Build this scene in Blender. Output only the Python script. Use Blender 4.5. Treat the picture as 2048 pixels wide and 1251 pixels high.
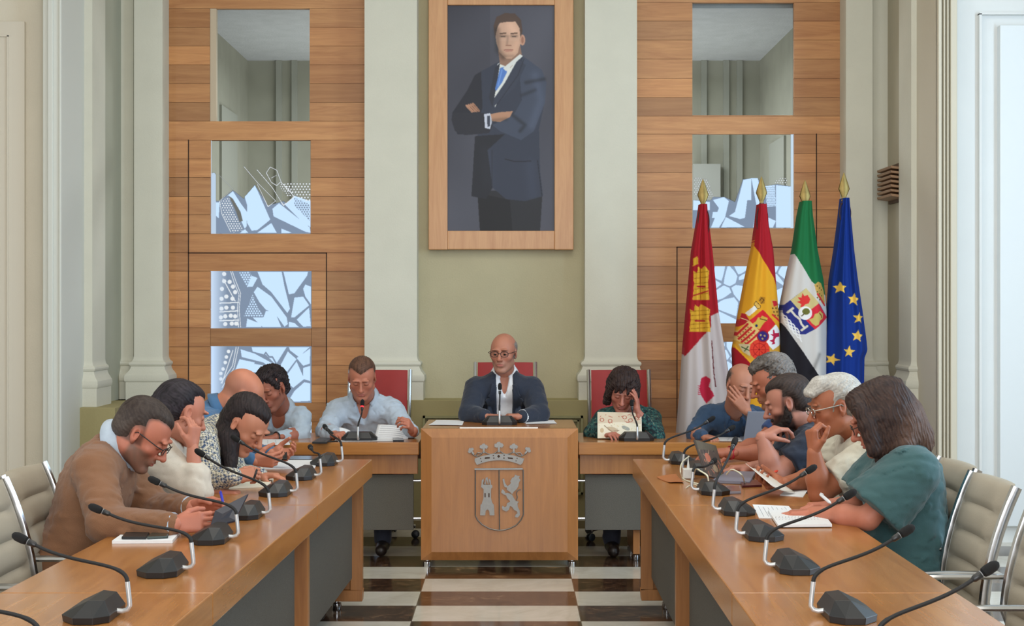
import bpy, bmesh, math, random
import numpy as np
from mathutils import Vector, Matrix

# ------------------------------------------------------------------ scene, camera, light
for o in list(bpy.data.objects):
    bpy.data.objects.remove(o)
scene = bpy.context.scene
COL = scene.collection
FPX = 3000.0; HX = 1024.0; HY = 610.0; EYE = 1.52

cd = bpy.data.cameras.new('camera'); cam = bpy.data.objects.new('camera', cd); COL.objects.link(cam)
cam.location = (0, 0, EYE); cam.rotation_euler = (math.pi/2, 0, 0)
cd.sensor_width = 36; cd.sensor_fit = 'HORIZONTAL'; cd.lens = 36*FPX/2048
cd.shift_y = -(625.5-HY)/2048; cd.clip_start = 0.1; cd.clip_end = 60
scene.camera = cam

scene.view_settings.view_transform = 'Standard'; scene.view_settings.look = 'None'
scene.view_settings.exposure = -0.04; scene.view_settings.gamma = 1.0
scene.view_settings.use_curve_mapping = False

w = bpy.data.worlds.new('world'); scene.world = w; w.use_nodes = True
bg = w.node_tree.nodes['Background']; bg.inputs[0].default_value = (0.80, 0.90, 1.0, 1); bg.inputs[1].default_value = 0.35

def area_light(name, loc, rot, sx, sy, power, color):
    l = bpy.data.lights.new(name, 'AREA'); l.shape = 'RECTANGLE'; l.size = sx; l.size_y = sy
    l.energy = power; l.color = color
    o = bpy.data.objects.new(name, l); COL.objects.link(o); o.location = loc; o.rotation_euler = rot
    return o
# ceiling luminaires over the chamber, tall windows right of and behind the camera
area_light('ceiling_lamp_front', (0, 6.4, 4.9), (0, 0, 0), 4.0, 2.4, 95, (1.0, 0.95, 0.87))
area_light('ceiling_lamp_rear', (0, 1.5, 4.9), (math.radians(12), 0, 0), 4.5, 2.5, 100, (1.0, 0.95, 0.87))
area_light('window_daylight_right', (4.55, 5.6, 2.6), (0, math.radians(90), math.radians(-8)), 3.4, 1.6, 195, (0.54, 0.77, 1.0))
area_light('window_daylight_left', (-4.4, 3.0, 2.6), (0, math.radians(-90), 0), 3.0, 1.6, 80, (0.78, 0.88, 1.0))
area_light('window_daylight_rear', (0.6, -2.6, 2.4), (math.radians(84), 0, 0), 4.5, 2.6, 320, (0.90, 0.94, 1.0))
area_light('back_room_fill', (0, 12.2, 3.55), (0, 0, 0), 2.5, 0.8, 90, (0.92, 0.95, 1.0))  # unseen fill, added to light the room behind the glass

area_light('back_room_fill_up', (0, 12.3, 1.2), (math.pi, 0, 0), 3.0, 0.8, 60, (0.92, 0.95, 1.0))  # second unseen fill pointing up, added to brighten that room's ceiling

# ------------------------------------------------------------------ helpers
def P(x, y, Y):
    """the point of the room that stands at distance Y and is seen at photo pixel (x, y)"""
    return Vector(((x-HX)*Y/FPX, Y, EYE-(y-HY)*Y/FPX))
def srgb(r, g=None, b=None):
    if g is None: r, g, b = r
    f = lambda c: ((c/255.0)/12.92 if c/255.0 <= 0.04045 else ((c/255.0+0.055)/1.055)**2.4)
    return (f(r), f(g), f(b), 1.0)

MATS = {}
def mat(name, col=(200, 200, 200), rough=0.5, metal=0.0, noise=0.0, nscale=20.0, bump=0.0, bscale=60.0, emit=None, estr=0.0,
        attr=False, stretch=(1, 1, 1), spec=0.5, sheen=0.0, coat=0.0, sss=0.0, trans=0.0):
    if name in MATS: return MATS[name]
    m = bpy.data.materials.new(name); m.use_nodes = True; MATS[name] = m
    nt = m.node_tree; N = nt.nodes; L = nt.links; b = N['Principled BSDF']
    b.inputs['Roughness'].default_value = rough; b.inputs['Metallic'].default_value = metal
    b.inputs['Specular IOR Level'].default_value = spec
    if sheen: b.inputs['Sheen Weight'].default_value = sheen
    if coat: b.inputs['Coat Weight'].default_value = coat; b.inputs['Coat Roughness'].default_value = 0.12
    if sss:
        b.inputs['Subsurface Weight'].default_value = sss; b.inputs['Subsurface Radius'].default_value = (0.012, 0.005, 0.003); b.inputs['Subsurface Scale'].default_value = 1.0
    if trans: b.inputs['Transmission Weight'].default_value = trans
    c = srgb(col)
    tc = N.new('ShaderNodeTexCoord'); mp = N.new('ShaderNodeMapping'); L.new(tc.outputs['Object'], mp.inputs['Vector'])
    mp.inputs['Scale'].default_value = stretch
    if attr:
        a = N.new('ShaderNodeAttribute'); a.attribute_name = 'Col'; src = a.outputs['Color']
    else:
        r_ = N.new('ShaderNodeRGB'); r_.outputs[0].default_value = c; src = r_.outputs[0]
    if noise:
        nz = N.new('ShaderNodeTexNoise'); nz.inputs['Scale'].default_value = nscale; nz.inputs['Detail'].default_value = 5
        L.new(mp.outputs[0], nz.inputs['Vector'])
        mr = N.new('ShaderNodeMapRange'); mr.inputs['From Min'].default_value = 0.3; mr.inputs['From Max'].default_value = 0.7
        mr.inputs['To Min'].default_value = 1-noise; mr.inputs['To Max'].default_value = 1+noise
        L.new(nz.outputs[0], mr.inputs['Value'])
        mx = N.new('ShaderNodeVectorMath'); mx.operation = 'SCALE'
        L.new(src, mx.inputs[0]); L.new(mr.outputs[0], mx.inputs['Scale']); src = mx.outputs[0]
    L.new(src, b.inputs['Base Color'])
    if bump:
        n2 = N.new('ShaderNodeTexNoise'); n2.inputs['Scale'].default_value = bscale; n2.inputs['Detail'].default_value = 4
        L.new(mp.outputs[0], n2.inputs['Vector'])
        bp = N.new('ShaderNodeBump'); bp.inputs['Strength'].default_value = bump; bp.inputs['Distance'].default_value = 0.01
        L.new(n2.outputs[0], bp.inputs['Height']); L.new(bp.outputs[0], b.inputs['Normal'])
    if emit is not None:
        b.inputs['Emission Color'].default_value = srgb(emit); b.inputs['Emission Strength'].default_value = estr
    return m

def wood(name, col, dark, axis='x', rough=0.32, attr=False, coat=0.15):
    """oak: long grain along one axis"""
    if name in MATS: return MATS[name]
    m = bpy.data.materials.new(name); m.use_nodes = True; MATS[name] = m
    nt = m.node_tree; N = nt.nodes; L = nt.links; b = N['Principled BSDF']
    b.inputs['Roughness'].default_value = rough
    b.inputs['Coat Weight'].default_value = coat; b.inputs['Coat Roughness'].default_value = 0.2
    tc = N.new('ShaderNodeTexCoord'); mp = N.new('ShaderNodeMapping'); L.new(tc.outputs['Object'], mp.inputs['Vector'])
    s = {'x': (1.2, 14, 14), 'y': (14, 1.2, 14), 'z': (14, 14, 1.2)}[axis]
    mp.inputs['Scale'].default_value = s
    n1 = N.new('ShaderNodeTexNoise'); n1.inputs['Scale'].default_value = 1.6; n1.inputs['Detail'].default_value = 6; n1.inputs['Roughness'].default_value = 0.62; n1.inputs['Distortion'].default_value = 0.9
    L.new(mp.outputs[0], n1.inputs['Vector'])
    mp2 = N.new('ShaderNodeMapping'); L.new(tc.outputs['Object'], mp2.inputs['Vector'])
    mp2.inputs['Scale'].default_value = {'x': (4, 160, 160), 'y': (160, 4, 160), 'z': (160, 160, 4)}[axis]
    n2 = N.new('ShaderNodeTexNoise'); n2.inputs['Scale'].default_value = 1.0; n2.inputs['Detail'].default_value = 3
    L.new(mp2.outputs[0], n2.inputs['Vector'])
    ad = N.new('ShaderNodeMath'); ad.operation = 'MULTIPLY_ADD'; ad.inputs[1].default_value = 0.22
    L.new(n2.outputs[0], ad.inputs[0]); L.new(n1.outputs[0], ad.inputs[2])
    cr = N.new('ShaderNodeValToRGB'); cr.color_ramp.elements[0].position = 0.36; cr.color_ramp.elements[1].position = 0.82
    cr.color_ramp.elements[0].color = srgb(dark); cr.color_ramp.elements[1].color = srgb(col)
    L.new(ad.outputs[0], cr.inputs[0]); src = cr.outputs[0]
    if attr:
        a = N.new('ShaderNodeAttribute'); a.attribute_name = 'Col'
        mx = N.new('ShaderNodeVectorMath'); mx.operation = 'MULTIPLY'; L.new(src, mx.inputs[0]); L.new(a.outputs['Color'], mx.inputs[1]); src = mx.outputs[0]
    L.new(src, b.inputs['Base Color'])
    bp = N.new('ShaderNodeBump'); bp.inputs['Strength'].default_value = 0.05; bp.inputs['Distance'].default_value = 0.002
    L.new(n2.outputs[0], bp.inputs['Height']); L.new(bp.outputs[0], b.inputs['Normal'])
    return m

def link(name, me, m=None, parent=None, smooth=False):
    o = bpy.data.objects.new(name, me); COL.objects.link(o)
    if m is not None:
        for k in (m if isinstance(m, (list, tuple)) else [m]): me.materials.append(k)
    if parent is not None: o.parent = parent
    if smooth: me.polygons.foreach_set('use_smooth', [True]*len(me.polygons))
    return o
def np_mesh(name, V, F, colors=None):
    """vertices (n,3), quads (m,4), optional rgb per vertex"""
    me = bpy.data.meshes.new(name); V = np.asarray(V, dtype=np.float32); F = np.asarray(F, dtype=np.int32)
    me.vertices.add(len(V)); me.vertices.foreach_set('co', V.ravel())
    k = F.shape[1]
    me.loops.add(F.size); me.loops.foreach_set('vertex_index', F.ravel())
    me.polygons.add(len(F)); me.polygons.foreach_set('loop_start', np.arange(0, F.size, k, dtype=np.int32))
    if colors is not None:
        ca = me.color_attributes.new('Col', 'FLOAT_COLOR', 'POINT')
        c4 = np.ones((len(V), 4), dtype=np.float32); c4[:, :colors.shape[1]] = colors
        ca.data.foreach_set('color', c4.ravel())
    me.update(calc_edges=True); me.validate()
    return me
def lin(rgb):
    c = np.asarray(rgb, dtype=np.float32)/255.0
    return np.where(c <= 0.04045, c/12.92, ((c+0.055)/1.055)**2.4)

def thing(name, label, cat, loc=(0, 0, 0), rz=0.0, group=None):
    o = bpy.data.objects.new(name, None); COL.objects.link(o); o.empty_display_size = 0.1
    o.location = loc; o.rotation_euler = (0, 0, rz); o['label'] = label; o['category'] = cat
    if group: o['group'] = group
    return o
def tag(o, label, cat, group=None):
    o['label'] = label; o['category'] = cat
    if group: o['group'] = group
    return o
def struct(o, label=None):
    o['kind'] = 'structure'
    if label: o['label'] = label; o['category'] = 'structure'
    return o
def copy_tree(o, parent=None):
    c = o.copy(); COL.objects.link(c)
    if parent is not None: c.parent = parent
    for ch in list(o.children): copy_tree(ch, c)
    return c

class MB:
    """mesh builder: boxes, prisms, tubes, lathes, hulls collected in one mesh"""
    def __init__(s): s.bm = bmesh.new(); s.bm.loops.layers.float_color.new('Col'); s.col = None
    def _c(s, faces):
        if s.col is None: return
        ly = s.bm.loops.layers.float_color['Col']
        for f in faces:
            for l in f.loops: l[ly] = s.col
    def quad(s, *pts):
        f = s.bm.faces.new([s.bm.verts.new(p) for p in pts]); s._c([f]); return f
    def box(s, x0, x1, y0, y1, z0, z1, M=None):
        v = [Vector((x, y, z)) for z in (z0, z1) for y in (y0, y1) for x in (x0, x1)]
        if M is not None: v = [M @ p for p in v]
        b = [s.bm.verts.new(p) for p in v]
        fs = [s.bm.faces.new([b[i] for i in q]) for q in ((0, 2, 3, 1), (4, 5, 7, 6), (0, 1, 5, 4), (2, 6, 7, 3), (0, 4, 6, 2), (1, 3, 7, 5))]
        s._c(fs); return s
    def prism(s, pts2, a0, a1, plane='xz', M=None):
        def mk(p, a):
            v = {'xz': (p[0], a, p[1]), 'xy': (p[0], p[1], a), 'yz': (a, p[0], p[1])}[plane]
            v = Vector(v); return M @ v if M is not None else v
        A = [s.bm.verts.new(mk(p, a0)) for p in pts2]; B = [s.bm.verts.new(mk(p, a1)) for p in pts2]
        n = len(pts2); fs = [s.bm.faces.new(A), s.bm.faces.new(B[::-1])]
        for i in range(n): fs.append(s.bm.faces.new((A[i], B[i], B[(i+1) % n], A[(i+1) % n])))
        s._c(fs); return s
    def tube(s, pts, r, n=10, caps=True, flat=1.0):
        pts = [Vector(p) for p in pts]; rr = r if isinstance(r, (list, tuple)) else [r]*len(pts)
        rings = []; up = None
        for i, p in enumerate(pts):
            t = (pts[min(i+1, len(pts)-1)]-pts[max(i-1, 0)]).normalized()
            if up is None:
                up = Vector((0, 0, 1)) if abs(t.z) < 0.9 else Vector((1, 0, 0))
            a = t.cross(up).normalized(); b = a.cross(t).normalized(); up = b
            rings.append([s.bm.verts.new(p+(a*math.cos(2*math.pi*k/n)+b*math.sin(2*math.pi*k/n)*flat)*rr[i]) for k in range(n)])
        fs = []
        for A, B in zip(rings, rings[1:]):
            for k in range(n): fs.append(s.bm.faces.new((A[k], A[(k+1) % n], B[(k+1) % n], B[k])))
        if caps:
            fs.append(s.bm.faces.new(rings[0][::-1])); fs.append(s.bm.faces.new(rings[-1]))
        s._c(fs); return s
    def lathe(s, prof, c=(0, 0, 0), n=20, M=None):
        rings = []
        for r, z in prof:
            ring = []
            for k in range(n):
                v = Vector((c[0]+r*math.cos(2*math.pi*k/n), c[1]+r*math.sin(2*math.pi*k/n), c[2]+z))
                ring.append(s.bm.verts.new(M @ v if M is not None else v))
            rings.append(ring)
        fs = []
        for A, B in zip(rings, rings[1:]):
            for k in range(n): fs.append(s.bm.faces.new((A[k], A[(k+1) % n], B[(k+1) % n], B[k])))
        fs.append(s.bm.faces.new(rings[0][::-1])); fs.append(s.bm.faces.new(rings[-1]))
        s._c(fs); return s
    def hull(s, pts):
        vs = [s.bm.verts.new(p) for p in pts]
        r = bmesh.ops.convex_hull(s.bm, input=vs)
        s._c([g for g in r['geom'] if isinstance(g, bmesh.types.BMFace)]); return s
    def build(s, name, m, parent=None, smooth=False, bevel=0.0, off=None, seg=2, angle=40):
        if off is not None:
            for v in s.bm.verts: v.co -= Vector(off)
        bmesh.ops.remove_doubles(s.bm, verts=s.bm.verts, dist=1e-6)
        bmesh.ops.recalc_face_normals(s.bm, faces=s.bm.faces)
        me = bpy.data.meshes.new(name); s.bm.to_mesh(me); s.bm.free()
        o = link(name, me, m, parent)
        if smooth: me.polygons.foreach_set('use_smooth', [True]*len(me.polygons)); me.set_sharp_from_angle(angle=math.radians(angle))
        if bevel:
            b = o.modifiers.new('bevel', 'BEVEL'); b.width = bevel; b.segments = seg; b.limit_method = 'ANGLE'; b.angle_limit = math.radians(35)
        return o
def bez(p0, p1, p2, p3, n=14):
    p0, p1, p2, p3 = map(Vector, (p0, p1, p2, p3)); out = []
    for i in range(n+1):
        t = i/n; out.append(p0*(1-t)**3+p1*3*t*(1-t)**2+p2*3*t*t*(1-t)+p3*t**3)
    return out

class Art:
    """flat artwork drawn into a colour raster, later carried by a fine mesh as colour attribute (rgb 0..255, alpha)"""
    def __init__(s, x0, y0, x1, y1, res, bgc):
        s.x0, s.y0, s.x1, s.y1, s.res = x0, y0, x1, y1, res
        s.nx = int(round((x1-x0)*res))+1; s.ny = int(round((y1-y0)*res))+1
        s.X, s.Y = np.meshgrid(np.linspace(x0, x1, s.nx), np.linspace(y0, y1, s.ny))
        s.A = np.zeros((s.ny, s.nx, 4), dtype=np.float32); s.A[..., :3] = bgc; s.A[..., 3] = 1
    def _put(s, mk, c):
        c = tuple(c)
        if len(c) == 3: c = c+(1,)
        s.A[mk] = c
    def inside(s, pts):
        m = np.zeros(s.X.shape, bool); n = len(pts); X, Y = s.X, s.Y
        for i in range(n):
            xa, ya = pts[i]; xb, yb = pts[(i+1) % n]
            if ya == yb: continue
            m ^= ((ya > Y) != (yb > Y)) & (X < (xb-xa)*(Y-ya)/(yb-ya)+xa)
        return m
    def poly(s, pts, c): s._put(s.inside(pts), c); return s
    def dist(s, a, b):
        ax, ay = a; dx, dy = b[0]-ax, b[1]-ay; L = dx*dx+dy*dy+1e-9
        t = np.clip(((s.X-ax)*dx+(s.Y-ay)*dy)/L, 0, 1)
        return np.hypot(s.X-ax-t*dx, s.Y-ay-t*dy)
    def line(s, pts, w, c, closed=False):
        q = list(pts)+([pts[0]] if closed else [])
        for a, b in zip(q, q[1:]): s._put(s.dist(a, b) < w/2, c)
        return s
    def ell(s, cx, cy, rx, ry, c, rot=0):
        ca, sa = math.cos(rot), math.sin(rot); u = (s.X-cx)*ca+(s.Y-cy)*sa; v = -(s.X-cx)*sa+(s.Y-cy)*ca
        s._put((u/rx)**2+(v/ry)**2 < 1, c); return s
    def star(s, cx, cy, r, c, rot=0, n=5, q=0.42):
        pts = []
        for k in range(2*n):
            a = -math.pi/2+rot+k*math.pi/n; rr = r if k % 2 == 0 else r*q
            pts.append((cx+rr*math.cos(a), cy+rr*math.sin(a)))
        return s.poly(pts, c)
    def shade(s, pts, amount, soft):
        """soft tonal brush stroke: multiply around a polyline"""
        d = np.full(s.X.shape, 1e9)
        for a, b in zip(pts, pts[1:]): d = np.minimum(d, s.dist(a, b))
        g = np.exp(-(d/soft)**2)[..., None]
        s.A[..., :3] = np.clip(s.A[..., :3]*(1+amount*g), 0, 255); return s
    def blur(s, n=1):
        for _ in range(n):
            B = s.A.copy(); B[1:-1, 1:-1] = (s.A[1:-1, 1:-1]*4+s.A[:-2, 1:-1]+s.A[2:, 1:-1]+s.A[1:-1, :-2]+s.A[1:-1, 2:])/8; s.A = B
        return s
    def mesh(s, name, place):
        """place(X, Y) -> (n,3) array of positions"""
        V = place(s.X.ravel(), s.Y.ravel())
        idx = np.arange(s.nx*s.ny).reshape(s.ny, s.nx)
        F = np.stack([idx[:-1, :-1], idx[1:, :-1], idx[1:, 1:], idx[:-1, 1:]], -1).reshape(-1, 4)
        A = s.A.reshape(-1, 4)
        c = np.concatenate([lin(A[:, :3]), A[:, 3:4]], 1)
        return np_mesh(name, V, F, c)
def flat_place(Y):
    def f(X, Yp): return np.stack([(X-HX)*Y/FPX, np.full(X.shape, Y), EYE-(Yp-HY)*Y/FPX], -1)
    return f
rng = random.Random(7)
# ------------------------------------------------------------------ the room
M_WALL = mat('plaster_cream', (216, 208, 190), 0.85, noise=0.03, nscale=3, bump=0.15, bscale=90)
M_PIL = mat('plaster_white', (212, 210, 194), 0.8, noise=0.025, nscale=4, bump=0.12, bscale=110)
M_GREEN = mat('plaster_green', (184, 175, 143), 0.85, noise=0.04, nscale=3, bump=0.2, bscale=90)
M_DADO = mat('dado_olive', (160, 149, 104), 0.7, noise=0.03, nscale=5, bump=0.1)
M_DOORW = mat('white_paint', (222, 224, 222), 0.55, noise=0.02, nscale=3)
M_BACKRM = mat('grey_plaster', (150, 150, 136), 0.9, noise=0.08, nscale=4)
M_BACKCEIL = mat('grey_ceiling', (185, 188, 190), 0.9, noise=0.06, nscale=9, bump=0.4, bscale=60)
W_PANEL = wood('oak_planks', (206, 148, 92), (172, 112, 64), 'x', rough=0.42, attr=True, coat=0.05)
W_GROOVE = mat('dark_groove', (60, 36, 20), 0.8)

# floor: long marble tiles, light and dark by turns
def floor_mat():
    m = bpy.data.materials.new('marble_chequer'); m.use_nodes = True; nt = m.node_tree; N = nt.nodes; L = nt.links; b = N['Principled BSDF']
    tc = N.new('ShaderNodeTexCoord'); sp = N.new('ShaderNodeSeparateXYZ'); L.new(tc.outputs['Object'], sp.inputs[0])
    def mth(op, a, b_=None, c=None):
        n = N.new('ShaderNodeMath'); n.operation = op
        for i, v in enumerate((a, b_, c)):
            if v is None: continue
            if isinstance(v, (int, float)): n.inputs[i].default_value = v
            else: L.new(v, n.inputs[i])
        return n.outputs[0]
    TX, TY = 0.816, 0.375
    u = mth('DIVIDE', mth('ADD', sp.outputs[0], 0.484+TX*20), TX); v = mth('DIVIDE', mth('ADD', sp.outputs[1], -7.22+TY*40), TY)
    fu = mth('FLOOR', u); fv = mth('FLOOR', v)
    par = mth('MODULO', mth('ADD', fu, fv), 2.0)
    # joints
    eu = mth('ABSOLUTE', mth('SUBTRACT', mth('FRACT', u), 0.5)); ev = mth('ABSOLUTE', mth('SUBTRACT', mth('FRACT', v), 0.5))
    jt = mth('MAXIMUM', mth('GREATER_THAN', eu, 0.4975), mth('GREATER_THAN', ev, 0.495))
    def veined(c1, c2, c3, sc, p0, p1):
        nz = N.new('ShaderNodeTexNoise'); nz.inputs['Scale'].default_value = sc; nz.inputs['Detail'].default_value = 8; nz.inputs['Distortion'].default_value = 1.4; nz.inputs['Roughness'].default_value = 0.65
        L.new(tc.outputs['Object'], nz.inputs['Vector'])
        r = N.new('ShaderNodeValToRGB'); r.color_ramp.elements[0].position = p0; r.color_ramp.elements[1].position = p1
        r.color_ramp.elements[0].color = srgb(c1); r.color_ramp.elements[1].color = srgb(c3)
        e = r.color_ramp.elements.new((p0+p1)/2); e.color = srgb(c2)
        L.new(nz.outputs[0], r.inputs[0]); return r.outputs[0]
    light = veined((196, 190, 176), (208, 203, 190), (218, 213, 202), 3.0, 0.3, 0.65)
    dark = veined((52, 36, 26), (84, 60, 44), (170, 135, 100), 9.0, 0.40, 0.78)
    mx = N.new('ShaderNodeMix'); mx.data_type = 'RGBA'; L.new(par, mx.inputs[0]); L.new(light, mx.inputs[6]); L.new(dark, mx.inputs[7])
    m2 = N.new('ShaderNodeMix'); m2.data_type = 'RGBA'; L.new(jt, m2.inputs[0]); L.new(mx.outputs[2], m2.inputs[6]); m2.inputs[7].default_value = srgb(110, 98, 84)
    L.new(m2.outputs[2], b.inputs['Base Color']); b.inputs['Roughness'].default_value = 0.13; b.inputs['Specular IOR Level'].default_value = 0.6
    return m
fb = MB(); fb.box(-6, 6, -4, 14.5, -0.1, 0); struct(fb.build('floor', floor_mat()))
cb = MB(); cb.box(-6, 6, -4, 10.95, 5.2, 5.3); struct(cb.build('ceiling', mat('ceiling_white', (225, 222, 212), 0.9)))

YW = 10.95                                     # plane of the oak cladding
def XW(x, Y=YW): return (x-HX)*Y/FPX
def ZW(y, Y=YW): return EYE-(y-HY)*Y/FPX
ZD = 0.845                                     # top of the dado
# --- central wall (green), pilasters
b = MB(); b.box(XW(825, 10.98), XW(1178, 10.98), 10.92, 11.1, 0, 5.2); struct(b.build('wall_back', M_GREEN))

def pilaster_mesh(x0, x1, yf, depth, name, m, ztop=5.2, left=True, right=True, zb=None, sc=1.0):
    """shaft with an attic base: torus, cavetto, torus, plinth; zb = bottom of plinth. The profile turns round the sides."""
    zb = ZD if zb is None else zb
    prof = [(0.048, zb), (0.048, zb+0.125), (0.055, zb+0.135), (0.058, zb+0.155), (0.055, zb+0.175), (0.045, zb+0.187), (0.040, zb+0.195),
            (0.030, zb+0.206), (0.022, zb+0.222), (0.018, zb+0.238), (0.026, zb+0.245), (0.030, zb+0.256), (0.026, zb+0.268), (0.012, zb+0.276),
            (0.004, zb+0.290), (0.0, zb+0.31), (0.0, ztop)]
    bm = MB(); rows = []
    for e, z in prof:
        e *= sc; l = x0-(e if left else 0); r = x1+(e if right else 0); f = yf-e
        rows.append([bm.bm.verts.new(p) for p in ((l, yf+depth, z), (l, f, z), (r, f, z), (r, yf+depth, z))])
    for A, B in zip(rows, rows[1:]):
        for k in range(3): bm.bm.faces.new((A[k], A[k+1], B[k+1], B[k]))
    bm.bm.faces.new(rows[0]); bm.bm.faces.new(rows[-1][::-1])
    for A, B in zip(rows, rows[1:]): bm.bm.faces.new((A[3], A[0], B[0], B[3]))
    return struct(bm.build(name, m, smooth=True, angle=25))
pilaster_mesh(XW(729, 10.75), XW(834, 10.75), 10.75, 0.3, 'trim_1', M_PIL)
pilaster_mesh(XW(1170, 10.75), XW(1274, 10.75), 10.75, 0.3, 'trim_2', M_PIL)
# corner pilasters beside the oak panels: a thick strip and a thinner one behind it
pilaster_mesh(XW(268, 10.75), XW(325, 10.75), 10.75, 0.3, 'trim_3', M_PIL, right=True)
pilaster_mesh(XW(242, 10.86), XW(270, 10.86), 10.82, 0.2, 'trim_4', M_PIL)
pilaster_mesh(XW(1692, 10.75), XW(1745, 10.75), 10.75, 0.3, 'trim_5', M_PIL)
pilaster_mesh(XW(1740, 10.86), XW(1777, 10.86), 10.82, 0.2, 'trim_6', M_PIL)
# side returns of the apse with their pilasters
b = MB(); b.box(-3.4, -2.82, 10.05, 11.1, 0, 5.2); struct(b.build('wall_left', mat('plaster_grey_green', (176, 176, 158), 0.85, noise=0.03, nscale=3)))
b = MB(); b.box(2.71, 3.4, 10.05, 11.1, 0, 5.2); struct(b.build('wall_right', mat('plaster_warm_grey', (182, 174, 152), 0.85, noise=0.03, nscale=3)))
pilaster_mesh(XW(158, 10.0), XW(205, 10.25), 10.0, 0.32, 'trim_7', M_PIL, sc=0.85, zb=0.84)
pilaster_mesh(XW(1803, 10.25), XW(1853, 10.0), 10.0, 0.32, 'trim_8', M_PIL, sc=0.85, zb=0.84)
# dado with a sunk panel between the pilasters
b = MB()
b.box(-2.95, -2.62, 9.90, 11.0, 0, ZD); b.box(2.60, 2.98, 9.90, 11.0, 0, ZD)
b.box(-2.95, -2.45, 10.66, 11.0, 0, ZD); b.box(2.45, 2.98, 10.66, 11.0, 0, ZD)
b.box(XW(712, 10.66), XW(1288, 10.66), 10.66, 11.0, 0, ZD)
struct(b.build('trim_9', M_DADO, bevel=0.004))
b = MB()
for (xa, xb, ya, yb) in ((846, 1166, 831, 1010),):
    Y = 10.64; x0, x1, z1, z0 = XW(xa, Y), XW(xb, Y), ZW(ya, Y), 0.18
    for e, t, d in ((0, 0.016, 0.018), (0.03, 0.010, 0.010)):
        b.box(x0+e, x1-e, Y-d, Y+0.03, z1-e-t, z1-e); b.box(x0+e, x1-e, Y-d, Y+0.03, z0+e, z0+e+t)
        b.box(x0+e, x0+e+t, Y-d, Y+0.03, z0+e, z1-e); b.box(x1-e-t, x1-e, Y-d, Y+0.03, z0+e, z1-e)
struct(b.build('trim_10', mat('dado_moulding', (150, 146, 104), 0.6)))

# front walls on either side of the apse
b = MB(); b.box(-5.2, XW(90, 9.62), 9.62, 10.1, 0, 5.2); b.box(-3.4, XW(156, 10.05), 10.05, 10.3, 0, 5.2)
struct(b.build('wall_front_left', M_WALL))
b = MB(); b.box(XW(90, 9.55), XW(128, 9.55), 9.50, 10.1, 0, 5.2)
b.box(XW(96, 9.5), XW(107, 9.5), 9.485, 9.55, 0, 5.2); b.box(XW(118, 9.5), XW(123, 9.5), 9.49, 9.55, 0, 5.2)
struct(b.build('trim_11', mat('casing_white', (212, 214, 206), 0.6), bevel=0.006))
b = MB(); b.box(XW(1914, 9.55), 5.2, 9.62, 10.1, 0, 5.2); b.box(XW(1852, 10.05), 3.4, 10.05, 10.3, 0, 5.2)
struct(b.build('wall_front_right', M_DOORW))
b = MB()
x0 = XW(1876, 9.5); x1 = XW(1914, 9.5)
b.box(x0, x1, 9.53, 10.1, 0, 5.2)
for a, c in ((0.0, 0.022), (0.034, 0.044), (0.056, 0.066), (0.078, 0.12)): b.box(x0+a, x0+c, 9.49, 9.55, 0, 5.2)
struct(b.build('trim_12', mat('casing_cream', (208, 200, 180), 0.6), bevel=0.006))
# flat door leaves and their panels on the front walls
b = MB(); Y = 9.60
b.box(-5.0, XW(50, Y), Y-0.012, Y+0.03, 0, ZW(43, Y)); b.build('door_1', mat('door_cream', (214, 206, 190), 0.6), bevel=0.004)['kind'] = 'structure'
b = MB(); b.box(XW(16, Y), XW(19, Y), Y-0.022, Y, 0.2, ZW(72, Y)); b.box(-5.0, XW(19, Y), Y-0.022, Y, ZW(74, Y), ZW(71, Y)); struct(b.build('trim_13', mat('door_cream', (214, 206, 190))))
b = MB(); b.box(XW(1996, Y), 5.0, Y-0.04, Y+0.03, 0.86-0.75, ZW(52, Y)); b.build('door_2', mat('door_white', (226, 232, 234), 0.5), bevel=0.006)['kind'] = 'structure'
b = MB(); b.box(XW(1957, Y), XW(1962, Y), Y-0.02, Y+0.03, 0.1, ZW(28, Y)); b.box(XW(1957, Y), 5.0, Y-0.02, Y+0.03, ZW(30, Y), ZW(26, Y))
b.box(XW(1916, Y), 5.0, Y-0.015, Y+0.03, 0.20, 0.235)
struct(b.build('trim_14', M_DOORW))
# side walls of the chamber, mostly out of the frame, with tall windows
b = MB()
for s in (-1, 1):
    b.box(min(s*5.2, s*5.3), max(s*5.2, s*5.3), -4, 10.1, 0, 5.2)
b.box(-5.3, 5.3, -4.1, -4, 0, 5.2)
struct(b.build('wall_chamber', M_WALL))

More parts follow.
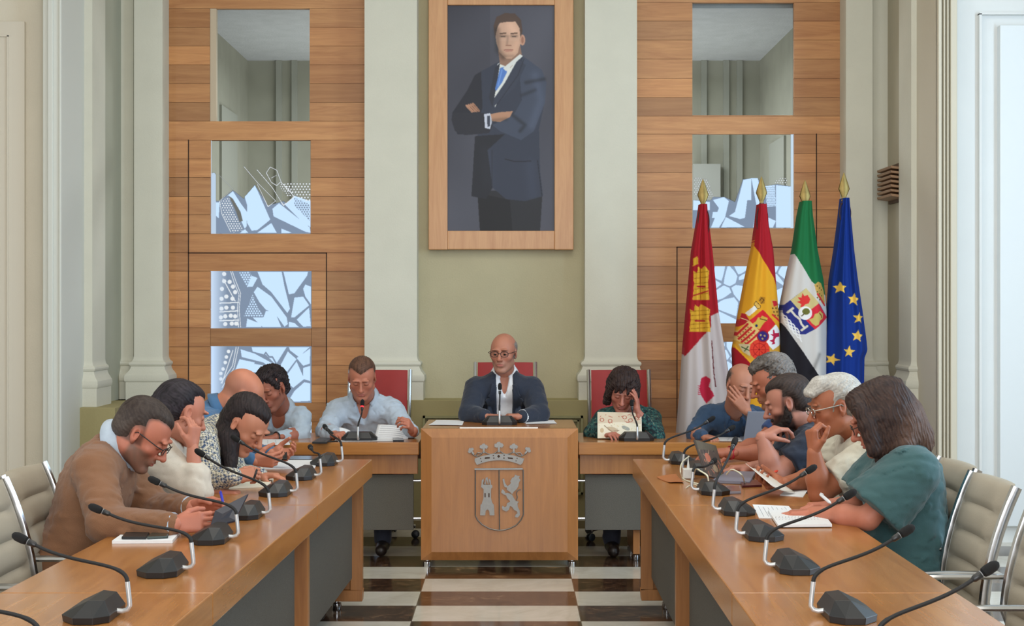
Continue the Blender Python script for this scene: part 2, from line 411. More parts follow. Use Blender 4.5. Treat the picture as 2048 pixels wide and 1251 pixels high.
# --- oak cladding with openings, real planks
def cladding(name, x0, x1, rows, holes, doorcols, seed):
    r = random.Random(seed); b = MB()
    ys = rows
    for ya, yb in zip(ys, ys[1:]):
        # column borders of this row
        cuts = {x0, x1}
        segs = []
        hs = [h for h in holes if h[2] < yb-0.5 and h[3] > ya+0.5]
        for h in hs: cuts |= {h[0], h[1]}
        for (xc, yc0, yc1) in doorcols:
            if yc0 < (ya+yb)/2 < yc1: cuts.add(xc)
        cs = sorted(cuts)
        for xa, xb in zip(cs, cs[1:]):
            xm = (xa+xb)/2; blk = [h for h in hs if h[0] < xm < h[1]]
            parts = [(ya, yb)]
            for h in blk:
                np_ = []
                for (p, q) in parts:
                    if h[2] > p: np_.append((p, min(q, h[2])))
                    if h[3] < q: np_.append((max(p, h[3]), q))
                parts = [t for t in np_ if t[1]-t[0] > 1.0]
            for (p, q) in parts:
                t = r.choice((0.74, 0.82, 0.88, 0.92, 0.97, 1.02, 1.10)); h_ = r.uniform(-0.03, 0.03)
                b.col = (t*(1+h_), t, t*(1-h_*1.5), 1); e = 0.0012
                b.box(XW(xa)+e, XW(xb)-e, YW, YW+0.04, ZW(q)+e, ZW(p)-e)
    return struct(b.build(name, W_PANEL))
rowsL = [-500]+[-95, -58, -20, 17, 54.5, 92, 129.5, 167, 204.5, 242, 280, 317.5, 354.5, 392.5, 429, 467, 505, 542, 580, 618, 655, 693, 730, 768, 805, 843, 880, 918, 956, 994, 1025]
HL = [(420, 619, 17, 242), (421, 621, 281, 467), (421, 623, 542, 656), (421, 623, 692, 805), (421, 623, 843, 918)]
cladding('wall_back_left', 325, 731, rowsL, HL, [(377, 280, 1026), (653, 505, 1026)], 3)
rowsR = [-500]+[-108, -70, -32, 5, 42, 80, 118, 157, 195, 232, 268, 307, 345, 382, 419, 456, 494, 532, 569, 607, 645, 683, 720, 758, 796, 834, 872, 910, 948, 986, 1025]
HR = [(1385, 1588, 5, 230), (1385, 1588, 268, 456), (1385, 1588, 532, 646), (1385, 1588, 683, 796), (1385, 1588, 834, 910)]
cladding('wall_back_right', 1273, 1694, rowsR, HR, [(1633, 268, 494), (1354, 494, 1026)], 5)
# shadow gaps of the flush doors, backing board
b = MB(); Y = YW
g = 0.004
for (xa, ya, xb, yb) in ((377, 280, 377, 1020), (377, 505.5, 653, 505.5), (653, 505.5, 653, 1020), (1633, 268, 1633, 494), (1354, 494, 1694, 494), (1354, 494, 1354, 1020)):
    b.box(XW(xa)-g, XW(xb)+g, Y-0.0015, Y+0.02, ZW(yb)-g, ZW(ya)+g)
struct(b.build('trim_15', W_GROOVE))
# backing behind the planks (frame around each opening)
b = MB()
for (x0, x1, H) in ((325, 731, HL), (1273, 1694, HR)):
    b.box(XW(x0), XW(H[0][0])-0.002, Y+0.041, Y+0.055, 0, 5.2); b.box(XW(H[0][1])+0.002, XW(x1), Y+0.041, Y+0.055, 0, 5.2)
    z = 5.2
    for h in H:
        b.box(XW(h[0]), XW(h[1]), Y+0.041, Y+0.055, ZW(h[2])+0.002, z); z = ZW(h[3])-0.002
    b.box(XW(H[0][0]), XW(H[0][1]), Y+0.041, Y+0.055, 0, z)
struct(b.build('wall_back_board', W_GROOVE))

# --- room behind the glass
b = MB(); zc = 3.72
b.box(-2.9, 2.9, 13.5, 13.6, 0, zc); b.box(-2.48, -2.38, 11.3, 13.5, 0, zc); b.box(2.23, 2.33, 11.3, 13.5, 0, zc)
struct(b.build('wall_rear_room', M_BACKRM))
b = MB(); b.box(-2.9, 2.9, 11.12, 13.6, zc, zc+0.1); struct(b.build('ceiling_rear_room', M_BACKCEIL))
b = MB()
for x in (-2.12, -1.98, 1.70, 1.9, 2.02): b.box(x, x+0.05, 13.47, 13.5, 0, zc)
b.box(-2.38, -2.36, 12.2, 12.9, 0, 3.15); b.box(2.21, 2.23, 12.2, 12.9, 0, 2.9)
struct(b.build('trim_16', mat('pale_strip', (150, 152, 142), 0.8)))
b = MB(); b.box(-2.9, -2.48, 11.05, 13.6, 0, zc); struct(b.build('wall_rear_left', M_BACKRM))
b = MB(); b.box(1.62, 1.86, 13.38, 13.48, 0, 2.78); struct(b.build('door_3', mat('pale_door', (160, 162, 156), 0.7)))

# --- panes: clear glass above, etched town plan lit from behind below
def pane_mat(name, estr, tint):
    m = bpy.data.materials.new(name); m.use_nodes = True; nt = m.node_tree; N = nt.nodes; L = nt.links
    for n in list(N): N.remove(n)
    out = N.new('ShaderNodeOutputMaterial'); a = N.new('ShaderNodeAttribute'); a.attribute_name = 'Col'
    em = N.new('ShaderNodeEmission'); L.new(a.outputs['Color'], em.inputs[0]); em.inputs[1].default_value = estr
    pr = N.new('ShaderNodeBsdfPrincipled'); pr.inputs['Base Color'].default_value = srgb(120, 130, 140); pr.inputs['Roughness'].default_value = 0.3
    ad = N.new('ShaderNodeAddShader'); L.new(em.outputs[0], ad.inputs[0])
    tr = N.new('ShaderNodeBsdfTransparent'); tr.inputs[0].default_value = tint
    gl = N.new('ShaderNodeBsdfGlossy'); gl.inputs['Roughness'].default_value = 0.03
    m1 = N.new('ShaderNodeMixShader'); m1.inputs[0].default_value = 0.06; L.new(tr.outputs[0], m1.inputs[1]); L.new(gl.outputs[0], m1.inputs[2])
    mx = N.new('ShaderNodeMixShader'); L.new(a.outputs['Alpha'], mx.inputs[0]); L.new(m1.outputs[0], mx.inputs[1]); L.new(em.outputs[0], mx.inputs[2])
    L.new(mx.outputs[0], out.inputs[0]); return m
M_PANE = pane_mat('etched_glass', 1.08, (0.86, 0.89, 0.88, 1))
LB = (200, 228, 255); GB = (128, 144, 166); GW = (226, 232, 236)
def pane(name, h, draw, base):
    A = Art(h[0], h[2], h[1], h[3], 1.4, base[:3]); A.A[..., 3] = base[3]
    if draw: draw(A)
    A.blur(1)
    o = link(name, A.mesh(name, flat_place(YW+0.03)), M_PANE); struct(o)
    return o
def dots(A, x0, x1, y0, y1, st, r, c, region=None, skew=0.5):
    ok = A.inside(region) if region else None
    j = 0; y = y0
    while y < y1:
        x = x0+(st*skew if j % 2 else 0)
        while x < x1:
            m = np.hypot(A.X-x, A.Y-y) < r
            if ok is not None: m &= ok
            A._put(m, c); x += st
        y += st*0.87; j += 1
def Z4(pts, k=0.439, ox=400, oy=270): return [(ox+x*k, oy+y*k) for x, y in pts]
CLR = (0, 0, 0, 0)
def left2(A):
    # coordinates read in the enlarged view, scale 0.439 from (400,270)
    A.poly(Z4([(40, 300), (90, 300), (150, 250), (200, 290), (330, 330), (330, 460), (40, 460)]), GB)
    A.poly(Z4([(250, 225), (310, 320), (380, 300), (505, 380), (505, 460), (200, 460), (190, 300)]), GB)
    for p in ([(150, 255), (185, 310), (215, 350), (213, 415), (190, 440), (170, 360), (120, 280)],
              [(250, 228), (270, 270), (320, 385), (262, 432), (235, 435), (215, 400), (215, 320), (203, 280)],
              [(330, 335), (360, 310), (500, 420), (505, 445), (480, 440), (335, 370)], [(325, 400), (350, 445), (260, 445)],
              [(385, 315), (430, 275), (505, 300), (505, 420), (470, 400)], [(205, 428), (220, 445), (180, 447)], [(370, 425), (420, 445), (370, 447)],
              [(40, 310), (90, 305), (85, 380), (40, 330)]):
        A.poly(Z4(p), LB)
    A.poly(Z4([(95, 290), (130, 275), (165, 340), (205, 430), (150, 445), (110, 380)]), GB)
    A.poly(Z4([(130, 275), (150, 290), (185, 350), (195, 390), (180, 395), (165, 350)]), (110, 112, 108))
    dots(A, *(400+90*.439, 400+205*.439), *(270+290*.439, 270+445*.439), 5.2, 1.5, GW, Z4([(95, 295), (135, 285), (160, 360), (195, 430), (150, 445), (108, 380)]))
    A.line(Z4([(90, 300), (100, 360), (140, 440)]), 1.2, GW); A.line(Z4([(88, 300), (150, 245), (85, 180)]), 1.1, GW)
    A.line(Z4([(200, 143), (265, 220), (345, 300), (310, 325), (262, 225)]), 1.6, GW)
    A.line(Z4([(260, 158), (330, 240), (380, 320), (430, 280), (370, 215), (350, 160), (320, 145), (302, 172), (325, 215), (350, 230), (365, 215)]), 1.8, GW)
    A.line(Z4([(325, 195), (350, 182)]), 1.5, GW)
    dots(A, 400+365*.439, 400+505*.439, 270+210*.439, 270+300*.439, 6.2, 2.0, GW, Z4([(400, 215), (505, 215), (505, 310), (440, 280), (375, 225)]))
    dots(A, 400+365*.439, 400+430*.439, 270+215*.439, 270+285*.439, 5, 1.7, GW, Z4([(365, 220), (390, 222), (430, 270), (400, 285), (365, 240)]))
    dots(A, 400+425*.439, 400+505*.439, 270+280*.439, 270+390*.439, 5, 1.7, GB, Z4([(430, 285), (500, 315), (500, 390), (430, 320)]))
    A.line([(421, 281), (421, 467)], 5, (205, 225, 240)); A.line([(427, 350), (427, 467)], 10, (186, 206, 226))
def left3(A):
    A.A[..., :3] = GB
    for p in ([(262, 622), (372, 622), (385, 690), (410, 790), (398, 810), (325, 715), (285, 680)], [(380, 622), (492, 622), (488, 640), (430, 720), (405, 725)],
              [(262, 690), (325, 735), (395, 830), (400, 860), (385, 872), (340, 810), (300, 795), (270, 760), (245, 715)],
              [(430, 740), (470, 735), (497, 775), (430, 830), (415, 830)], [(470, 700), (480, 680), (505, 690), (505, 770), (480, 735)],
              [(497, 785), (505, 870), (470, 872), (440, 840)], [(405, 850), (430, 855), (450, 873), (405, 873)], [(215, 835), (280, 860), (280, 874), (210, 874)],
              [(235, 640), (262, 650), (240, 690), (215, 690)], [(300, 800), (340, 800), (370, 874), (285, 874), (240, 830), (290, 830)]):
        A.poly(Z4(p), LB)
    dots(A, 475, 515, 545, 575, 5.2, 1.9, LB, Z4([(178, 625), (225, 622), (248, 660), (215, 695)]))
    dots(A, 485, 540, 590, 640, 5.2, 1.8, LB, Z4([(240, 725), (265, 790), (300, 830), (200, 825)]))
    A.line(Z4([(148, 622), (165, 670), (185, 720), (178, 790), (185, 874)]), 1.3, GW); A.line(Z4([(140, 622), (155, 670), (178, 725), (170, 790), (176, 874)]), 1.3, GW)
    for (x, y) in ((110, 632), (150, 690), (135, 668), (110, 665), (100, 700), (98, 745), (120, 735), (148, 745), (160, 715), (120, 785), (150, 785), (98, 790), (115, 825), (140, 822), (160, 825), (95, 830), (115, 860), (145, 858), (165, 858)):
        A.ell(*Z4([(x, y)])[0], 4.2, 4.2, GW)
    A.line(Z4([(90, 765), (175, 762)]), 2.2, GW); A.line(Z4([(90, 805), (172, 800)]), 2.2, GW); A.line(Z4([(90, 845), (175, 842)]), 2.2, GW)
    A.line(Z4([(105, 655), (160, 755)]), 1.8, GW)
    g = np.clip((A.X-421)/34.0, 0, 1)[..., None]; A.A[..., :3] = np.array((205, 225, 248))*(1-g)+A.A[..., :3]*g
def left4(A):
    A.A[..., :3] = GB
    for p in ([(185, 975), (250, 995), (350, 1050), (340, 1080), (290, 1035), (190, 1010)], [(235, 965), (395, 965), (345, 1045), (300, 1000), (240, 985)],
              [(180, 1020), (250, 1035), (225, 1090), (155, 1085)], [(240, 1040), (300, 1050), (290, 1080), (230, 1080)],
              [(405, 965), (500, 965), (450, 1010), (410, 980)], [(400, 985), (440, 1020), (380, 1100), (350, 1080)], [(440, 1015), (503, 970), (500, 1040), (470, 1050)],
              [(470, 1060), (503, 1050), (503, 1120), (470, 1110)], [(390, 1100), (440, 1030), (475, 1110), (425, 1150), (400, 1130)], [(475, 1125), (503, 1130), (503, 1210), (400, 1215), (430, 1165)],
              [(345, 1050), (370, 1060), (330, 1120), (270, 1100)]):
        A.poly(Z4(p), LB)
    A.line(Z4([(285, 1010), (300, 990), (315, 1010), (330, 1010), (350, 1045)]), 3, GB)
    A.line(Z4([(175, 965), (155, 1060), (100, 1150)]), 1.3, GW); A.line(Z4([(165, 965), (148, 1050), (95, 1130)]), 1.3, GW)
    for (x, y) in ((130, 985), (120, 1010), (115, 1035), (105, 1065), (95, 1085), (95, 1110)): A.ell(*Z4([(x, y)])[0], 3.6, 3.6, GW)
    A.line(Z4([(150, 980), (100, 1130)]), 1.5, GW)
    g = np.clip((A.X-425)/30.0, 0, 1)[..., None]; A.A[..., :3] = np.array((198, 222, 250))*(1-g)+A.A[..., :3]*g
def left5(A):
    A.A[..., :3] = LB; A.line([(600, 918), (624, 850)], 2, GB); A.line([(421, 900), (520, 850), (560, 918)], 3, GB); A.line([(520, 850), (600, 890)], 3, GB)
pane('window_1', HL[0], None, (0, 0, 0, 0)); pane('window_2', HL[1], left2, CLR); pane('window_3', HL[2], left3, LB+(1,))
pane('window_4', HL[3], left4, LB+(1,)); pane('window_5', HL[4], left5, LB+(1,))
def R8(pts, k=0.3997, ox=1250, oy=0): return [(ox+x*k, oy+y*k) for x, y in pts]
def right2(A):
    A.poly(R8([(340, 1000), (430, 1000), (440, 985), (500, 985), (550, 1010), (590, 895), (660, 890), (700, 930), (760, 920), (848, 935), (848, 1140), (338, 1140)]), GB)
    for p in ([(340, 1000), (425, 1010), (425, 1050), (340, 1050)], [(440, 1000), (495, 985), (520, 1005), (500, 1090), (470, 1138), (430, 1138), (470, 1040)],
              [(592, 900), (632, 890), (632, 1000), (612, 1000), (600, 1090), (575, 1095), (520, 1080), (550, 1060)],
              [(632, 890), (665, 890), (700, 1080), (755, 1105), (740, 1138), (640, 1138), (660, 1040)], [(505, 1085), (600, 1135), (480, 1138)],
              [(700, 930), (750, 925), (755, 1030), (710, 1035)], [(755, 925), (848, 935), (848, 1138), (755, 1138)], [(440, 1060), (465, 1060), (455, 1090), (435, 1090)]):
        A.poly(R8(p), LB)
    dots(A, 1385, 1430, 352, 400, 4.6, 1.5, GW, R8([(345, 885), (415, 895), (445, 990), (345, 980)]))
    dots(A, 1548, 1580, 352, 372, 5, 1.5, GW, R8([(750, 905), (790, 880), (815, 900), (812, 925), (750, 920)]))
    dots(A, 1530, 1555, 372, 415, 4, 1.1, GB, R8([(700, 935), (755, 930), (755, 1030), (710, 1035)]))
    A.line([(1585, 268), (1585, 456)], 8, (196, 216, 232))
def right34(seed, y0, y1):
    def f(A):
        A.A[..., :3] = LB; r = random.Random(seed)
        pts = [(1385+r.uniform(0, 203), y0+r.uniform(0, y1-y0)) for _ in range(26)]
        d = np.stack([np.hypot((A.X-x), (A.Y-y)*1.15) for x, y in pts], -1); d.sort(-1)
        A._put((d[..., 1]-d[..., 0]) < 3.4, (140, 158, 182))
    return f
pane('window_6', HR[0], None, CLR); pane('window_7', HR[1], right2, CLR); pane('window_8', HR[2], right34(4, 532, 646), LB+(1,))
pane('window_9', HR[3], right34(9, 683, 796), LB+(1,)); pane('window_10', HR[4], right34(12, 834, 910), LB+(1,))
# pale strip in place of the jamb's reflection in the glass
b = MB(); b.box(XW(420), XW(432), YW+0.005, YW+0.06, ZW(242), ZW(17)); struct(b.build('trim_17', mat('jamb_reflection', (196, 178, 152), 0.5)))

# --- air grille in the right return wall
vr = thing('air_grille', 'wooden air grille of curled slats high on the wall right of the flags', 'vent', (2.712, 10.52, 2.4))
b = MB()
for k in range(7):
    z = 2.26+k*0.032
    b.prism([(-0.012, z-2.4), (-0.10, z-2.4+0.012), (-0.105, z-2.4+0.03), (-0.012, z-2.4+0.018)], -0.19, 0.20, 'xz')
b.build('slat', mat('brown_slat', (150, 116, 86), 0.5), vr, bevel=0.003)
b = MB(); b.box(-0.02, 0.03, -0.2, 0.21, -0.16, 0.11); b.build('frame', mat('dark_vent', (96, 74, 56), 0.7), vr)

# --- portrait
pt = thing('framed_portrait', 'tall oak-framed full-length portrait of a man in a dark suit on the green wall', 'portrait', (XW(1002, 10.9), 10.88, ZW(250, 10.9)))
W_FR = wood('oak_frame', (208, 156, 106), (186, 130, 82), 'z', rough=0.45)
Yf = 10.84; o_ = pt.location
def fx(x): return XW(x, Yf)-o_.x
def fz(y): return ZW(y, Yf)-o_.z
b = MB(); b.box(fx(857), fx(895), Yf-o_.y, 0.04, fz(499), fz(-30)); b.box(fx(1109), fx(1147), Yf-o_.y, 0.04, fz(499), fz(-30))
b.box(fx(895), fx(1109), Yf-o_.y+0.0005, 0.04, fz(498.5), fz(461)); b.box(fx(895), fx(1109), Yf-o_.y+0.0005, 0.04, fz(10), fz(-29.5))
b.build('frame', W_FR, pt, bevel=0.005)
def painting():
    A = Art(893, 8, 1111, 463, 1.25, (70, 72, 84))
    # mottled studio backdrop
    r = np.random.RandomState(3); X, Y = A.X, A.Y
    n = np.zeros(X.shape)
    for k in range(26):
        n += np.sin(X*r.uniform(-.05, .05)+Y*r.uniform(-.04, .04)+r.uniform(0, 6.3))/5
    g = (n*5)[..., None]; A.A[..., :3] = np.clip(np.array((76, 77, 88))+g*np.array((1, 1, 1.05))+((Y-240)/240*(X < 980)*10)[..., None], 30, 130)
    SU, SD, SL = (52, 58, 74), (36, 38, 48), (66, 74, 92)
    # trousers, jacket
    A.poly([(955, 380), (1085, 385), (1080, 463), (962, 463)], (40, 41, 46)); A.poly([(955, 385), (1020, 400), (1025, 463), (960, 463)], (27, 27, 31))
    A.poly([(958, 145), (1000, 122), (1046, 112), (1084, 140), (1093, 165), (1090, 200), (1078, 258), (1080, 340), (1086, 392), (1050, 402), (1012, 398), (985, 375), (972, 398), (943, 392), (950, 300), (956, 265), (948, 230)], SU)
    A.poly([(950, 150), (962, 143), (965, 215), (955, 245), (948, 268), (915, 268), (903, 240), (905, 225), (935, 180)], SD)
    A.poly([(903, 240), (906, 225), (968, 226), (985, 250), (978, 266), (930, 270), (910, 262)], (42, 43, 52))
    A.poly([(950, 272), (1010, 268), (975, 300), (985, 375), (972, 398), (943, 392)], (34, 36, 44))
    A.poly([(1046, 112), (1084, 140), (1093, 165), (1090, 205), (1068, 262), (1042, 280), (1000, 262), (985, 250), (1030, 225), (1044, 200), (1040, 160)], SL)
    A.shade([(1052, 165), (1088, 158)], -.3, 4); A.shade([(1045, 190), (1070, 180)], -.25, 4); A.shade([(1025, 230), (1050, 250), (1040, 262)], -.3, 4); A.shade([(1070, 150), (1082, 200), (1064, 250)], .16, 9)
    # lapels, shirt, tie
    A.poly([(995, 128), (1008, 120), (1040, 108), (1036, 122), (990, 215), (984, 180)], (226, 228, 222)); A.poly([(1036, 118), (1052, 130), (1030, 175), (985, 215), (986, 200), (1010, 165)], (56, 62, 78)); A.poly([(1000, 126), (990, 135), (978, 195), (985, 215), (995, 160)], (44, 48, 60))
    A.poly([(1000, 136), (1013, 132), (1014, 144), (1004, 165), (992, 182), (990, 178), (997, 150)], (86, 128, 200)); A.line([(1004, 140), (996, 172)], 2, (118, 160, 224))
    A.line([(1048, 118), (1036, 150), (992, 212)], 1.2, (38, 42, 54)); A.line([(1010, 318), (1030, 323), (1062, 322)], 1.6, (26, 28, 36)); A.line([(984, 300), (984, 372)], 1.0, (40, 44, 54)); A.line([(1075, 320), (1084, 392)], 1.2, (28, 30, 38))
    for z in ((970, 300, 60), (1060, 330, 60)): A.shade([(z[0], z[1]), (z[0]+6, z[1]+z[2])], .10, 12)
    # hands, cuff
    A.poly([(968, 228), (980, 226), (985, 240), (980, 258), (970, 256)], (206, 210, 224)); A.poly([(974, 232), (980, 231), (980, 252), (975, 254)], (60, 66, 82))
    A.poly([(981, 228), (1000, 224), (1026, 222), (1020, 234), (1000, 244), (984, 242)], (186, 140, 112)); A.shade([(985, 241), (1012, 238)], -.22, 4)
    for i in range(4): A.line([(933+i*4.4, 211-i*1.2), (944+i*4.6, 223-i*0.5)], 4.4, (190-i*7, 142-i*6, 114-i*5)); A.line([(935+i*4.4, 214-i*1.2), (946+i*4.6, 225-i*0.5)], 0.8, (118, 80, 62))
    # head: a plain generic sitter
    A.poly([(996, 100), (1010, 112), (1032, 108), (1040, 88), (1044, 112), (1020, 136), (1000, 128)], (150, 116, 98)); A.poly([(1040, 108), (1046, 112), (1012, 142), (1006, 136)], (224, 226, 222))
    A.ell(1017, 74, 25.5, 38, (206, 166, 142)); A.poly([(993, 82), (1041, 82), (1036, 106), (1024, 117), (1012, 117), (998, 104)], (204, 163, 138))
    A.ell(1045, 80, 5.5, 11, (196, 150, 126)); A.ell(1045, 80, 2.5, 7, (160, 112, 92))
    A.poly([(990, 76), (987, 52), (993, 34), (1010, 26), (1030, 27), (1042, 40), (1045, 62), (1041, 76), (1039, 56), (1031, 43), (1012, 44), (998, 46), (994, 58)], (84, 66, 58))
    A.shade([(994, 60), (996, 100), (1006, 114)], -.30, 6); A.shade([(1022, 52), (1026, 60)], .12, 12); A.shade([(1034, 86), (1028, 100)], .07, 6)
    for x in (1006, 1028):
        A.line([(x-6, 67.5), (x+6, 66)], 2.4, (92, 68, 56)); A.shade([(x-5, 72), (x+5, 72)], -.28, 2.6); A.line([(x-3.5, 73), (x+3.5, 73)], 1.7, (64, 48, 42))
    A.shade([(1016, 72), (1014, 88)], -.15, 2.2); A.line([(1012, 91), (1022, 91)], 1.8, (150, 104, 84)); A.line([(1008, 100), (1026, 99.5)], 1.6, (150, 88, 78)); A.line([(1011, 102.5), (1024, 102)], 1.8, (190, 134, 116))
    A.shade([(1010, 112), (1026, 112)], -.12, 3)
    A.blur(2)
    return A
A = painting()
def plc(X, Y): 
    v = flat_place(Yf+0.02)(X, Y); v -= np.array(o_); return v
link('canvas', A.mesh('canvas', plc), mat('oil_paint', attr=True, rough=0.45, spec=0.3), pt)
# ------------------------------------------------------------------ furniture
W_TOPY = wood('oak_top', (178, 119, 60), (150, 94, 43), 'y', rough=0.24, coat=0.35)
W_TOPX = wood('oak_top_cross', (178, 119, 60), (150, 94, 43), 'x', rough=0.24, coat=0.35)
W_LEG = wood('oak_leg', (172, 115, 64), (142, 90, 46), 'z', rough=0.35)
W_POD = wood('oak_podium', (176, 117, 63), (152, 97, 50), 'z', rough=0.35)
M_GREY = mat('woven_grey', (92, 88, 80), 0.85, noise=0.22, nscale=260, bump=0.3, bscale=300)
M_CHROME = mat('chrome', (196, 197, 199), 0.2, metal=1.0)
M_STEEL = mat('brushed_steel', (138, 135, 130), 0.42, metal=1.0, noise=0.05, nscale=60)
M_BLACK = mat('black_plastic', (26, 27, 29), 0.38)
M_BLACKM = mat('black_matt', (22, 22, 23), 0.7)
ZT = 0.74

def foot(b, x, y, z1):
    b.lathe([(0.022, 0), (0.024, 0.004), (0.024, z1-0.012), (0.012, z1-0.008), (0.012, z1)], (x, y, 0), 14)

def side_table(xi0, xo0, Y0, xi1, xo1, Y1, s, label):
    """one wing of the horseshoe; inner edge xi, outer edge xo at the near (0) and far (1) end; s=+1 when the aisle lies at +x"""
    c = Vector(((xi0+xo1)/2, (Y0+Y1)/2, 0)); t = thing('council_table', label, 'table', c, 0)
    th = 0.09
    def lx(f, off):  # x of inner-edge line shifted outward by off
        return xi0+(xi1-xi0)*f - s*off
    # top: three lengths with a fine joint between them
    cuts = [Y0, 3.98+0.12, 5.86, Y1]
    cuts = [Y0] + [y for y in (4.07, 5.86) if Y0 < y < Y1] + [Y1]
    b = MB()
    for ya, yb in zip(cuts, cuts[1:]):
        fa, fb_ = (ya-Y0)/(Y1-Y0), (yb-Y0)/(Y1-Y0); g = 0.0012
        pts = [(xi0+(xi1-xi0)*fa, ya+g), (xi0+(xi1-xi0)*fb_, yb-g), (xo0+(xo1-xo0)*fb_, yb-g), (xo0+(xo1-xo0)*fa, ya+g)]
        b.prism(pts, ZT-th, ZT, 'xy')
    b.build('tabletop', W_TOPY, t, off=c, bevel=0.004)
    # slab legs with a foot rail, sunk panels between them
    for y in [3.1, 4.07, 5.86, Y1-0.10]:
        if not (Y0-0.2 < y): continue
        f = (y-Y0)/(Y1-Y0); xa = lx(f, 0.035); xb = lx(f, 0.52)
        x0, x1 = min(xa, xb), max(xa, xb); b = MB()
        b.box(x0, x1, y-0.03, y+0.03, 0.045, 0.10)
        b.box(xa-0.06 if s > 0 else xa, xa if s > 0 else xa+0.06, y-0.03, y+0.03, 0.10, ZT-th)
        b.box(xb if s > 0 else xb-0.06, xb+0.06 if s > 0 else xb, y-0.03, y+0.03, 0.10, ZT-th)
        b.box(x0+0.06, x1-0.06, y-0.012, y+0.012, 0.10, ZT-th)
        lg = b.build('leg', W_LEG, t, off=c, bevel=0.003)
        for xg in (xa-s*0.13, xb+s*0.08):
            b = MB(); foot(b, xg, y, 0.045); b.build('glider', M_CHROME, lg, off=c, smooth=True)
    for ya, yb in ((3.13, 4.04), (4.10, 5.83), (5.89, Y1-0.13)):
        fa, fb_ = (ya-Y0)/(Y1-Y0), (yb-Y0)/(Y1-Y0)
        b = MB(); b.prism([(lx(fa, 0.085), ya), (lx(fb_, 0.085), yb), (lx(fb_, 0.103), yb), (lx(fa, 0.103), ya)], 0.16, ZT-th-0.06, 'xy')
        b.build('modesty_panel', M_GREY, t, off=c, bevel=0.002)
    b = MB(); b.prism([(lx(0, 0.2), Y0), (lx(1, 0.2), Y1-0.1), (lx(1, 0.24), Y1-0.1), (lx(0, 0.24), Y0)], ZT-th-0.10, ZT-th, 'xy')
    b.build('rail', W_LEG, t, off=c)
    return t
side_table(-0.845, -1.420, 2.95, -0.708, -1.30, 7.60, 1, 'long oak conference table of the left wing of the horseshoe')
side_table(0.592, 1.20, 2.95, 0.612, 1.235, 7.62, -1, 'long oak conference table of the right wing of the horseshoe')

ZDk = 0.72; YD = 8.75
def desk(x0, x1, label, pans, cast):
    c = Vector(((x0+x1)/2, 9.1, 0)); t = thing('presidency_desk', label, 'desk', c)
    b = MB(); b.box(x0, x1, YD, 9.42, ZDk-0.072, ZDk); b.build('desktop', W_TOPX, t, off=c, bevel=0.004)
    b = MB(); b.box(x0+0.01, x1-0.01, YD+0.06, YD+0.085, ZDk-0.19, ZDk-0.072); b.box(x0+0.01, x1-0.01, 9.3, 9.33, ZDk-0.15, ZDk-0.072)
    b.build('apron', W_LEG, t, off=c, bevel=0.002)
    b = MB(); b.box(pans[0], pans[1], YD+0.10, YD+0.12, 0.195, 0.522); b.build('modesty_panel', M_GREY, t, off=c, bevel=0.002)
    for x in ((x0+0.30 if x0 < -0.5 else x0+0.35), (x1-0.1 if x0 > 0 else x0+0.05)):
        b = MB(); b.box(x-0.02, x+0.02, YD+0.14, 9.36, 0.045, ZDk-0.072); lg = b.build('leg', W_LEG, t, off=c, bevel=0.002)
        for yg in (YD+0.2, 9.3):
            b = MB(); foot(b, x, yg, 0.045); b.build('glider', M_CHROME, lg, off=c, smooth=True)
    b = MB()
    b = None
    for z in (0.262, 0.485):
        b = MB(); b.tube([(cast[0], YD+0.11, z), (cast[1], YD+0.11, z)], 0.009, 12); b.build('connector', M_CHROME, t, off=c, smooth=True)
    return t
XL0, XL1 = -1.62, -0.543
desk(XL0, XL1, 'oak desk left of the crested podium', (-1.2, XW(827, 8.85)), (XW(826, 8.86), -0.53))
desk(0.388, 1.95, 'oak desk right of the crested podium', (XW(1170, 8.85), 1.2), (0.375, XW(1171, 8.86)))

# --- podium with the steel coat of arms
c = Vector((-0.076, 8.72, 0)); pod = thing('podium', 'oak presidency podium bearing a steel crown and shield', 'podium', c)
YP = 8.70; px = lambda x: XW(x, YP); pz = lambda y: ZW(y, YP)
b = MB()
x0, x1, z0, z1 = px(842), px(1156), 0.043, 0.805
b.box(x0, x1, YP, YP+0.05, z0, z1)
for v in b.bm.verts: pass
# raised field with sloping margins
e = 0.062
front = [(x0, z0), (x1, z0), (x1, z1), (x0, z1)]; inn = [(x0+e, z0+0.05), (x1-e, z0+0.05), (x1-e, z1-0.05), (x0+e, z1-0.05)]
A_ = [b.bm.verts.new((x, YP-0.002, z)) for x, z in front]; B_ = [b.bm.verts.new((x, YP-0.022, z)) for x, z in inn]
for i in range(4): b.bm.faces.new((A_[i], A_[(i+1) % 4], B_[(i+1) % 4], B_[i]))
b.bm.faces.new(B_)
b.build('front_panel', W_POD, pod, off=c, bevel=0.001)
b = MB(); b.box(x0+0.004, x1-0.004, YP+0.04, 9.38, z1-0.035, z1); b.build('desktop', W_TOPX, pod, off=c, bevel=0.003)
for x in (x0+0.02, x1-0.05):
    b = MB(); b.box(x, x+0.03, YP+0.05, 9.3, z0, z1-0.035); b.build('side_panel', W_POD, pod, off=c)
b = MB(); b.box(px(919), px(1076), YP+0.03, YP+0.055, z1, z1+0.006); b.build('edge_strip', mat('pale_metal_strip', (206, 202, 194), 0.3, metal=0.6), pod, off=c)
for x in (x0+0.035, x1-0.035):
    for y in (YP+0.03, 9.25):
        b = MB(); foot(b, x, y, 0.043); b.build('glider', M_CHROME, pod, off=c, smooth=True)
def zp(pts, k=340/1519.0): return [(px(830+x*k), pz(860+y*k)) for x, y in pts]
YF = YP-0.024
def plate(b, pts, d=0.006): b.prism(zp(pts), YF-d, YF, 'xz')
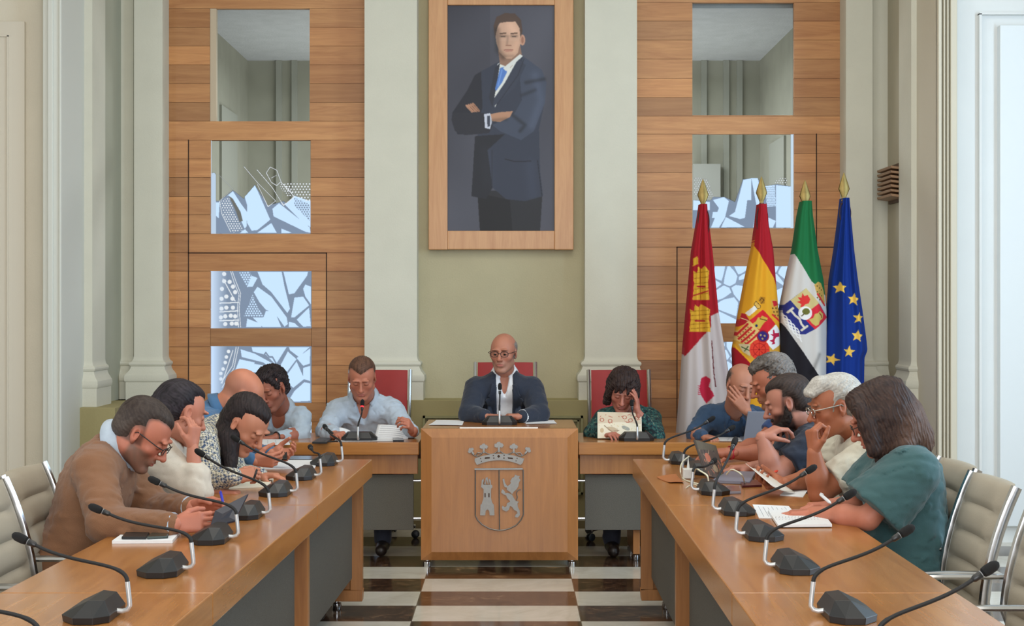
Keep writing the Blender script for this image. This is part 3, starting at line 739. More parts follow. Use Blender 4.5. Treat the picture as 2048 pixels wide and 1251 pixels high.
def rod(b, pts, r=0.0032): b.tube([(x, YF-0.003, z) for x, z in zp(pts)], r, 8)
# crown: band with pierced holes, arches, five fleurons
b = MB()
n = 16; top = []; bot = []
for i in range(n+1):
    t = -1+2*i/n; top.append((750+t*215, 205+42*t*t)); bot.append((750+t*185, 262+38*t*t))
b.prism(zp([(555, 305), (535, 270)]+top[0:1]+top[1:]+[(975, 245), (962, 285), (940, 305)]+bot[::-1]), YF-0.006, YF, 'xz')
crown = b.build('crown', M_STEEL, pod, off=c)
b = MB()
def fl(cx, cy, s=1.0, a=0.0):
    ca, sa = math.cos(a), math.sin(a)
    R = lambda p: (cx+(p[0]*ca-p[1]*sa)*s, cy+(p[0]*sa+p[1]*ca)*s)
    for k in range(3):
        th = -math.pi/2+(k-1)*1.15
        ox, oy = 24*math.cos(th), 24*math.sin(th); q = []
        for j in range(10):
            u = 2*math.pi*j/10; rr = 17 if j % 2 else 22
            q.append(R((ox+rr*math.cos(u), oy+rr*math.sin(u))))
        b.prism(zp(q), YF-0.005-k*0.0004, YF, 'xz')
    b.prism(zp([R(p) for p in ((-9, 50), (9, 50), (9, -5), (-9, -5))]), YF-0.0055, YF, 'xz')
fl(750, 140); fl(615, 152, 0.9); fl(882, 152, 0.9); fl(505, 180, 0.72, -0.7); fl(1005, 175, 0.72, 0.7)
for (xa, ya, xb, yb, dr) in ((505, 205, 615, 190, 40), (615, 190, 750, 180, 34), (750, 180, 882, 190, 34), (882, 190, 1000, 200, 40)):
    pts = []
    for i in range(9):
        t = i/8; pts.append((xa+(xb-xa)*t, ya+(yb-ya)*t+dr*math.sin(math.pi*t)*(0.9)-6))
    rod(b, pts, 0.003)
rod(b, [(545, 225), (560, 195), (600, 200)]); rod(b, [(960, 225), (940, 195), (900, 200)])
b.build('crown_fleurons', M_STEEL, crown, off=c)
b = MB()
for (x, y, r) in ((587, 247, 5), (595, 272, 5), (700, 220, 6), (705, 243, 6), (797, 218, 6), (795, 243, 6), (912, 245, 5), (903, 268, 5)):
    x_, z_ = zp([(x, y)])[0]; b.lathe([(r*0.00032*2, 0), (r*0.00032*2, 0.001)], n=10, M=Matrix.Translation((x_, YF-0.0068, z_)) @ Matrix.Rotation(math.pi/2, 4, 'X'))
b.prism(zp([(735, 228), (748, 212), (762, 228), (748, 242)]), YF-0.0072, YF-0.0058, 'xz')
b.prism(zp([(622, 250), (628, 236), (668, 234), (670, 246)]), YF-0.0072, YF-0.0058, 'xz'); b.prism(zp([(828, 236), (832, 248), (876, 252), (874, 240)]), YF-0.0072, YF-0.0058, 'xz')
b.build('crown_piercing', W_GROOVE, crown, off=c)
b = MB()
b.prism(zp([(533, 333), (962, 330), (962, 345), (533, 348)]), YF-0.008, YF, 'xz')
side = [(540, 345), (540, 755), (560, 795), (600, 835), (660, 868), (715, 883), (752, 886), (800, 883), (850, 868), (905, 840), (945, 795), (968, 750), (966, 345)]
rod(b, side, 0.0036); rod(b, [(751, 345), (755, 885)], 0.0032)
sh = b.build('shield', M_STEEL, pod, off=c)
b = MB()
plate(b, [(583, 752), (586, 660), (598, 648), (612, 600), (614, 520), (606, 512), (590, 500), (594, 478), (690, 482), (692, 505), (680, 515), (680, 600), (690, 640), (706, 660), (710, 752), (668, 752), (664, 712), (648, 700), (632, 712), (628, 752)])
plate(b, [(594, 482), (597, 440), (615, 425), (618, 470), (628, 476), (632, 420), (650, 412), (655, 470), (662, 425), (676, 440), (680, 482), (672, 485), (662, 440), (655, 485), (640, 430), (632, 485), (612, 445), (606, 485)], 0.0065)
b.build('castle_emblem', M_STEEL, sh, off=c)
b = MB(); plate(b, [(622, 555), (632, 555), (632, 592), (622, 592)], 0.0072); plate(b, [(656, 555), (667, 555), (667, 592), (656, 592)], 0.0072); b.build('castle_windows', W_GROOVE, sh, off=c)
b = MB()
plate(b, [(782, 430), (796, 425), (805, 465), (825, 492), (848, 478), (858, 462), (850, 450), (868, 418), (885, 412), (895, 390), (915, 400), (938, 402), (928, 420), (942, 440), (928, 460), (925, 490), (908, 520), (880, 545), (868, 566), (850, 545), (820, 525), (822, 505), (800, 500), (790, 470)])
plate(b, [(770, 548), (778, 520), (795, 530), (810, 555), (830, 552), (868, 570), (885, 600), (900, 625), (928, 632), (915, 645), (920, 680), (935, 710), (938, 750), (918, 772), (892, 768), (900, 745), (915, 735), (910, 715), (885, 705), (870, 680), (850, 668), (838, 705), (815, 718), (785, 705), (776, 685), (782, 665), (800, 680), (818, 672), (822, 645), (848, 632), (850, 625), (825, 600), (815, 575), (790, 565)])
rod(b, [(905, 620), (915, 590), (905, 560), (915, 535), (940, 520), (955, 535), (940, 555), (925, 548)], 0.0028)
b.build('lion_emblem', M_STEEL, sh, off=c)
b = MB(); rod(b, [(890, 415), (912, 425), (905, 450), (885, 462)], 0.0018); b.build('lion_mane_line', M_BLACKM, sh, off=c)

# --- chairs
M_LEA = mat('beige_leather', (164, 155, 138), 0.55, noise=0.03, nscale=12, bump=0.08, bscale=200)
M_RED = mat('red_upholstery', (150, 30, 28), 0.6, noise=0.04, nscale=20)
def ribbed_back(width, z0, z1, ribs, lean, thick, y0=0.0):
    """padded back in the local yz plane; sits at x=-0.24, leans backwards"""
    b = MB(); n = ribs*6; cols = 7
    F, Bk = [], []
    for i in range(n+1):
        t = i/n; z = z0+(z1-z0)*t; x = -0.24-lean*t*t-0.02*t
        bulge = abs(math.sin(math.pi*(t*ribs)))**0.45*0.016
        w_ = width/2*(1-0.03*t); ra, rb = [], []
        for j in range(cols+1):
            u = -1+2*j/cols; ed = (1-abs(u)**6)
            ra.append(b.bm.verts.new((x+thick/2*ed+bulge*ed+0.02*u*u, u*w_, z))); rb.append(b.bm.verts.new((x-thick/2*ed-bulge*0.7*ed+0.02*u*u, u*w_, z)))
        F.append(ra); Bk.append(rb)
    for i in range(n):
        for j in range(cols):
            b.bm.faces.new((F[i][j], F[i][j+1], F[i+1][j+1], F[i+1][j])); b.bm.faces.new((Bk[i][j+1], Bk[i][j], Bk[i+1][j], Bk[i+1][j+1]))
        b.bm.faces.new((F[i][0], F[i+1][0], Bk[i+1][0], Bk[i][0])); b.bm.faces.new((F[i+1][cols], F[i][cols], Bk[i][cols], Bk[i+1][cols]))
    for j in range(cols):
        b.bm.faces.new((F[n][j], F[n][j+1], Bk[n][j+1], Bk[n][j])); b.bm.faces.new((F[0][j+1], F[0][j], Bk[0][j], Bk[0][j+1]))
    return b
def make_chair(name, label, group, m, zt=0.95, ribs=5, width=0.44, lean=0.09):
    """office chair, faces local +x"""
    t = thing(name, label, 'chair', group=group)
    ribbed_back(width, 0.46, zt, ribs, lean, 0.035).build('backrest', m, t, smooth=True, angle=60)
    b = MB()
    sp = [(-0.25, 0), (-0.10, 1), (0.05, 2), (0.20, 3), (0.27, 4)]
    n = 20
    prev = None; tops = []; bots = []
    for i in range(n+1):
        tt = i/n; x = -0.23+0.48*tt; z = 0.455-0.03*tt*(1 if tt < 0.8 else 1+(tt-0.8)*4); bu = abs(math.sin(math.pi*tt*4))**0.5*0.012
        tops.append((x, z+bu)); bots.append((x, z-0.05))
    b.prism(tops+bots[::-1], -width/2, width/2, 'xz'); b.build('seat', m, t, smooth=True, bevel=0.01, angle=50)
    for s in (-1, 1):
        b = MB(); y = s*(width/2+0.012)
        pts = [(0.20, y, 0.40), (-0.05, y, 0.405), (-0.20, y, 0.43), (-0.245, y, 0.50)]
        for i in range(1, 9):
            tt = i/8; z = 0.50+(zt-0.5)*tt; pts.append((-0.243-lean*tt*tt-0.02*tt+0.02, y, z))
        b.tube(pts, 0.0125, 8, flat=1.5); b.build('side_rail', M_CHROME, t, smooth=True)
    for s in (-1, 1):
        b = MB(); y = s*(width/2+0.03); za = 0.652
        b.tube([(-0.25, y, za)]+[(-0.25+0.29*k/4, y, za) for k in range(1, 5)]+[(0.060, y, za-0.012), (0.076, y, za-0.04), (0.07, y, 0.55), (0.05, y, 0.42)], 0.013, 8, flat=0.75)
        b.build('armrest', M_CHROME, t, smooth=True)
    b = MB(); b.lathe([(0.03, 0.10), (0.03, 0.40)], n=14); b.build('gas_lift', M_BLACK, t, smooth=True)
    for k in range(5):
        a = 2*math.pi*k/5+0.3; b = MB(); ca, sa = math.cos(a), math.sin(a)
        b.tube([(0.02*ca, 0.02*sa, 0.11), (0.27*ca, 0.27*sa, 0.075)], [0.02, 0.012], 8); lg = b.build('leg', M_CHROME, t, smooth=True)
        b = MB()
        for o2 in (-0.016, 0.006):
            M_ = Matrix.Translation((0.27*ca-sa*o2, 0.27*sa+ca*o2, 0.027)) @ Matrix.Rotation(a, 4, 'Z') @ Matrix.Rotation(math.pi/2, 4, 'X')
            b.lathe([(0.020, 0), (0.026, 0.002), (0.026, 0.010), (0.020, 0.012)], n=14, M=M_)
        b.build('caster', M_BLACK, lg, smooth=True)
    return t
ch0 = make_chair('office_chair', 'x', 'beige ribbed office chairs of the side wings', M_LEA, zt=0.93)
def place(proto, first, x, y, rz, label, group=None):
    o = proto if first else copy_tree(proto)
    o.location = (x, y, 0); o.rotation_euler = (0, 0, rz); o['label'] = label
    if group: o['group'] = group
    return o
R_ = math.pi
place(ch0, True, 1.305, 5.10, R_, 'empty beige ribbed leather office chair with its whole back in view')
for x, y, rz, lb in ((1.34, 5.62, R_, 'beige ribbed office chair behind the woman in the teal blouse'),
                     (1.345, 4.55, R_, 'beige ribbed office chair cut off by the photo edge opposite the large microphones'),
                     (1.32, 6.15, R_, 'beige office chair of the white-haired man'), (1.40, 6.80, R_, 'beige office chair of the bearded man in navy'),
                     (1.44, 7.42, R_, 'beige office chair of the grey-haired man bending in'),
                     (-1.42, 4.36, 0.0, 'beige ribbed office chair opposite the bottom-left microphone, mostly out of frame'), (-1.40, 4.88, 0.0, 'empty beige ribbed office chair beside the man in camel'),
                     (-1.43, 5.40, 0.0, 'beige chair with a raised chrome rail, behind the man in camel'),
                     (-1.36, 6.08, 0, 'beige office chair of the woman in the cream blouse'),
                     (-1.36, 6.66, 0, 'beige office chair of the woman in the chequered jacket'), (-1.42, 7.30, 0, 'beige office chair of the bald man in the blue shirt')):
    place(ch0, False, x, y, rz, lb)
rc = make_chair('presidency_chair', 'x', 'red high-backed chairs behind the rear desks', M_RED, zt=1.10, ribs=1, width=0.385, lean=0.07)
place(rc, True, -0.045, 9.86, -R_/2, 'red high-backed chair of the man in the navy blazer behind the podium')
rc.scale = (1, 1, 1.03)
place(rc, False, -0.90, 9.82, -R_/2-0.03, 'red high-backed chair of the man reading at the left desk').scale = (1, 1, 0.985)
place(rc, False, 0.73, 9.82, -R_/2+0.03, 'red high-backed chair of the woman leaning on her hand').scale = (1, 1, 0.985)
place(rc, False, -1.60, 9.72, -R_/2, 'chair of the wavy-haired man beside the lit panes').scale = (1, 1, 0.74)
place(rc, False, 1.36, 9.75, -R_/2+0.1, 'chair of the man hiding his mouth behind the grey laptop').scale = (1, 1, 0.74)

# --- flagpoles and flags
M_GOLD = mat('aged_brass', (132, 112, 66), 0.4, metal=0.9, noise=0.1, nscale=30)
M_CORD = mat('dark_cord', (52, 26, 24), 0.8)
M_FLAG = mat('flag_cloth', attr=True, rough=0.85, spec=0.2, bump=0.1, bscale=400)
# flag stand
def flag(label, tip, poleY, edges, art, folds, seed, amp=0.035):
    """edges: list of (y_px, left_px, right_px) of the hanging cloth; the cloth bulges round the pole in real depth"""
    Y = poleY; base = P(tip[0], 900, Y); base.z = 0
    t = thing('flag', label, 'flag', base)
    top = P(tip[0], tip[1], Y); zt = top.z; bx = base.x; off = base
    b = MB(); b.lathe([(0.014, 0.05), (0.014, zt-0.17)], (bx, Y, 0), 12); b.lathe([(0.13, 0.0), (0.13, 0.02), (0.06, 0.035), (0.025, 0.06)], (bx, Y, 0), 20)
    b.build('pole', wood('flag_pole', (120, 80, 50), (90, 56, 34), 'z'), t, off=off, smooth=True)
    b = MB(); Mx = Matrix.Translation((bx, Y, zt-0.19)) @ Matrix.Diagonal((1, 0.35, 1, 1))
    b.lathe([(0.010, 0), (0.020, 0.008), (0.012, 0.022), (0.016, 0.035), (0.037, 0.085), (0.030, 0.11), (0.010, 0.17), (0.001, 0.192)], n=12, M=Mx)
    b.build('finial', M_GOLD, t, off=off, smooth=True, angle=30)
    b = MB(); rr = random.Random(seed); z0 = zt-0.20
    for s in (-1, 1):
        b.tube(bez((bx, Y-0.02, z0), (bx+s*0.03, Y-0.03, z0+0.02), (bx+s*0.045, Y-0.03, z0-0.06), (bx+s*0.03, Y-0.04, z0-0.09-rr.random()*0.07)), 0.0035, 6)
    b.tube([(bx+0.02*math.cos(a*0.8), Y+0.02*math.sin(a*0.8), z0-0.004+0.0008*a) for a in range(9)], 0.004, 6)
    b.build('cord', M_CORD, t, off=off)
    ya, yb = edges[0][0], edges[-1][0]; H = yb-ya
    ys = np.array([e[0] for e in edges], float); ls = np.array([e[1] for e in edges], float); rs = np.array([e[2] for e in edges], float)
    A = art(ya, yb)       # Art in photo pixel frame
    A.blur(1)
    nv = A.ny; nu = 90
    yy = np.linspace(ya, yb, nv); L_ = np.interp(yy, ys, ls); R2 = np.interp(yy, ys, rs)
    k = 5
    for a in (L_, R2):
        a[:] = np.convolve(np.pad(a, k, mode='edge'), np.ones(2*k+1)/(2*k+1), 'valid')
    u = np.linspace(0, 1, nu)[None, :]; X = L_[:, None]+(R2-L_)[:, None]*u; YY = np.repeat(yy[:, None], nu, 1)
    tt = (YY-ya)/H
    rs_ = np.random.RandomState(seed); ph = rs_.uniform(0, 6.28, 4)
    wdt = (R2-L_)[:, None]*Y/FPX
    fold = amp*np.minimum(1, wdt/0.16)*(np.sin(u*folds*6.283+ph[0]+0.9*tt)+0.45*np.sin(u*folds*12.1+ph[1]-1.3*tt)+0.3*np.sin(u*folds*3+ph[2]+3*tt))
    Yc = Y-0.03-0.35*wdt*np.sin(np.pi*u)**0.7+fold*0.8
    # colours: sample the artwork
    iy = np.clip(((YY-A.y0)*A.res).round().astype(int), 0, A.ny-1); ix = np.clip(((X-A.x0)*A.res).round().astype(int), 0, A.nx-1)
    colr = lin(A.A[iy, ix, :3]).reshape(-1, 3)
    # keep seen outline: project at the plane Y for x, use true depth offset
    V1 = np.stack([(X-HX)*Y/FPX, Yc, EYE-(YY-HY)*Y/FPX], -1).reshape(-1, 3); V1 -= np.array(off)
    Vb = V1.copy(); Yb = (2*(Y+0.03)-Yc).ravel(); Vb[:, 1] = Yb-Y+0.0
    idx = np.arange(nv*nu).reshape(nv, nu)
    F = np.stack([idx[:-1, :-1], idx[1:, :-1], idx[1:, 1:], idx[:-1, 1:]], -1).reshape(-1, 4); n = nv*nu
    F2 = F[:, ::-1]+n
    e1 = np.stack([idx[:-1, 0], idx[:-1, 0]+n, idx[1:, 0]+n, idx[1:, 0]], -1); e2 = np.stack([idx[1:, -1], idx[1:, -1]+n, idx[:-1, -1]+n, idx[:-1, -1]], -1)
    e3 = np.stack([idx[-1, :-1], idx[-1, :-1]+n, idx[-1, 1:]+n, idx[-1, 1:]], -1)
    me = np_mesh('cloth', np.vstack([V1, Vb]), np.vstack([F, F2, e1, e2, e3]), np.vstack([colr, colr]))
    link('cloth', me, M_FLAG, t, smooth=True)
    return t
RED = (158, 26, 38); YEL = (214, 154, 38); WHI = (188, 178, 176); GRN = (28, 104, 60); BLU = (16, 48, 126)
def V3(pts, k=420/938.0, ox=1340, oy=340): return [(ox+x*k, oy+y*k) for x, y in pts]
def V6(pts, k=280/1751.0, ox=1460, oy=560): return [(ox+x*k, oy+y*k) for x, y in pts]
def art_caceres(ya, yb):
    A = Art(1340, ya, 1480, yb, 1.0, WHI[:3])
    A.poly(V3([(130, 140), (175, 140), (215, 635), (172, 650), (172, 700), (60, 830), (60, 500)]), RED)
    G = (206, 158, 48); GD = (150, 100, 24)
    for (x, y, w_, h_) in ((95, 430, 72, 150), (80, 600, 90, 120)):
        A.poly(V3([(x, y+h_), (x+6, y+h_*.55), (x+4, y+20), (x+20, y+30), (x+24, y), (x+40, y+12), (x+52, y-2), (x+w_, y+22), (x+w_-6, y+h_*.5), (x+w_, y+h_)]), G)
        for i in range(5): A.line(V3([(x+8, y+30+i*h_*.16), (x+w_-6, y+24+i*h_*.16)]), 1.2, GD)
        A.line(V3([(x+w_*.5, y+10), (x+w_*.5, y+h_)]), 1.6, GD); A.line(V3([(x+w_*.3, y+h_*.6), (x+w_*.7, y+h_*.6)]), 3, RED)
    A.poly(V3([(100, 395), (118, 385), (120, 420), (98, 430)]), G); A.line(V3([(100, 560), (160, 540)]), 2.5, RED)
    A.line(V3([(175, 760), (182, 900), (190, 960)]), 2.2, (96, 40, 44))
    A.poly(V3([(130, 925), (150, 915), (168, 930), (160, 960), (178, 990), (182, 1000), (150, 1035), (128, 1000), (122, 970)]), (176, 34, 60))
    for i in range(5): A.line(V3([(124, 960+i*9), (114, 958+i*9)]), 1.5, (176, 34, 60))
    return A
def art_spain(ya, yb):
    A = Art(1455, ya, 1570, yb, 1.6, YEL)
    A.poly(V3([(390, 140), (440, 140), (500, 640), (470, 520), (455, 480), (372, 340)]), RED)
    A.poly(V6([(30, 740), (60, 840), (230, 1030), (300, 1251), (0, 1251), (0, 740)]), RED)
    # left pillar and motto band, crown at right
    A.poly(V6([(165, 410), (270, 315), (310, 360), (205, 450)]), (222, 218, 210)); A.poly(V6([(265, 300), (290, 262), (355, 320), (345, 350), (310, 355)]), (214, 170, 80)); A.line(V6([(265, 300), (290, 262), (355, 320), (345, 350), (310, 355), (265, 300)]), 1, (70, 50, 24))
    A.poly(V6([(325, 250), (350, 205), (410, 215), (400, 290), (360, 300)]), (170, 120, 36)); A.line(V6([(340, 260), (370, 220), (395, 250), (360, 290)]), 1.3, (90, 54, 20))
    A.poly(V6([(100, 520), (130, 410), (170, 420), (210, 500), (170, 540), (90, 580)]), (170, 34, 44)); A.line(V6([(120, 470), (190, 500)]), 1.5, (222, 200, 150))
    A.poly(V6([(480, 250), (550, 230), (600, 300), (615, 420), (600, 520), (510, 440), (490, 350)]), (204, 152, 62)); A.poly(V6([(500, 260), (560, 260), (580, 310), (520, 330)]), (186, 36, 44))
    for i in range(7): A.ell(*V6([(505+i*15, 350+(i % 3)*45)])[0], 1.8, 1.8, (96, 66, 30))
    A.line(V6([(500, 430), (615, 520)]), 3.5, (196, 40, 46))
    # shield
    sh = V6([(380, 365), (545, 550), (612, 700), (600, 830), (500, 960), (350, 1000), (215, 980), (70, 830), (55, 720), (200, 500)])
    A.poly(sh, (200, 150, 60))
    A.poly(V6([(380, 368), (540, 545), (430, 650), (350, 640), (210, 500)]), (200, 36, 46))
    A.poly(V6([(245, 540), (290, 510), (320, 460), (350, 470), (370, 440), (395, 455), (435, 470), (430, 500), (400, 520), (370, 560), (335, 615), (300, 590), (270, 580)]), (198, 166, 70)); A.line(V6([(345, 480), (420, 500)]), 1.8, (90, 60, 30)); A.ell(*V6([(297, 565)])[0], 2.6, 2.6, (30, 40, 90))
    A.poly(V6([(200, 500), (345, 640), (300, 760), (170, 800), (50, 740), (60, 660)]), (214, 178, 110))
    for i in range(4): A.line(V6([(60+i*32, 690+i*38), (190+i*40, 545+i*42)]), 4.0, (188, 36, 40))
    for i in range(3):
        for j in range(5): A.ell(*V6([(85+i*35+j*27, 700+i*38-j*29)])[0], 1.1, 1.5, (140, 70, 40))
    A.poly(V6([(545, 550), (612, 640), (608, 800), (500, 865), (415, 780), (435, 650)]), (226, 224, 226))
    A.poly(V6([(500, 620), (520, 615), (530, 660), (590, 655), (595, 700), (550, 710), (525, 740), (530, 790), (480, 800), (500, 770), (450, 750), (500, 735), (510, 700), (465, 670), (505, 672)]), (178, 30, 66))
    A.poly(V6([(85, 790), (200, 790), (240, 830), (210, 940), (130, 890)]), (196, 178, 140)); A.line(V6([(120, 830), (200, 870)]), 2, (70, 90, 50)); A.line(V6([(150, 880), (190, 820)]), 2, (70, 90, 50))
    A.ell(*V6([(330, 860)])[0], 20, 20, (212, 62, 44))
    for k in range(8):
        a = k*math.pi/4; x, y = V6([(330, 860)])[0]; A.line([(x+4*math.cos(a), y+4*math.sin(a)), (x+18*math.cos(a), y+18*math.sin(a))], 1.3, (168, 32, 30))
    cx, cy = V6([(330, 860)])[0]
    A._put(np.abs(np.hypot(A.X-cx, A.Y-cy)-12) < 0.8, (168, 32, 30)); A.ell(cx, cy, 2, 2, (120, 20, 20))
    A.poly(V6([(500, 880), (560, 900), (570, 930), (500, 960), (460, 940)]), (206, 60, 46))
    A.ell(*V6([(375, 695)])[0], 12, 12, (150, 28, 44)); A.ell(*V6([(375, 695)])[0], 9.5, 9.5, (52, 40, 110))
    for p in ((350, 680), (395, 690), (370, 725)): A.ell(*V6([p])[0], 1.8, 2.2, (170, 150, 110))
    A.line(V6([(30, 745), (60, 840), (230, 1030)]), 3, (232, 170, 40))
    return A
def art_extremadura(ya, yb):
    A = Art(1550, ya, 1662, yb, 1.6, (198, 194, 190))
    A.poly(V3([(585, 130), (640, 130), (700, 520), (690, 560), (620, 500), (548, 372)]), GRN)
    A.poly(V6([(600, 480), (620, 520), (1075, 1200), (1400, 1600), (500, 1600), (560, 900)]), (30, 28, 34))
    # crown on the green
    A.poly(V6([(1010, 60), (1060, 20), (1110, 40), (1150, 130), (1165, 200), (1170, 320), (1120, 290), (1040, 190)]), (190, 152, 78)); A.line(V6([(1050, 175), (1160, 310)]), 4, (196, 50, 52))
    for i in range(8): A.ell(*V6([(1045+(i % 3)*35, 75+i*24)])[0], 1.5, 1.5, (92, 76, 36))
    sh = V6([(910, 100), (1060, 280), (1205, 465), (1010, 610), (900, 670), (820, 670), (740, 600), (640, 420), (640, 320), (720, 250)])
    A.poly(sh, (44, 52, 124))
    A.poly(V6([(910, 100), (1070, 290), (960, 370), (820, 370), (722, 250)]), (196, 180, 124))
    A.poly(V6([(1060, 290), (1205, 465), (1010, 612), (905, 500), (960, 370)]), (204, 44, 58))
    A.poly(V6([(640, 330), (722, 255), (830, 400), (900, 500), (985, 610), (900, 668), (820, 672), (740, 600), (650, 450)]), (42, 48, 118))
    A.poly(V6([(865, 160), (885, 200), (930, 185), (960, 240), (940, 290), (900, 300), (860, 340), (835, 330), (850, 300), (800, 270), (840, 260), (810, 215), (850, 220)]), (206, 52, 50))
    A.poly(V6([(940, 490), (990, 470), (1010, 420), (1050, 410), (1080, 380), (1100, 400), (1135, 420), (1125, 480), (1080, 500), (1060, 550), (1020, 570), (980, 540)]), (196, 174, 96)); A.line(V6([(1070, 410), (1100, 440), (1110, 470)]), 2, (150, 50, 40))
    for w_ in range(4):
        pts = [(625+w_*8+i*22, 400+w_*38+i*26+(12 if i % 2 else -6)) for i in range(10)]
        A.line(V6(pts), 2.3, (226, 226, 226) if w_ % 1 == 0 else BLU)
    for (p, q) in (((690, 400), (750, 350)), ((850, 620), (920, 570))): A.line(V6([p, q]), 4.5, (204, 196, 176))
    A.line(V6([(725, 375), (775, 440), (825, 480), (845, 540), (885, 595)]), 4.2, (214, 206, 190))
    A.ell(*V6([(895, 410)])[0], 13.5, 13.5, (226, 224, 222)); A.ell(*V6([(905, 390)])[0], 7.5, 6.5, (104, 104, 48)); A.line(V6([(880, 420), (850, 445)]), 2, (84, 70, 40))
    A.shade(V3([(650, 820), (625, 880), (610, 900)]), -.25, 4)
    return A
def art_europe(ya, yb):
    A = Art(1640, ya, 1745, yb, 1.3, BLU)
    for (x, y, a) in ((1345, 98, 0), (1505, 242, .15), (1570, 470, .1), (1545, 692, .15), (1440, 888, .1), (1250, 985, .35)): A.star(*V6([(x, y)])[0], 13.0, (232, 188, 84), rot=a)
    return A
flag('red and white flag with gold castles, leftmost of the four flags', (1406, 358), 9.75, [(408, 1400, 1413), (430, 1397, 1415), (500, 1385, 1424), (620, 1374, 1436), (700, 1367, 1449), (780, 1362, 1462), (900, 1352, 1478)], art_caceres, 2.0, 1, 0.022)
flag('Spanish red and yellow flag with coat of arms, second of the four flags', (1523, 353), 9.72, [(408, 1517, 1532), (450, 1512, 1536), (500, 1505, 1545), (560, 1492, 1550), (640, 1477, 1557), (700, 1467, 1560), (760, 1470, 1562), (860, 1478, 1562)], art_spain, 1.5, 2, 0.016)
flag('green white and black flag with a shield, third of the four flags', (1610, 360), 9.70, [(402, 1604, 1622), (430, 1598, 1624), (500, 1588, 1634), (560, 1574, 1646), (620, 1562, 1652), (700, 1558, 1654), (780, 1560, 1655), (870, 1570, 1660)], art_extremadura, 1.5, 3, 0.016)
flag('blue European flag with gold stars, rightmost of the four flags', (1688, 345), 9.68, [(396, 1685, 1697), (440, 1680, 1701), (500, 1672, 1707), (560, 1662, 1715), (620, 1657, 1724), (680, 1652, 1732), (700, 1651, 1734), (715, 1650, 1728), (780, 1648, 1727), (860, 1650, 1722)], art_europe, 2.2, 4, 0.022)
# ------------------------------------------------------------------ microphones
def onZ(x, y, Z):
    Y = (EYE-Z)*FPX/(y-HY); return Vector(((x-HX)*Y/FPX, Y, Z))
M_MICSILVER = mat('satin_silver', (205, 207, 208), 0.35, metal=0.55)
M_LED = mat('red_led', (200, 20, 20), 0.4, emit=(255, 30, 40), estr=4.0)
M_FOAM = mat('foam_black', (16, 16, 17), 0.95, bump=0.4, bscale=900)
def mic(elbow, rz, head, label, led=False, z=ZT, straight=False):
    """delegate unit: faceted base, bent silver stem at its aisle side, black gooseneck; elbow = foot of the stem"""
    R = Matrix.Rotation(rz, 3, 'Z'); root = Vector(elbow)-R @ Vector((0.078, 0, 0)); root.z = z
    t = thing('delegate_microphone', label, 'microphone', root, rz, 'gooseneck microphones of the council tables')
    b = MB()
    bot = [(0.052, -0.075), (0.052, 0.075), (0.020, 0.104), (-0.028, 0.104), (-0.066, 0.060), (-0.066, -0.060), (-0.028, -0.104), (0.020, -0.104)]
    pts = [(x, y, 0.001) for x, y in bot]+[(x*1.04, y*1.02, 0.018) for x, y in bot]+[(0.036, -0.058, 0.052), (0.036, 0.058, 0.052), (0.0, 0.070, 0.054), (0.0, -0.070, 0.054), (-0.045, -0.045, 0.034), (-0.045, 0.045, 0.034)]
    b.hull(pts); ba = b.build('base', M_BLACK, t, bevel=0.0012)
    b = MB(); b.box(-0.040, -0.012, -0.03, 0.03, 0, 0.002, M=Matrix.Translation((0, 0, 0.0405)) @ Matrix.Rotation(math.radians(-22), 4, 'Y'))
    b.build('button_panel', mat('grey_keys', (58, 60, 62), 0.3), ba)
    b = MB(); b.tube([(0.045, 0, 0.016), (0.066, 0, 0.014), (0.078, 0, 0.018), (0.084, 0, 0.028), (0.083, 0, 0.04), (0.078, 0, 0.088)], 0.0062, 10); b.build('stem', M_MICSILVER, t, smooth=True)
    h = R.inverted() @ (Vector(head)-root); s = Vector((0.078, 0, 0.086)); d = h-s
    if straight: mid = bez(s, s+Vector((0, 0, d.z*0.4)), h-Vector((0, 0, d.z*0.4)), h, 12)
    else: mid = bez(s, s+Vector((0.0, 0, 0.35*d.length*0.6)), h-d.normalized()*d.length*0.45-Vector((0, 0, 0.012)), h, 16)
    b = MB(); b.tube(mid, [0.0055]*5+[0.0045]*(len(mid)-5), 8); b.build('gooseneck', M_BLACKM, t, smooth=True)
    e = (mid[-1]-mid[-2]).normalized()
    b = MB(); b.tube([h, h+e*0.004, h+e*0.022, h+e*0.024], [0.005, 0.0075, 0.0085, 0.007], 10); cp = b.build('capsule', M_BLACK, t, smooth=True)
    if led: b = MB(); b.tube([h+e*0.022, h+e*0.029], 0.0093, 14); b.build('light_ring', M_LED, cp, smooth=True)
    else: b = MB(); b.tube([h+e*0.0215, h+e*0.0235], 0.0088, 12); b.build('light_ring', mat('dim_ring', (120, 122, 124), 0.4), cp, smooth=True)
    b = MB(); q = h+e*0.026; b.tube([q, q+e*0.003, q+e*0.012, q+e*0.030, q+e*0.040, q+e*0.044], [0.006, 0.0105, 0.0120, 0.0118, 0.008, 0.002], 12); b.build('windscreen', M_FOAM, cp, smooth=True)
    return t
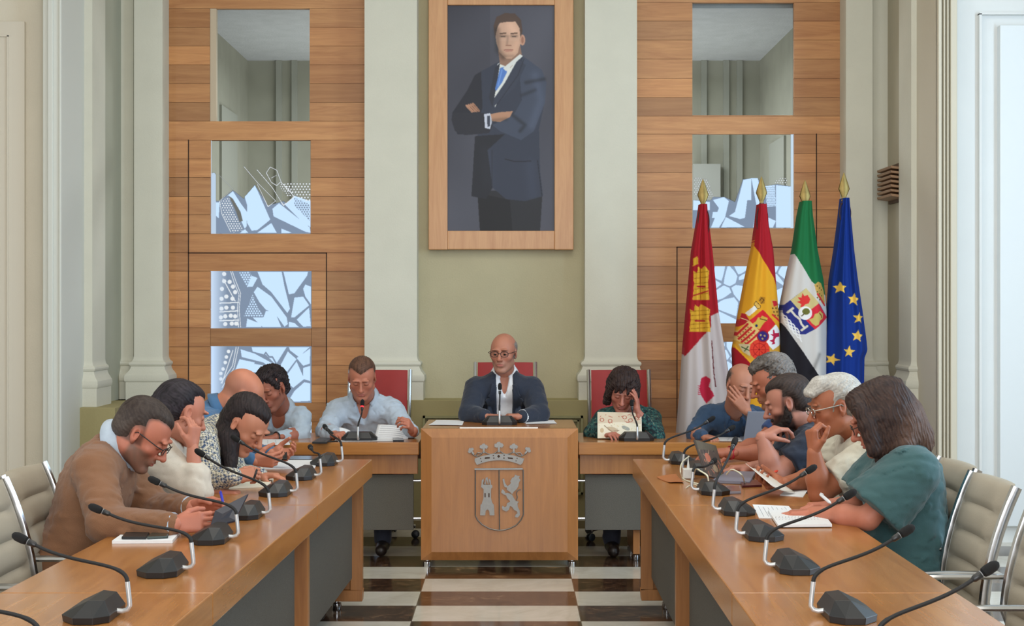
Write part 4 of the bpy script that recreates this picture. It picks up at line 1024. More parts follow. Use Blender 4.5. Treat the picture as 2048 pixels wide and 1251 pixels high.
LM = [(-0.837, 7.36, P(655, 860, 7.58), 'gooseneck microphone at the far end of the left table'), (-0.867, 6.77, P(624, 899, 6.98), 'microphone on the left table beside the white paper, second from its far end'),
      (-0.891, 6.19, P(489, 888, 6.24), 'microphone on the left table pointing at the woman in the chequered jacket'), (-0.899, 5.54, P(420, 918, 5.58), 'microphone whose head hangs before the chequered sleeve, beside the dark tablet'),
      (-0.913, 4.97, P(333, 972, 5.0), 'microphone standing under the dark tablet of the man in camel'), (-0.936, 4.38, P(220, 1028, 4.4), 'microphone reaching across the paper pile before the camel sleeve'),
      (-0.964, 3.76, P(72, 1090, 3.8), 'large microphone at bottom left with its head before the empty chair'), (-0.995, 3.16, P(-170, 1180, 3.2), 'microphone cut by the bottom left corner, only its neck showing')]
for X, Y, hd, lb in LM: mic((X, Y, ZT), 0.0, hd, lb)
RM = [(0.755, 7.43, P(1408, 847, 7.5), 'microphone at the far end of the right table with a long raised neck'), (0.800, 6.98, P(1450, 864, 7.12), 'microphone hidden by the white charger, neck passing behind the patterned laptop'),
      (0.753, 6.24, P(1420, 927, 6.40), 'microphone circled by the white cable on the right table'), (0.761, 5.64, P(1463, 899, 5.80), 'microphone with an upright neck in front of the patterned laptop'),
      (0.758, 5.04, P(1600, 952, 5.08), 'microphone on the right table whose neck crosses before the held sheet'), (0.752, 4.43, P(1674, 1004, 4.46), 'microphone on the right table with its neck across the open notebook'),
      (0.755, 3.76, P(1784, 1079, 3.8), 'large microphone at bottom right, its whole base in view'), (0.770, 3.16, P(1945, 1159, 3.2), 'microphone cut by the bottom edge at the right, only neck and head showing')]
for X, Y, hd, lb in RM: mic((X, Y, ZT), math.pi, hd, lb)
mic((-0.0745, 8.915, 0.805), -math.pi/2, (-0.0725, 8.95, 0.988), 'microphone standing upright on the podium before the navy blazer', z=0.805, straight=True)
mic((-0.903, 8.80, ZDk), -math.pi/2, (-0.893, 8.93, 0.893), 'upright microphone with a red light ring on the left desk', led=True, z=ZDk, straight=True)
mic((0.735, 8.80, ZDk), -math.pi/2, (0.716, 8.93, 0.893), 'upright microphone beside the patterned tablet on the right desk', z=ZDk, straight=True)

# ------------------------------------------------------------------ papers, tablets, laptops, small things
M_PAPER = mat('paper', (226, 228, 230), 0.85, noise=0.02, nscale=60); M_CREAMP = mat('cream_paper', (228, 222, 202), 0.85)
M_SCREEN = mat('dark_glass', (22, 24, 34), 0.12); M_SILVER = mat('silver_plastic', (150, 152, 166), 0.4, metal=0.4)
M_INK = mat('ink_lines', (128, 132, 146), 0.9)
def sheet(name, label, cat, px, Z, m=None, th=0.0015, group=None, curl=0.0, lines=0, dz=None):
    """thin stack or sheet whose corners lie on the table at the given photo points"""
    m = m or M_PAPER; c4 = [onZ(x, y, Z) for x, y in px]
    if dz:
        for v, d in zip(c4, dz): v.z += d
    c = sum(c4, Vector())/4; c.z = Z
    t = thing(name, label, cat, c, 0, group); n = 10; b = MB(); g = []
    for i in range(n+1):
        r = []
        for j in range(n+1):
            u, v = i/n, j/n; p = c4[0]*(1-u)*(1-v)+c4[1]*u*(1-v)+c4[2]*u*v+c4[3]*(1-u)*v
            p = p+Vector((0, 0, curl*(abs(u-0.5)*2)**3+curl*0.4*math.sin(v*3.1))); r.append(p)
        g.append(r)
    A_ = [[b.bm.verts.new(p+Vector((0, 0, th+0.0005))) for p in r] for r in g]; B_ = [[b.bm.verts.new(p+Vector((0, 0, 0.0005))) for p in r] for r in g]
    for i in range(n):
        for j in range(n): b.bm.faces.new((A_[i][j], A_[i+1][j], A_[i+1][j+1], A_[i][j+1])); b.bm.faces.new((B_[i][j+1], B_[i+1][j+1], B_[i+1][j], B_[i][j]))
    for i in range(n):
        for q in (0, n):
            b.bm.faces.new((A_[i][q], B_[i][q], B_[i+1][q], A_[i+1][q])); b.bm.faces.new((A_[q][i], A_[q][i+1], B_[q][i+1], B_[q][i]))
    b.build('pages', m, t, off=c)
    if lines:
        b = MB()
        for k in range(lines):
            v = 0.14+0.72*k/max(1, lines-1); e = 0.12+0.05*((k*7) % 3)
            P0 = [c4[0]*(1-u)*(1-v)+c4[1]*u*(1-v)+c4[2]*u*v+c4[3]*(1-u)*v for u in (0.1, 1-e)]
            b.tube([p+Vector((0, 0, th+0.0008+curl*0.5)) for p in P0], 0.0007, 4)
        b.build('written_lines', M_INK, t, off=c)
    return t
def slab(name, label, cat, px, Z, m, th=0.008, group=None, part='case', top=None):
    c4 = [onZ(x, y, Z) for x, y in px]; c = sum(c4, Vector())/4; c.z = Z
    t = thing(name, label, cat, c, 0, group); b = MB(); b.prism([(v.x, v.y) for v in c4], Z+0.0005, Z+th, 'xy'); b.build(part, m, t, off=c, bevel=0.0015)
    if top:
        q = [v.lerp(c, 0.08) for v in c4]; b = MB(); b.prism([(v.x, v.y) for v in q], Z+th, Z+th+0.0006, 'xy'); b.build('screen', top, t, off=c)
    return t
def pen(label, a, b_, m, r=0.0045, tipm=None):
    a, b_ = Vector(a), Vector(b_); t = thing('pen', label, 'pen', a); d = (b_-a)
    b = MB(); b.tube([a, a+d*0.03, a+d*0.88, a+d], [r*0.8, r, r, r*0.3], 8); b.build('barrel', m, t, off=a, smooth=True)
    b = MB(); b.tube([a+d*0.02+Vector((0, 0, r)), a+d*0.28+Vector((0, 0, r*1.5))], r*0.3, 6); b.build('clip', tipm or m, t, off=a)
    return t
# podium and desks
sheet('paper_sheet', 'white sheet lying beside the navy blazer at the podium, on the reader\'s side', 'paper', [(857, 850), (872, 841), (928, 842), (924, 851)], 0.8055, curl=0.003)
sheet('paper_sheet', 'white sheet on the podium beside the white watch', 'paper', [(1052, 848), (1050, 842), (1108, 841), (1114, 847)], 0.8055, curl=0.002)
sheet('notepad', 'open white notepad before the wavy-haired man on the rear desk', 'notepad', [(508, 890), (512, 880), (574, 880), (580, 889)], ZDk, th=0.006, lines=4)
sheet('paper_sheet', 'white sheet lying under the microphone with the red ring', 'paper', [(668, 883), (672, 876), (786, 877), (790, 882)], ZDk, curl=0.001)
# reader's held pages
def held(label, c4, m=M_PAPER, th=0.0012, name='paper_sheet', cat='paper', bend=0.01, lines=0, part='pages'):
    c4 = [Vector(v) for v in c4]; c = sum(c4, Vector())/4; t = thing(name, label, cat, c); nn = ((c4[1]-c4[0]).cross(c4[3]-c4[0])).normalized(); b = MB(); n = 10
    G_ = [[c4[0]*(1-i/n)*(1-j/n)+c4[1]*(i/n)*(1-j/n)+c4[2]*(i/n)*(j/n)+c4[3]*(1-i/n)*(j/n)+nn*bend*math.sin(math.pi*i/n) for j in range(n+1)] for i in range(n+1)]
    A_ = [[b.bm.verts.new(p) for p in r] for r in G_]
    for i in range(n):
        for j in range(n): b.bm.faces.new((A_[i][j], A_[i+1][j], A_[i+1][j+1], A_[i][j+1]))
    o = b.build(part, m, t, off=c, smooth=True); md = o.modifiers.new('t', 'SOLIDIFY'); md.thickness = th
    if lines:
        b = MB()
        for k in range(lines):
            j = 0.12+0.76*k/(lines-1); pp = []
            for s_ in range(7):
                u = 0.1+0.75*s_/6; pp.append(c4[0]*(1-u)*(1-j)+c4[1]*u*(1-j)+c4[2]*u*j+c4[3]*(1-u)*j+nn*(bend*math.sin(math.pi*u)+0.0012))
            b.tube(pp, 0.0007, 4)
        b.build('written_lines', M_INK, t, off=c)
    return t
held('pages held up in the reader\'s hand behind the lit microphone', [P(748, 878, 9.0), P(815, 880, 8.98), P(822, 856, 9.04), P(756, 848, 9.08)], lines=6)
held('loose folded page under the reader\'s pen hand', [P(676, 880, 8.98), P(712, 878, 8.98), P(700, 860, 9.06), P(678, 854, 9.06)], bend=0.006)
slab('mobile_phone', 'dark phone lying at the reader\'s elbow near the podium', 'phone', [(786, 883), (785, 878), (806, 878), (808, 883)], ZDk, M_SCREEN, 0.010)
slab('mobile_phone', 'black phone lying on the left desk beside the pen hand', 'phone', [(624, 887), (640, 878), (664, 879), (654, 887)], ZDk, M_BLACK, 0.012)
pen('black pen in the fist of the man reading at the left desk', P(649, 852, 8.97), P(668, 868, 8.93), M_BLACK, 0.0065)
pen('dark pen lying before the empty part of the left desk', onZ(640, 884, ZDk+0.006), onZ(678, 881, ZDk+0.006), M_BLACK)
# patterned tablet on the right desk
def art_tab():
    A = Art(1195, 822, 1284, 876, 3.0, (222, 212, 188)); r = random.Random(5)
    A.poly([(1195, 822), (1284, 822), (1284, 846), (1240, 842), (1195, 846)], (204, 186, 160))
    for (x, y) in ((1203, 838), (1220, 840), (1250, 832), (1262, 838), (1276, 832)): A._put(np.abs(np.hypot(A.X-x, (A.Y-y)*1.2)-4) < 0.7, (168, 84, 66))
    for i in range(16):
        x, y = r.uniform(1200, 1280), r.uniform(826, 844); A.line([(x, y), (x+r.uniform(-6, 8), y+r.uniform(-3, 3))], 1.1, (172, 92, 70))
    A.ell(1252, 855, 9, 4, (150, 150, 140), 0.4); A.ell(1225, 858, 12, 5, (188, 168, 140), 0.3); A.line([(1208, 850), (1222, 862), (1238, 860)], 1.6, (140, 116, 92)); A.ell(1203, 860, 4, 5, (196, 172, 136))
    for i in range(40):
        x, y = r.uniform(1197, 1282), r.uniform(846, 874); A.line([(x, y), (x+r.uniform(-4, 4), y+r.uniform(-2, 3))], 0.9, r.choice([(182, 166, 138), (160, 140, 112), (204, 180, 120)]))
    return A
def placard(name, label, cat, c4, art, m_body, th=0.008, part='cover'):
    """rigid slab with printed face: corners TL, TR, BR, BL of the printed side"""
    c4 = [Vector(v) for v in c4]; c = sum(c4, Vector())/4; t = thing(name, label, cat, Vector((c.x, c.y, min(v.z for v in c4))))
    off = Vector((c.x, c.y, min(v.z for v in c4))); nn = ((c4[1]-c4[0]).cross(c4[3]-c4[0])).normalized()
    if nn.y > 0: nn = -nn
    b = MB(); A_ = [b.bm.verts.new(v) for v in c4]; B_ = [b.bm.verts.new(v-nn*th) for v in c4]
    b.bm.faces.new(A_); b.bm.faces.new(B_[::-1])
    for i in range(4): b.bm.faces.new((A_[i], B_[i], B_[(i+1) % 4], A_[(i+1) % 4]))
    body = b.build(part, m_body, t, off=off, bevel=0.002)
    if art:
        A = art; A.blur(1)
        def pl(X, Y):
            u = (X-A.x0)/(A.x1-A.x0); v = (Y-A.y0)/(A.y1-A.y0); q = [np.array(k) for k in c4]; e = 0.012
            u = e+u*(1-2*e); v = e+v*(1-2*e)
            return (q[0]*((1-u)*(1-v))[:, None]+q[1]*(u*(1-v))[:, None]+q[2]*(u*v)[:, None]+q[3]*((1-u)*v)[:, None])+np.array(nn)*0.0008-np.array(off)
        link('print', A.mesh('print', pl), mat('printed', attr=True, rough=0.6), t)
    return t
pt_ = lambda x, y, Y, z: Vector(((x-HX)*Y/FPX, Y, z))
t_ = placard('tablet', 'tablet in a cream illustrated cover standing on the right desk', 'tablet', [P(1195, 823, 8.99), P(1283, 825, 8.99), P(1284, 876, 8.945), P(1195, 876, 8.945)], art_tab(), M_CREAMP)
# grey laptop at the right desk
lt = thing('laptop', 'open grey laptop seen from behind on the right desk', 'laptop', onZ(1516, 884, ZDk)); lo_ = lt.location.copy()
b = MB(); q0 = [P(1486, 884, 8.76), P(1545, 884, 8.79), P(1552, 823, 8.70), P(1496, 822, 8.67)]
b.hull([tuple(v) for v in q0]+[(v.x, v.y+0.008, v.z) for v in q0]); b.build('lid', M_SILVER, lt, off=lo_, bevel=0.003)
b = MB(); b.hull([(x, y, z) for x, y in ((q0[0].x, 8.77), (q0[1].x, 8.80), (q0[1].x+0.02, 9.0), (q0[0].x+0.02, 9.0)) for z in (ZDk+0.001, ZDk+0.014)]); b.build('keyboard_base', M_SILVER, lt, off=lo_, bevel=0.002)
sheet('paper_sheet', 'white sheet beside the open grey laptop on the right desk', 'paper', [(1424, 881), (1432, 874), (1488, 875), (1484, 882)], ZDk, lines=3)
pen('black pen in the hand of the man covering his mouth', P(1418, 876, 8.93), P(1442, 868, 8.90), M_BLACK)
# left table
sheet('document', 'white document under the forearms of the bald man, far on the left table', 'document', [(520, 938), (548, 920), (640, 921), (628, 937)], ZT, th=0.004)
slab('tablet', 'black tablet with a bright reflection lying beyond the white document', 'tablet', [(572, 921), (582, 914), (648, 914), (644, 921)], ZT, M_SCREEN, 0.008)
ph = placard('mobile_phone', 'dark phone held by the bald man', 'phone', [P(556, 903, 7.1), P(574, 903, 7.1), P(574, 917, 7.04), P(556, 917, 7.04)], None, M_BLACK, part='case')
sheet('notebook', 'cream notebook under the hand of the woman in the chequered jacket', 'notebook', [(458, 977), (470, 964), (547, 960), (535, 974)], ZT, M_CREAMP, th=0.008)
pen('brown pen lying beyond the cream notebook', onZ(512, 957, ZT+0.006), onZ(562, 953, ZT+0.006), mat('brown_pen', (120, 66, 48), 0.4))
pen('pen held over the cream notebook', P(514, 938, 6.2), P(506, 962, 6.2), M_BLACK)
tb = placard('tablet', 'dark tablet held tilted by the man in camel', 'tablet', [P(430, 1020, 5.10), P(497, 986, 5.26), P(470, 1040, 5.10), P(420, 1052, 4.98)], None, mat('tablet_back', (30, 32, 46), 0.35), part='case')
pen('blue-capped pen standing between the fingers over the dark tablet', P(441, 983, 5.3), P(446, 1004, 5.25), mat('blue_pen', (44, 50, 170), 0.4), 0.005)
sheet('document', 'stack of white papers under the camel sleeve', 'document', [(224, 1087), (246, 1071), (362, 1066), (345, 1086)], ZT, th=0.010)
slab('mobile_phone', 'dark phone lying on the white papers under the camel sleeve', 'phone', [(243, 1078), (252, 1068), (300, 1067), (292, 1078)], ZT+0.011, M_BLACK, 0.009)
slab('mobile_phone', 'greenish dark phone on the white papers beside the orange bracelet', 'phone', [(294, 1078), (306, 1067), (340, 1066), (336, 1076)], ZT+0.011, mat('green_glass', (34, 52, 48), 0.15), 0.009)
# right table
def art_lap():
    A = Art(0, 0, 60, 90, 2.2, (88, 70, 58)); r = random.Random(8)
    for i in range(60):
        x, y = r.uniform(0, 60), r.uniform(0, 90); A.line([(x, y), (x+r.uniform(-8, 8), y+r.uniform(4, 16))], r.uniform(1, 3), r.choice([(60, 48, 42), (150, 116, 90), (178, 150, 120), (110, 84, 66), (190, 110, 80), (46, 40, 38)]))
    A.poly([(0, 0), (60, 0), (60, 14), (0, 24)], (94, 82, 64)); A.ell(22, 40, 8, 12, (186, 104, 76)); A.ell(36, 66, 7, 10, (168, 142, 112)); A.ell(50, 84, 8, 6, (70, 110, 60))
    return A
lp = placard('laptop', 'laptop with a floral patterned lid on the right table', 'laptop', [P(1389, 878, 6.62), P(1432, 890, 6.90), P(1452, 958, 6.82), P(1414, 952, 6.50)], art_lap(), mat('lid_dark', (60, 50, 44), 0.5), part='lid')
b = MB(); lo_ = lp.location; qq = [onZ(1424, 966, ZT), onZ(1452, 948, ZT), onZ(1512, 949, ZT), onZ(1500, 969, ZT)]
b.prism([(v.x, v.y) for v in qq], ZT+0.001, ZT+0.016, 'xy'); b.build('keyboard_base', mat('laptop_grey', (118, 118, 132), 0.45), lp, off=lo_, bevel=0.002)
cb = thing('charger', 'white cube charger with its cable beside the patterned laptop', 'charger', onZ(1377, 957, ZT)); lo_ = cb.location.copy()
b = MB(); c = lo_; b.box(c.x-0.026, c.x+0.026, c.y-0.013, c.y+0.03, ZT+0.001, ZT+0.047); b.build('body', mat('white_plastic', (214, 214, 208), 0.4), cb, off=lo_, bevel=0.005)
b = MB(); b.hull([(c.x-0.006, c.y+0.005, ZT+0.047), (c.x+0.006, c.y+0.005, ZT+0.047), (c.x-0.006, c.y+0.02, ZT+0.047), (c.x+0.006, c.y+0.02, ZT+0.047), (c.x-0.001, c.y+0.012, ZT+0.095), (c.x+0.001, c.y+0.012, ZT+0.095)]); b.build('plug', mat('white_plastic', (214, 214, 208)), cb, off=lo_)
M_CBL = mat('cable_white', (222, 220, 196), 0.5)
def cable(label, pts, r=0.0032):
    pts = [Vector(p) for p in pts]; out = []
    for i in range(len(pts)-1):
        p0, p1, p2, p3 = pts[max(i-1, 0)], pts[i], pts[i+1], pts[min(i+2, len(pts)-1)]
        for k in range(8):
            t = k/8; out.append(0.5*((2*p1)+(p2-p0)*t+(2*p0-5*p1+4*p2-p3)*t*t+(3*p1-p0-3*p2+p3)*t**3))
    out.append(pts[-1]); b = MB(); b.tube(out, r, 6); o = b.build('charging_cable', M_CBL, None, smooth=True, off=pts[0]); o.location = pts[0]
    return tag(o, label, 'cable')
def T(x, y, z=0.004): return onZ(x, y, ZT+z)
cable('white cable looping round the charger from the foot of the second microphone', [P(1378, 912, 6.9), P(1364, 925, 6.8), P(1361, 942, 6.7), T(1366, 956), T(1380, 963), T(1398, 967)])
cable('white cable arching from the charger over the microphone base', [P(1388, 947, 6.45), P(1392, 937, 6.3), P(1402, 942, 6.2), P(1414, 950, 6.15), P(1417, 961, 6.15)])
cable('white cable arching from the patterned laptop to the dark phone', [P(1453, 948, 6.5), P(1462, 939, 6.45), P(1472, 941, 6.4), P(1484, 950, 6.35), T(1490, 967)])
cable('thin white cable end lying by the third microphone', [T(1372, 975), T(1380, 970), T(1390, 968), T(1400, 974)], 0.002)
sl = sheet('leather_folder', 'thin tan leather folder lying at the aisle side of the right table', 'folder', [(1314, 956), (1340, 966), (1368, 966), (1352, 950)], ZT, mat('tan_leather', (176, 108, 60), 0.5), th=0.003, curl=0.004)
slab('mobile_phone', 'silver-edged phone lying beside the upright-necked microphone', 'phone', [(1455, 988), (1452, 976), (1480, 975), (1482, 987)], ZT, M_SILVER, 0.010, top=mat('phone_glass', (96, 82, 76), 0.1))
slab('mobile_phone', 'dark red phone at the end of the white cable under the hand', 'phone', [(1484, 975), (1480, 964), (1520, 963), (1524, 973)], ZT, mat('dark_red', (74, 28, 30), 0.3), 0.010)
slab('external_drive', 'dark box lying behind the second microphone of the right table', 'device', [(1375, 932), (1388, 922), (1412, 930), (1408, 942)], ZT, M_BLACK, 0.02)
held('white sheet held upright by the white-haired man', [P(1491, 926, 6.12), P(1520, 938, 6.35), P(1590, 984, 6.2), P(1545, 972, 5.98)], mat('sheet_shade', (222, 216, 206), 0.85), bend=0.008)
sheet('paper_sheet', 'white sheet lying flat under the elbow of the white-haired man', 'paper', [(1560, 990), (1575, 976), (1615, 981), (1606, 994)], ZT)
pen('red pen in the hands behind the held white sheet', P(1530, 955, 6.4), P(1556, 940, 6.45), mat('red_pen', (214, 66, 40), 0.4), 0.006)
sheet('paper_sheet', 'written white pages beside the spiral notebook', 'paper', [(1518, 1036), (1505, 1009), (1577, 1012), (1600, 1038)], ZT, lines=7)
nb = sheet('spiral_notebook', 'open spiral notebook under the forearm of the woman in teal', 'notebook', [(1556, 1054), (1536, 1024), (1640, 1022), (1664, 1053)], ZT+0.003, th=0.009, lines=0)
b = MB(); lo_ = nb.location
for k in range(14):
    p = onZ(1552+k*6.4, 1036, ZT+0.016); b.tube([p+Vector((0, 0.006*math.cos(a), 0.006*math.sin(a))) for a in [0.5*i for i in range(9)]], 0.0009, 5)
b.build('spiral', M_CHROME, nb, off=lo_)
pen('white pen standing by the hand of the woman in teal', P(1641, 988, 5.6), P(1662, 1006, 5.52), mat('white_pen', (222, 224, 226), 0.3), 0.006)
# ------------------------------------------------------------------ people: bodies as smooth fields turned into one surface
class Vox:
    def __init__(s, lo, hi, h):
        s.lo = np.array(lo, np.float32); s.h = h
        s.n = np.maximum(np.ceil((np.array(hi)-np.array(lo))/h).astype(int)+1, 3)
        s.ax = [s.lo[i]+h*np.arange(s.n[i], dtype=np.float32) for i in range(3)]
        s.F = np.full(tuple(s.n), 1.0, np.float32)
    def blk(s, lo, hi):
        sl = []
        for i in range(3):
            a = max(0, int((lo[i]-s.lo[i])/s.h)-1); b = min(s.n[i], int((hi[i]-s.lo[i])/s.h)+3)
            if b <= a: return None
            sl.append(slice(a, b))
        X = s.ax[0][sl[0]][:, None, None]; Y = s.ax[1][sl[1]][None, :, None]; Z = s.ax[2][sl[2]][None, None, :]
        return tuple(sl), X, Y, Z
    def comb(s, sl, d, k, op):
        A = s.F[sl]
        if op == 'sub': d = -d; 
        if op in ('sub', 'and'):
            if k > 0: h = np.maximum(k-np.abs(A-d), 0)/k; s.F[sl] = np.maximum(A, d)+h*h*k*0.25
            else: s.F[sl] = np.maximum(A, d)
        else:
            if k > 0: h = np.maximum(k-np.abs(A-d), 0)/k; s.F[sl] = np.minimum(A, d)-h*h*k*0.25
            else: s.F[sl] = np.minimum(A, d)
    def cone(s, a, b, r1, r2, k=0.01, op='add', flat=None, cap=False):
        a = np.array(a, np.float32); b = np.array(b, np.float32); m = max(r1, r2)+k+3*s.h
        B = s.blk(np.minimum(a, b)-m, np.maximum(a, b)+m)
        if B is None: return s
        sl, X, Y, Z = B; ba = b-a; L = float(ba@ba)+1e-12
        px, py, pz = X-a[0], Y-a[1], Z-a[2]
        t = np.clip((px*ba[0]+py*ba[1]+pz*ba[2])/L, 0, 1)
        qx, qy, qz = px-t*ba[0], py-t*ba[1], pz-t*ba[2]
        d2 = qx*qx+qy*qy+qz*qz
        if flat is not None:      # (axis, factor): squash across an axis
            ax, f = flat; q = qx*ax[0]+qy*ax[1]+qz*ax[2]; d2 = d2+q*q*(f*f-1)
        d = np.sqrt(d2)-(r1+(r2-r1)*t)
        if cap: q = L**0.5; d = np.maximum(d, ((px*ba[0]+py*ba[1]+pz*ba[2])-L)/q)
        s.comb(sl, d, k, op); return s
    def ell(s, c, r, k=0.01, op='add', R=None):
        c = np.array(c, np.float32); r = np.array(r, np.float32); m = float(r.max())+k+3*s.h
        B = s.blk(c-m, c+m)
        if B is None: return s
        sl, X, Y, Z = B; p = (X-c[0], Y-c[1], Z-c[2])
        if R is not None: p = tuple(p[0]*R[0][i]+p[1]*R[1][i]+p[2]*R[2][i] for i in range(3))
        q = [p[i]/r[i] for i in range(3)]
        k0 = np.sqrt(q[0]**2+q[1]**2+q[2]**2)+1e-6; k1 = np.sqrt((q[0]/r[0])**2+(q[1]/r[1])**2+(q[2]/r[2])**2)+1e-6
        s.comb(sl, k0*(k0-1)/k1, k, op); return s
    def plane(s, p, n, k=0.0, keep='below', lo=None, hi=None):
        """cut away everything on the side the normal points to"""
        n = np.array(n, np.float32); n = n/np.linalg.norm(n)
        B = s.blk(lo, hi) if lo is not None else (tuple(slice(0, q) for q in s.n), s.ax[0][:, None, None], s.ax[1][None, :, None], s.ax[2][None, None, :])
        if B is None: return s
        sl, X, Y, Z = B
        s.comb(sl, (X-p[0])*n[0]+(Y-p[1])*n[1]+(Z-p[2])*n[2], k, 'and'); return s
    def disp(s, fn):
        X, Y, Z = s.ax[0][:, None, None], s.ax[1][None, :, None], s.ax[2][None, None, :]
        s.F += fn(X, Y, Z).astype(np.float32); return s
    def surf(s):
        F = s.F; ins = F < 0
        c = ins[:-1, :-1, :-1].astype(np.int8)
        for dx, dy, dz in ((1, 0, 0), (0, 1, 0), (0, 0, 1), (1, 1, 0), (1, 0, 1), (0, 1, 1), (1, 1, 1)):
            c = c+ins[dx:F.shape[0]-1+dx, dy:F.shape[1]-1+dy, dz:F.shape[2]-1+dz]
        I, J, K = np.nonzero((c > 0) & (c < 8))
        if len(I) == 0: return np.zeros((0, 3)), np.zeros((0, 4), int)
        vid = np.full(c.shape, -1, np.int64); vid[I, J, K] = np.arange(len(I))
        acc = np.zeros((len(I), 3)); cnt = np.zeros(len(I))
        cor = [(a, b, d) for a in (0, 1) for b in (0, 1) for d in (0, 1)]
        for i in range(8):
            for ax in range(3):
                if cor[i][ax]: continue
                p = cor[i]; q = list(p); q[ax] = 1
                f0 = F[I+p[0], J+p[1], K+p[2]]; f1 = F[I+q[0], J+q[1], K+q[2]]; m = (f0 < 0) != (f1 < 0)
                t = np.where(m, f0/(f0-f1+1e-12), 0)
                pos = np.stack([np.full(len(I), p[0], float), np.full(len(I), p[1], float), np.full(len(I), p[2], float)], -1); pos[:, ax] = t
                acc += pos*m[:, None]; cnt += m
        V = (acc/np.maximum(cnt, 1)[:, None]+np.stack([I, J, K], -1))*s.h+s.lo
        Q = []
        nx, ny, nz = F.shape
        a, b = ins[:-1, 1:-1, 1:-1], ins[1:, 1:-1, 1:-1]; i, j, k = np.nonzero(a != b); j += 1; k += 1
        q = np.stack([vid[i, j-1, k-1], vid[i, j, k-1], vid[i, j, k], vid[i, j-1, k]], -1); fl = ~ins[i, j, k]; q[fl] = q[fl][:, ::-1]; Q.append(q)
        a, b = ins[1:-1, :-1, 1:-1], ins[1:-1, 1:, 1:-1]; i, j, k = np.nonzero(a != b); i += 1; k += 1
        q = np.stack([vid[i-1, j, k-1], vid[i-1, j, k], vid[i, j, k], vid[i, j, k-1]], -1); fl = ~ins[i, j, k]; q[fl] = q[fl][:, ::-1]; Q.append(q)
        a, b = ins[1:-1, 1:-1, :-1], ins[1:-1, 1:-1, 1:]; i, j, k = np.nonzero(a != b); i += 1; j += 1
        q = np.stack([vid[i-1, j-1, k], vid[i, j-1, k], vid[i, j, k], vid[i-1, j, k]], -1); fl = ~ins[i, j, k]; q[fl] = q[fl][:, ::-1]; Q.append(q)
        Q = np.concatenate(Q); used = np.zeros(len(V), bool); used[Q.ravel()] = True; new = np.cumsum(used)-1
        return V[used], new[Q]
def relax(V, F, it=2, w=0.5):
    n = len(V)
    E = np.concatenate([F[:, [0, 1]], F[:, [1, 2]], F[:, [2, 3]], F[:, [3, 0]]]); E = np.concatenate([E, E[:, ::-1]])
    deg = np.bincount(E[:, 0], minlength=n).astype(float)
    for _ in range(it):
        for ww in (w, -w*1.02):
            S = np.stack([np.bincount(E[:, 0], weights=V[E[:, 1], a], minlength=n) for a in range(3)], -1)
            V = V+ww*(S/np.maximum(deg, 1)[:, None]-V)
    return V

def waves(seed, n, lmin, lmax, warp=0.0):
    r = np.random.RandomState(seed); K = []
    for _ in range(n):
        v = r.normal(size=3); v /= np.linalg.norm(v); v *= 2*math.pi/r.uniform(lmin, lmax); K.append((v, r.uniform(0, 6.28)))
    def f(X, Y, Z):
        s = 0
        for v, p in K: s = s+np.sin(v[0]*X+v[1]*Y+v[2]*Z+p+warp*s)
        return s/n
    return f
def folds(seed, amp, lmin=0.05, lmax=0.15):
    g = waves(seed, 6, lmin, lmax, 0.9)
    return lambda X, Y, Z: amp*(1-2.2*np.abs(g(X, Y, Z)))
def nrm(v): v = np.array(v, float); return v/(np.linalg.norm(v)+1e-9)
def mix3(a, b, t): return a*(1-t[:, None])+b*t[:, None]
def sst(x, a, b): t = np.clip((x-a)/(b-a), 0, 1); return t*t*(3-2*t)

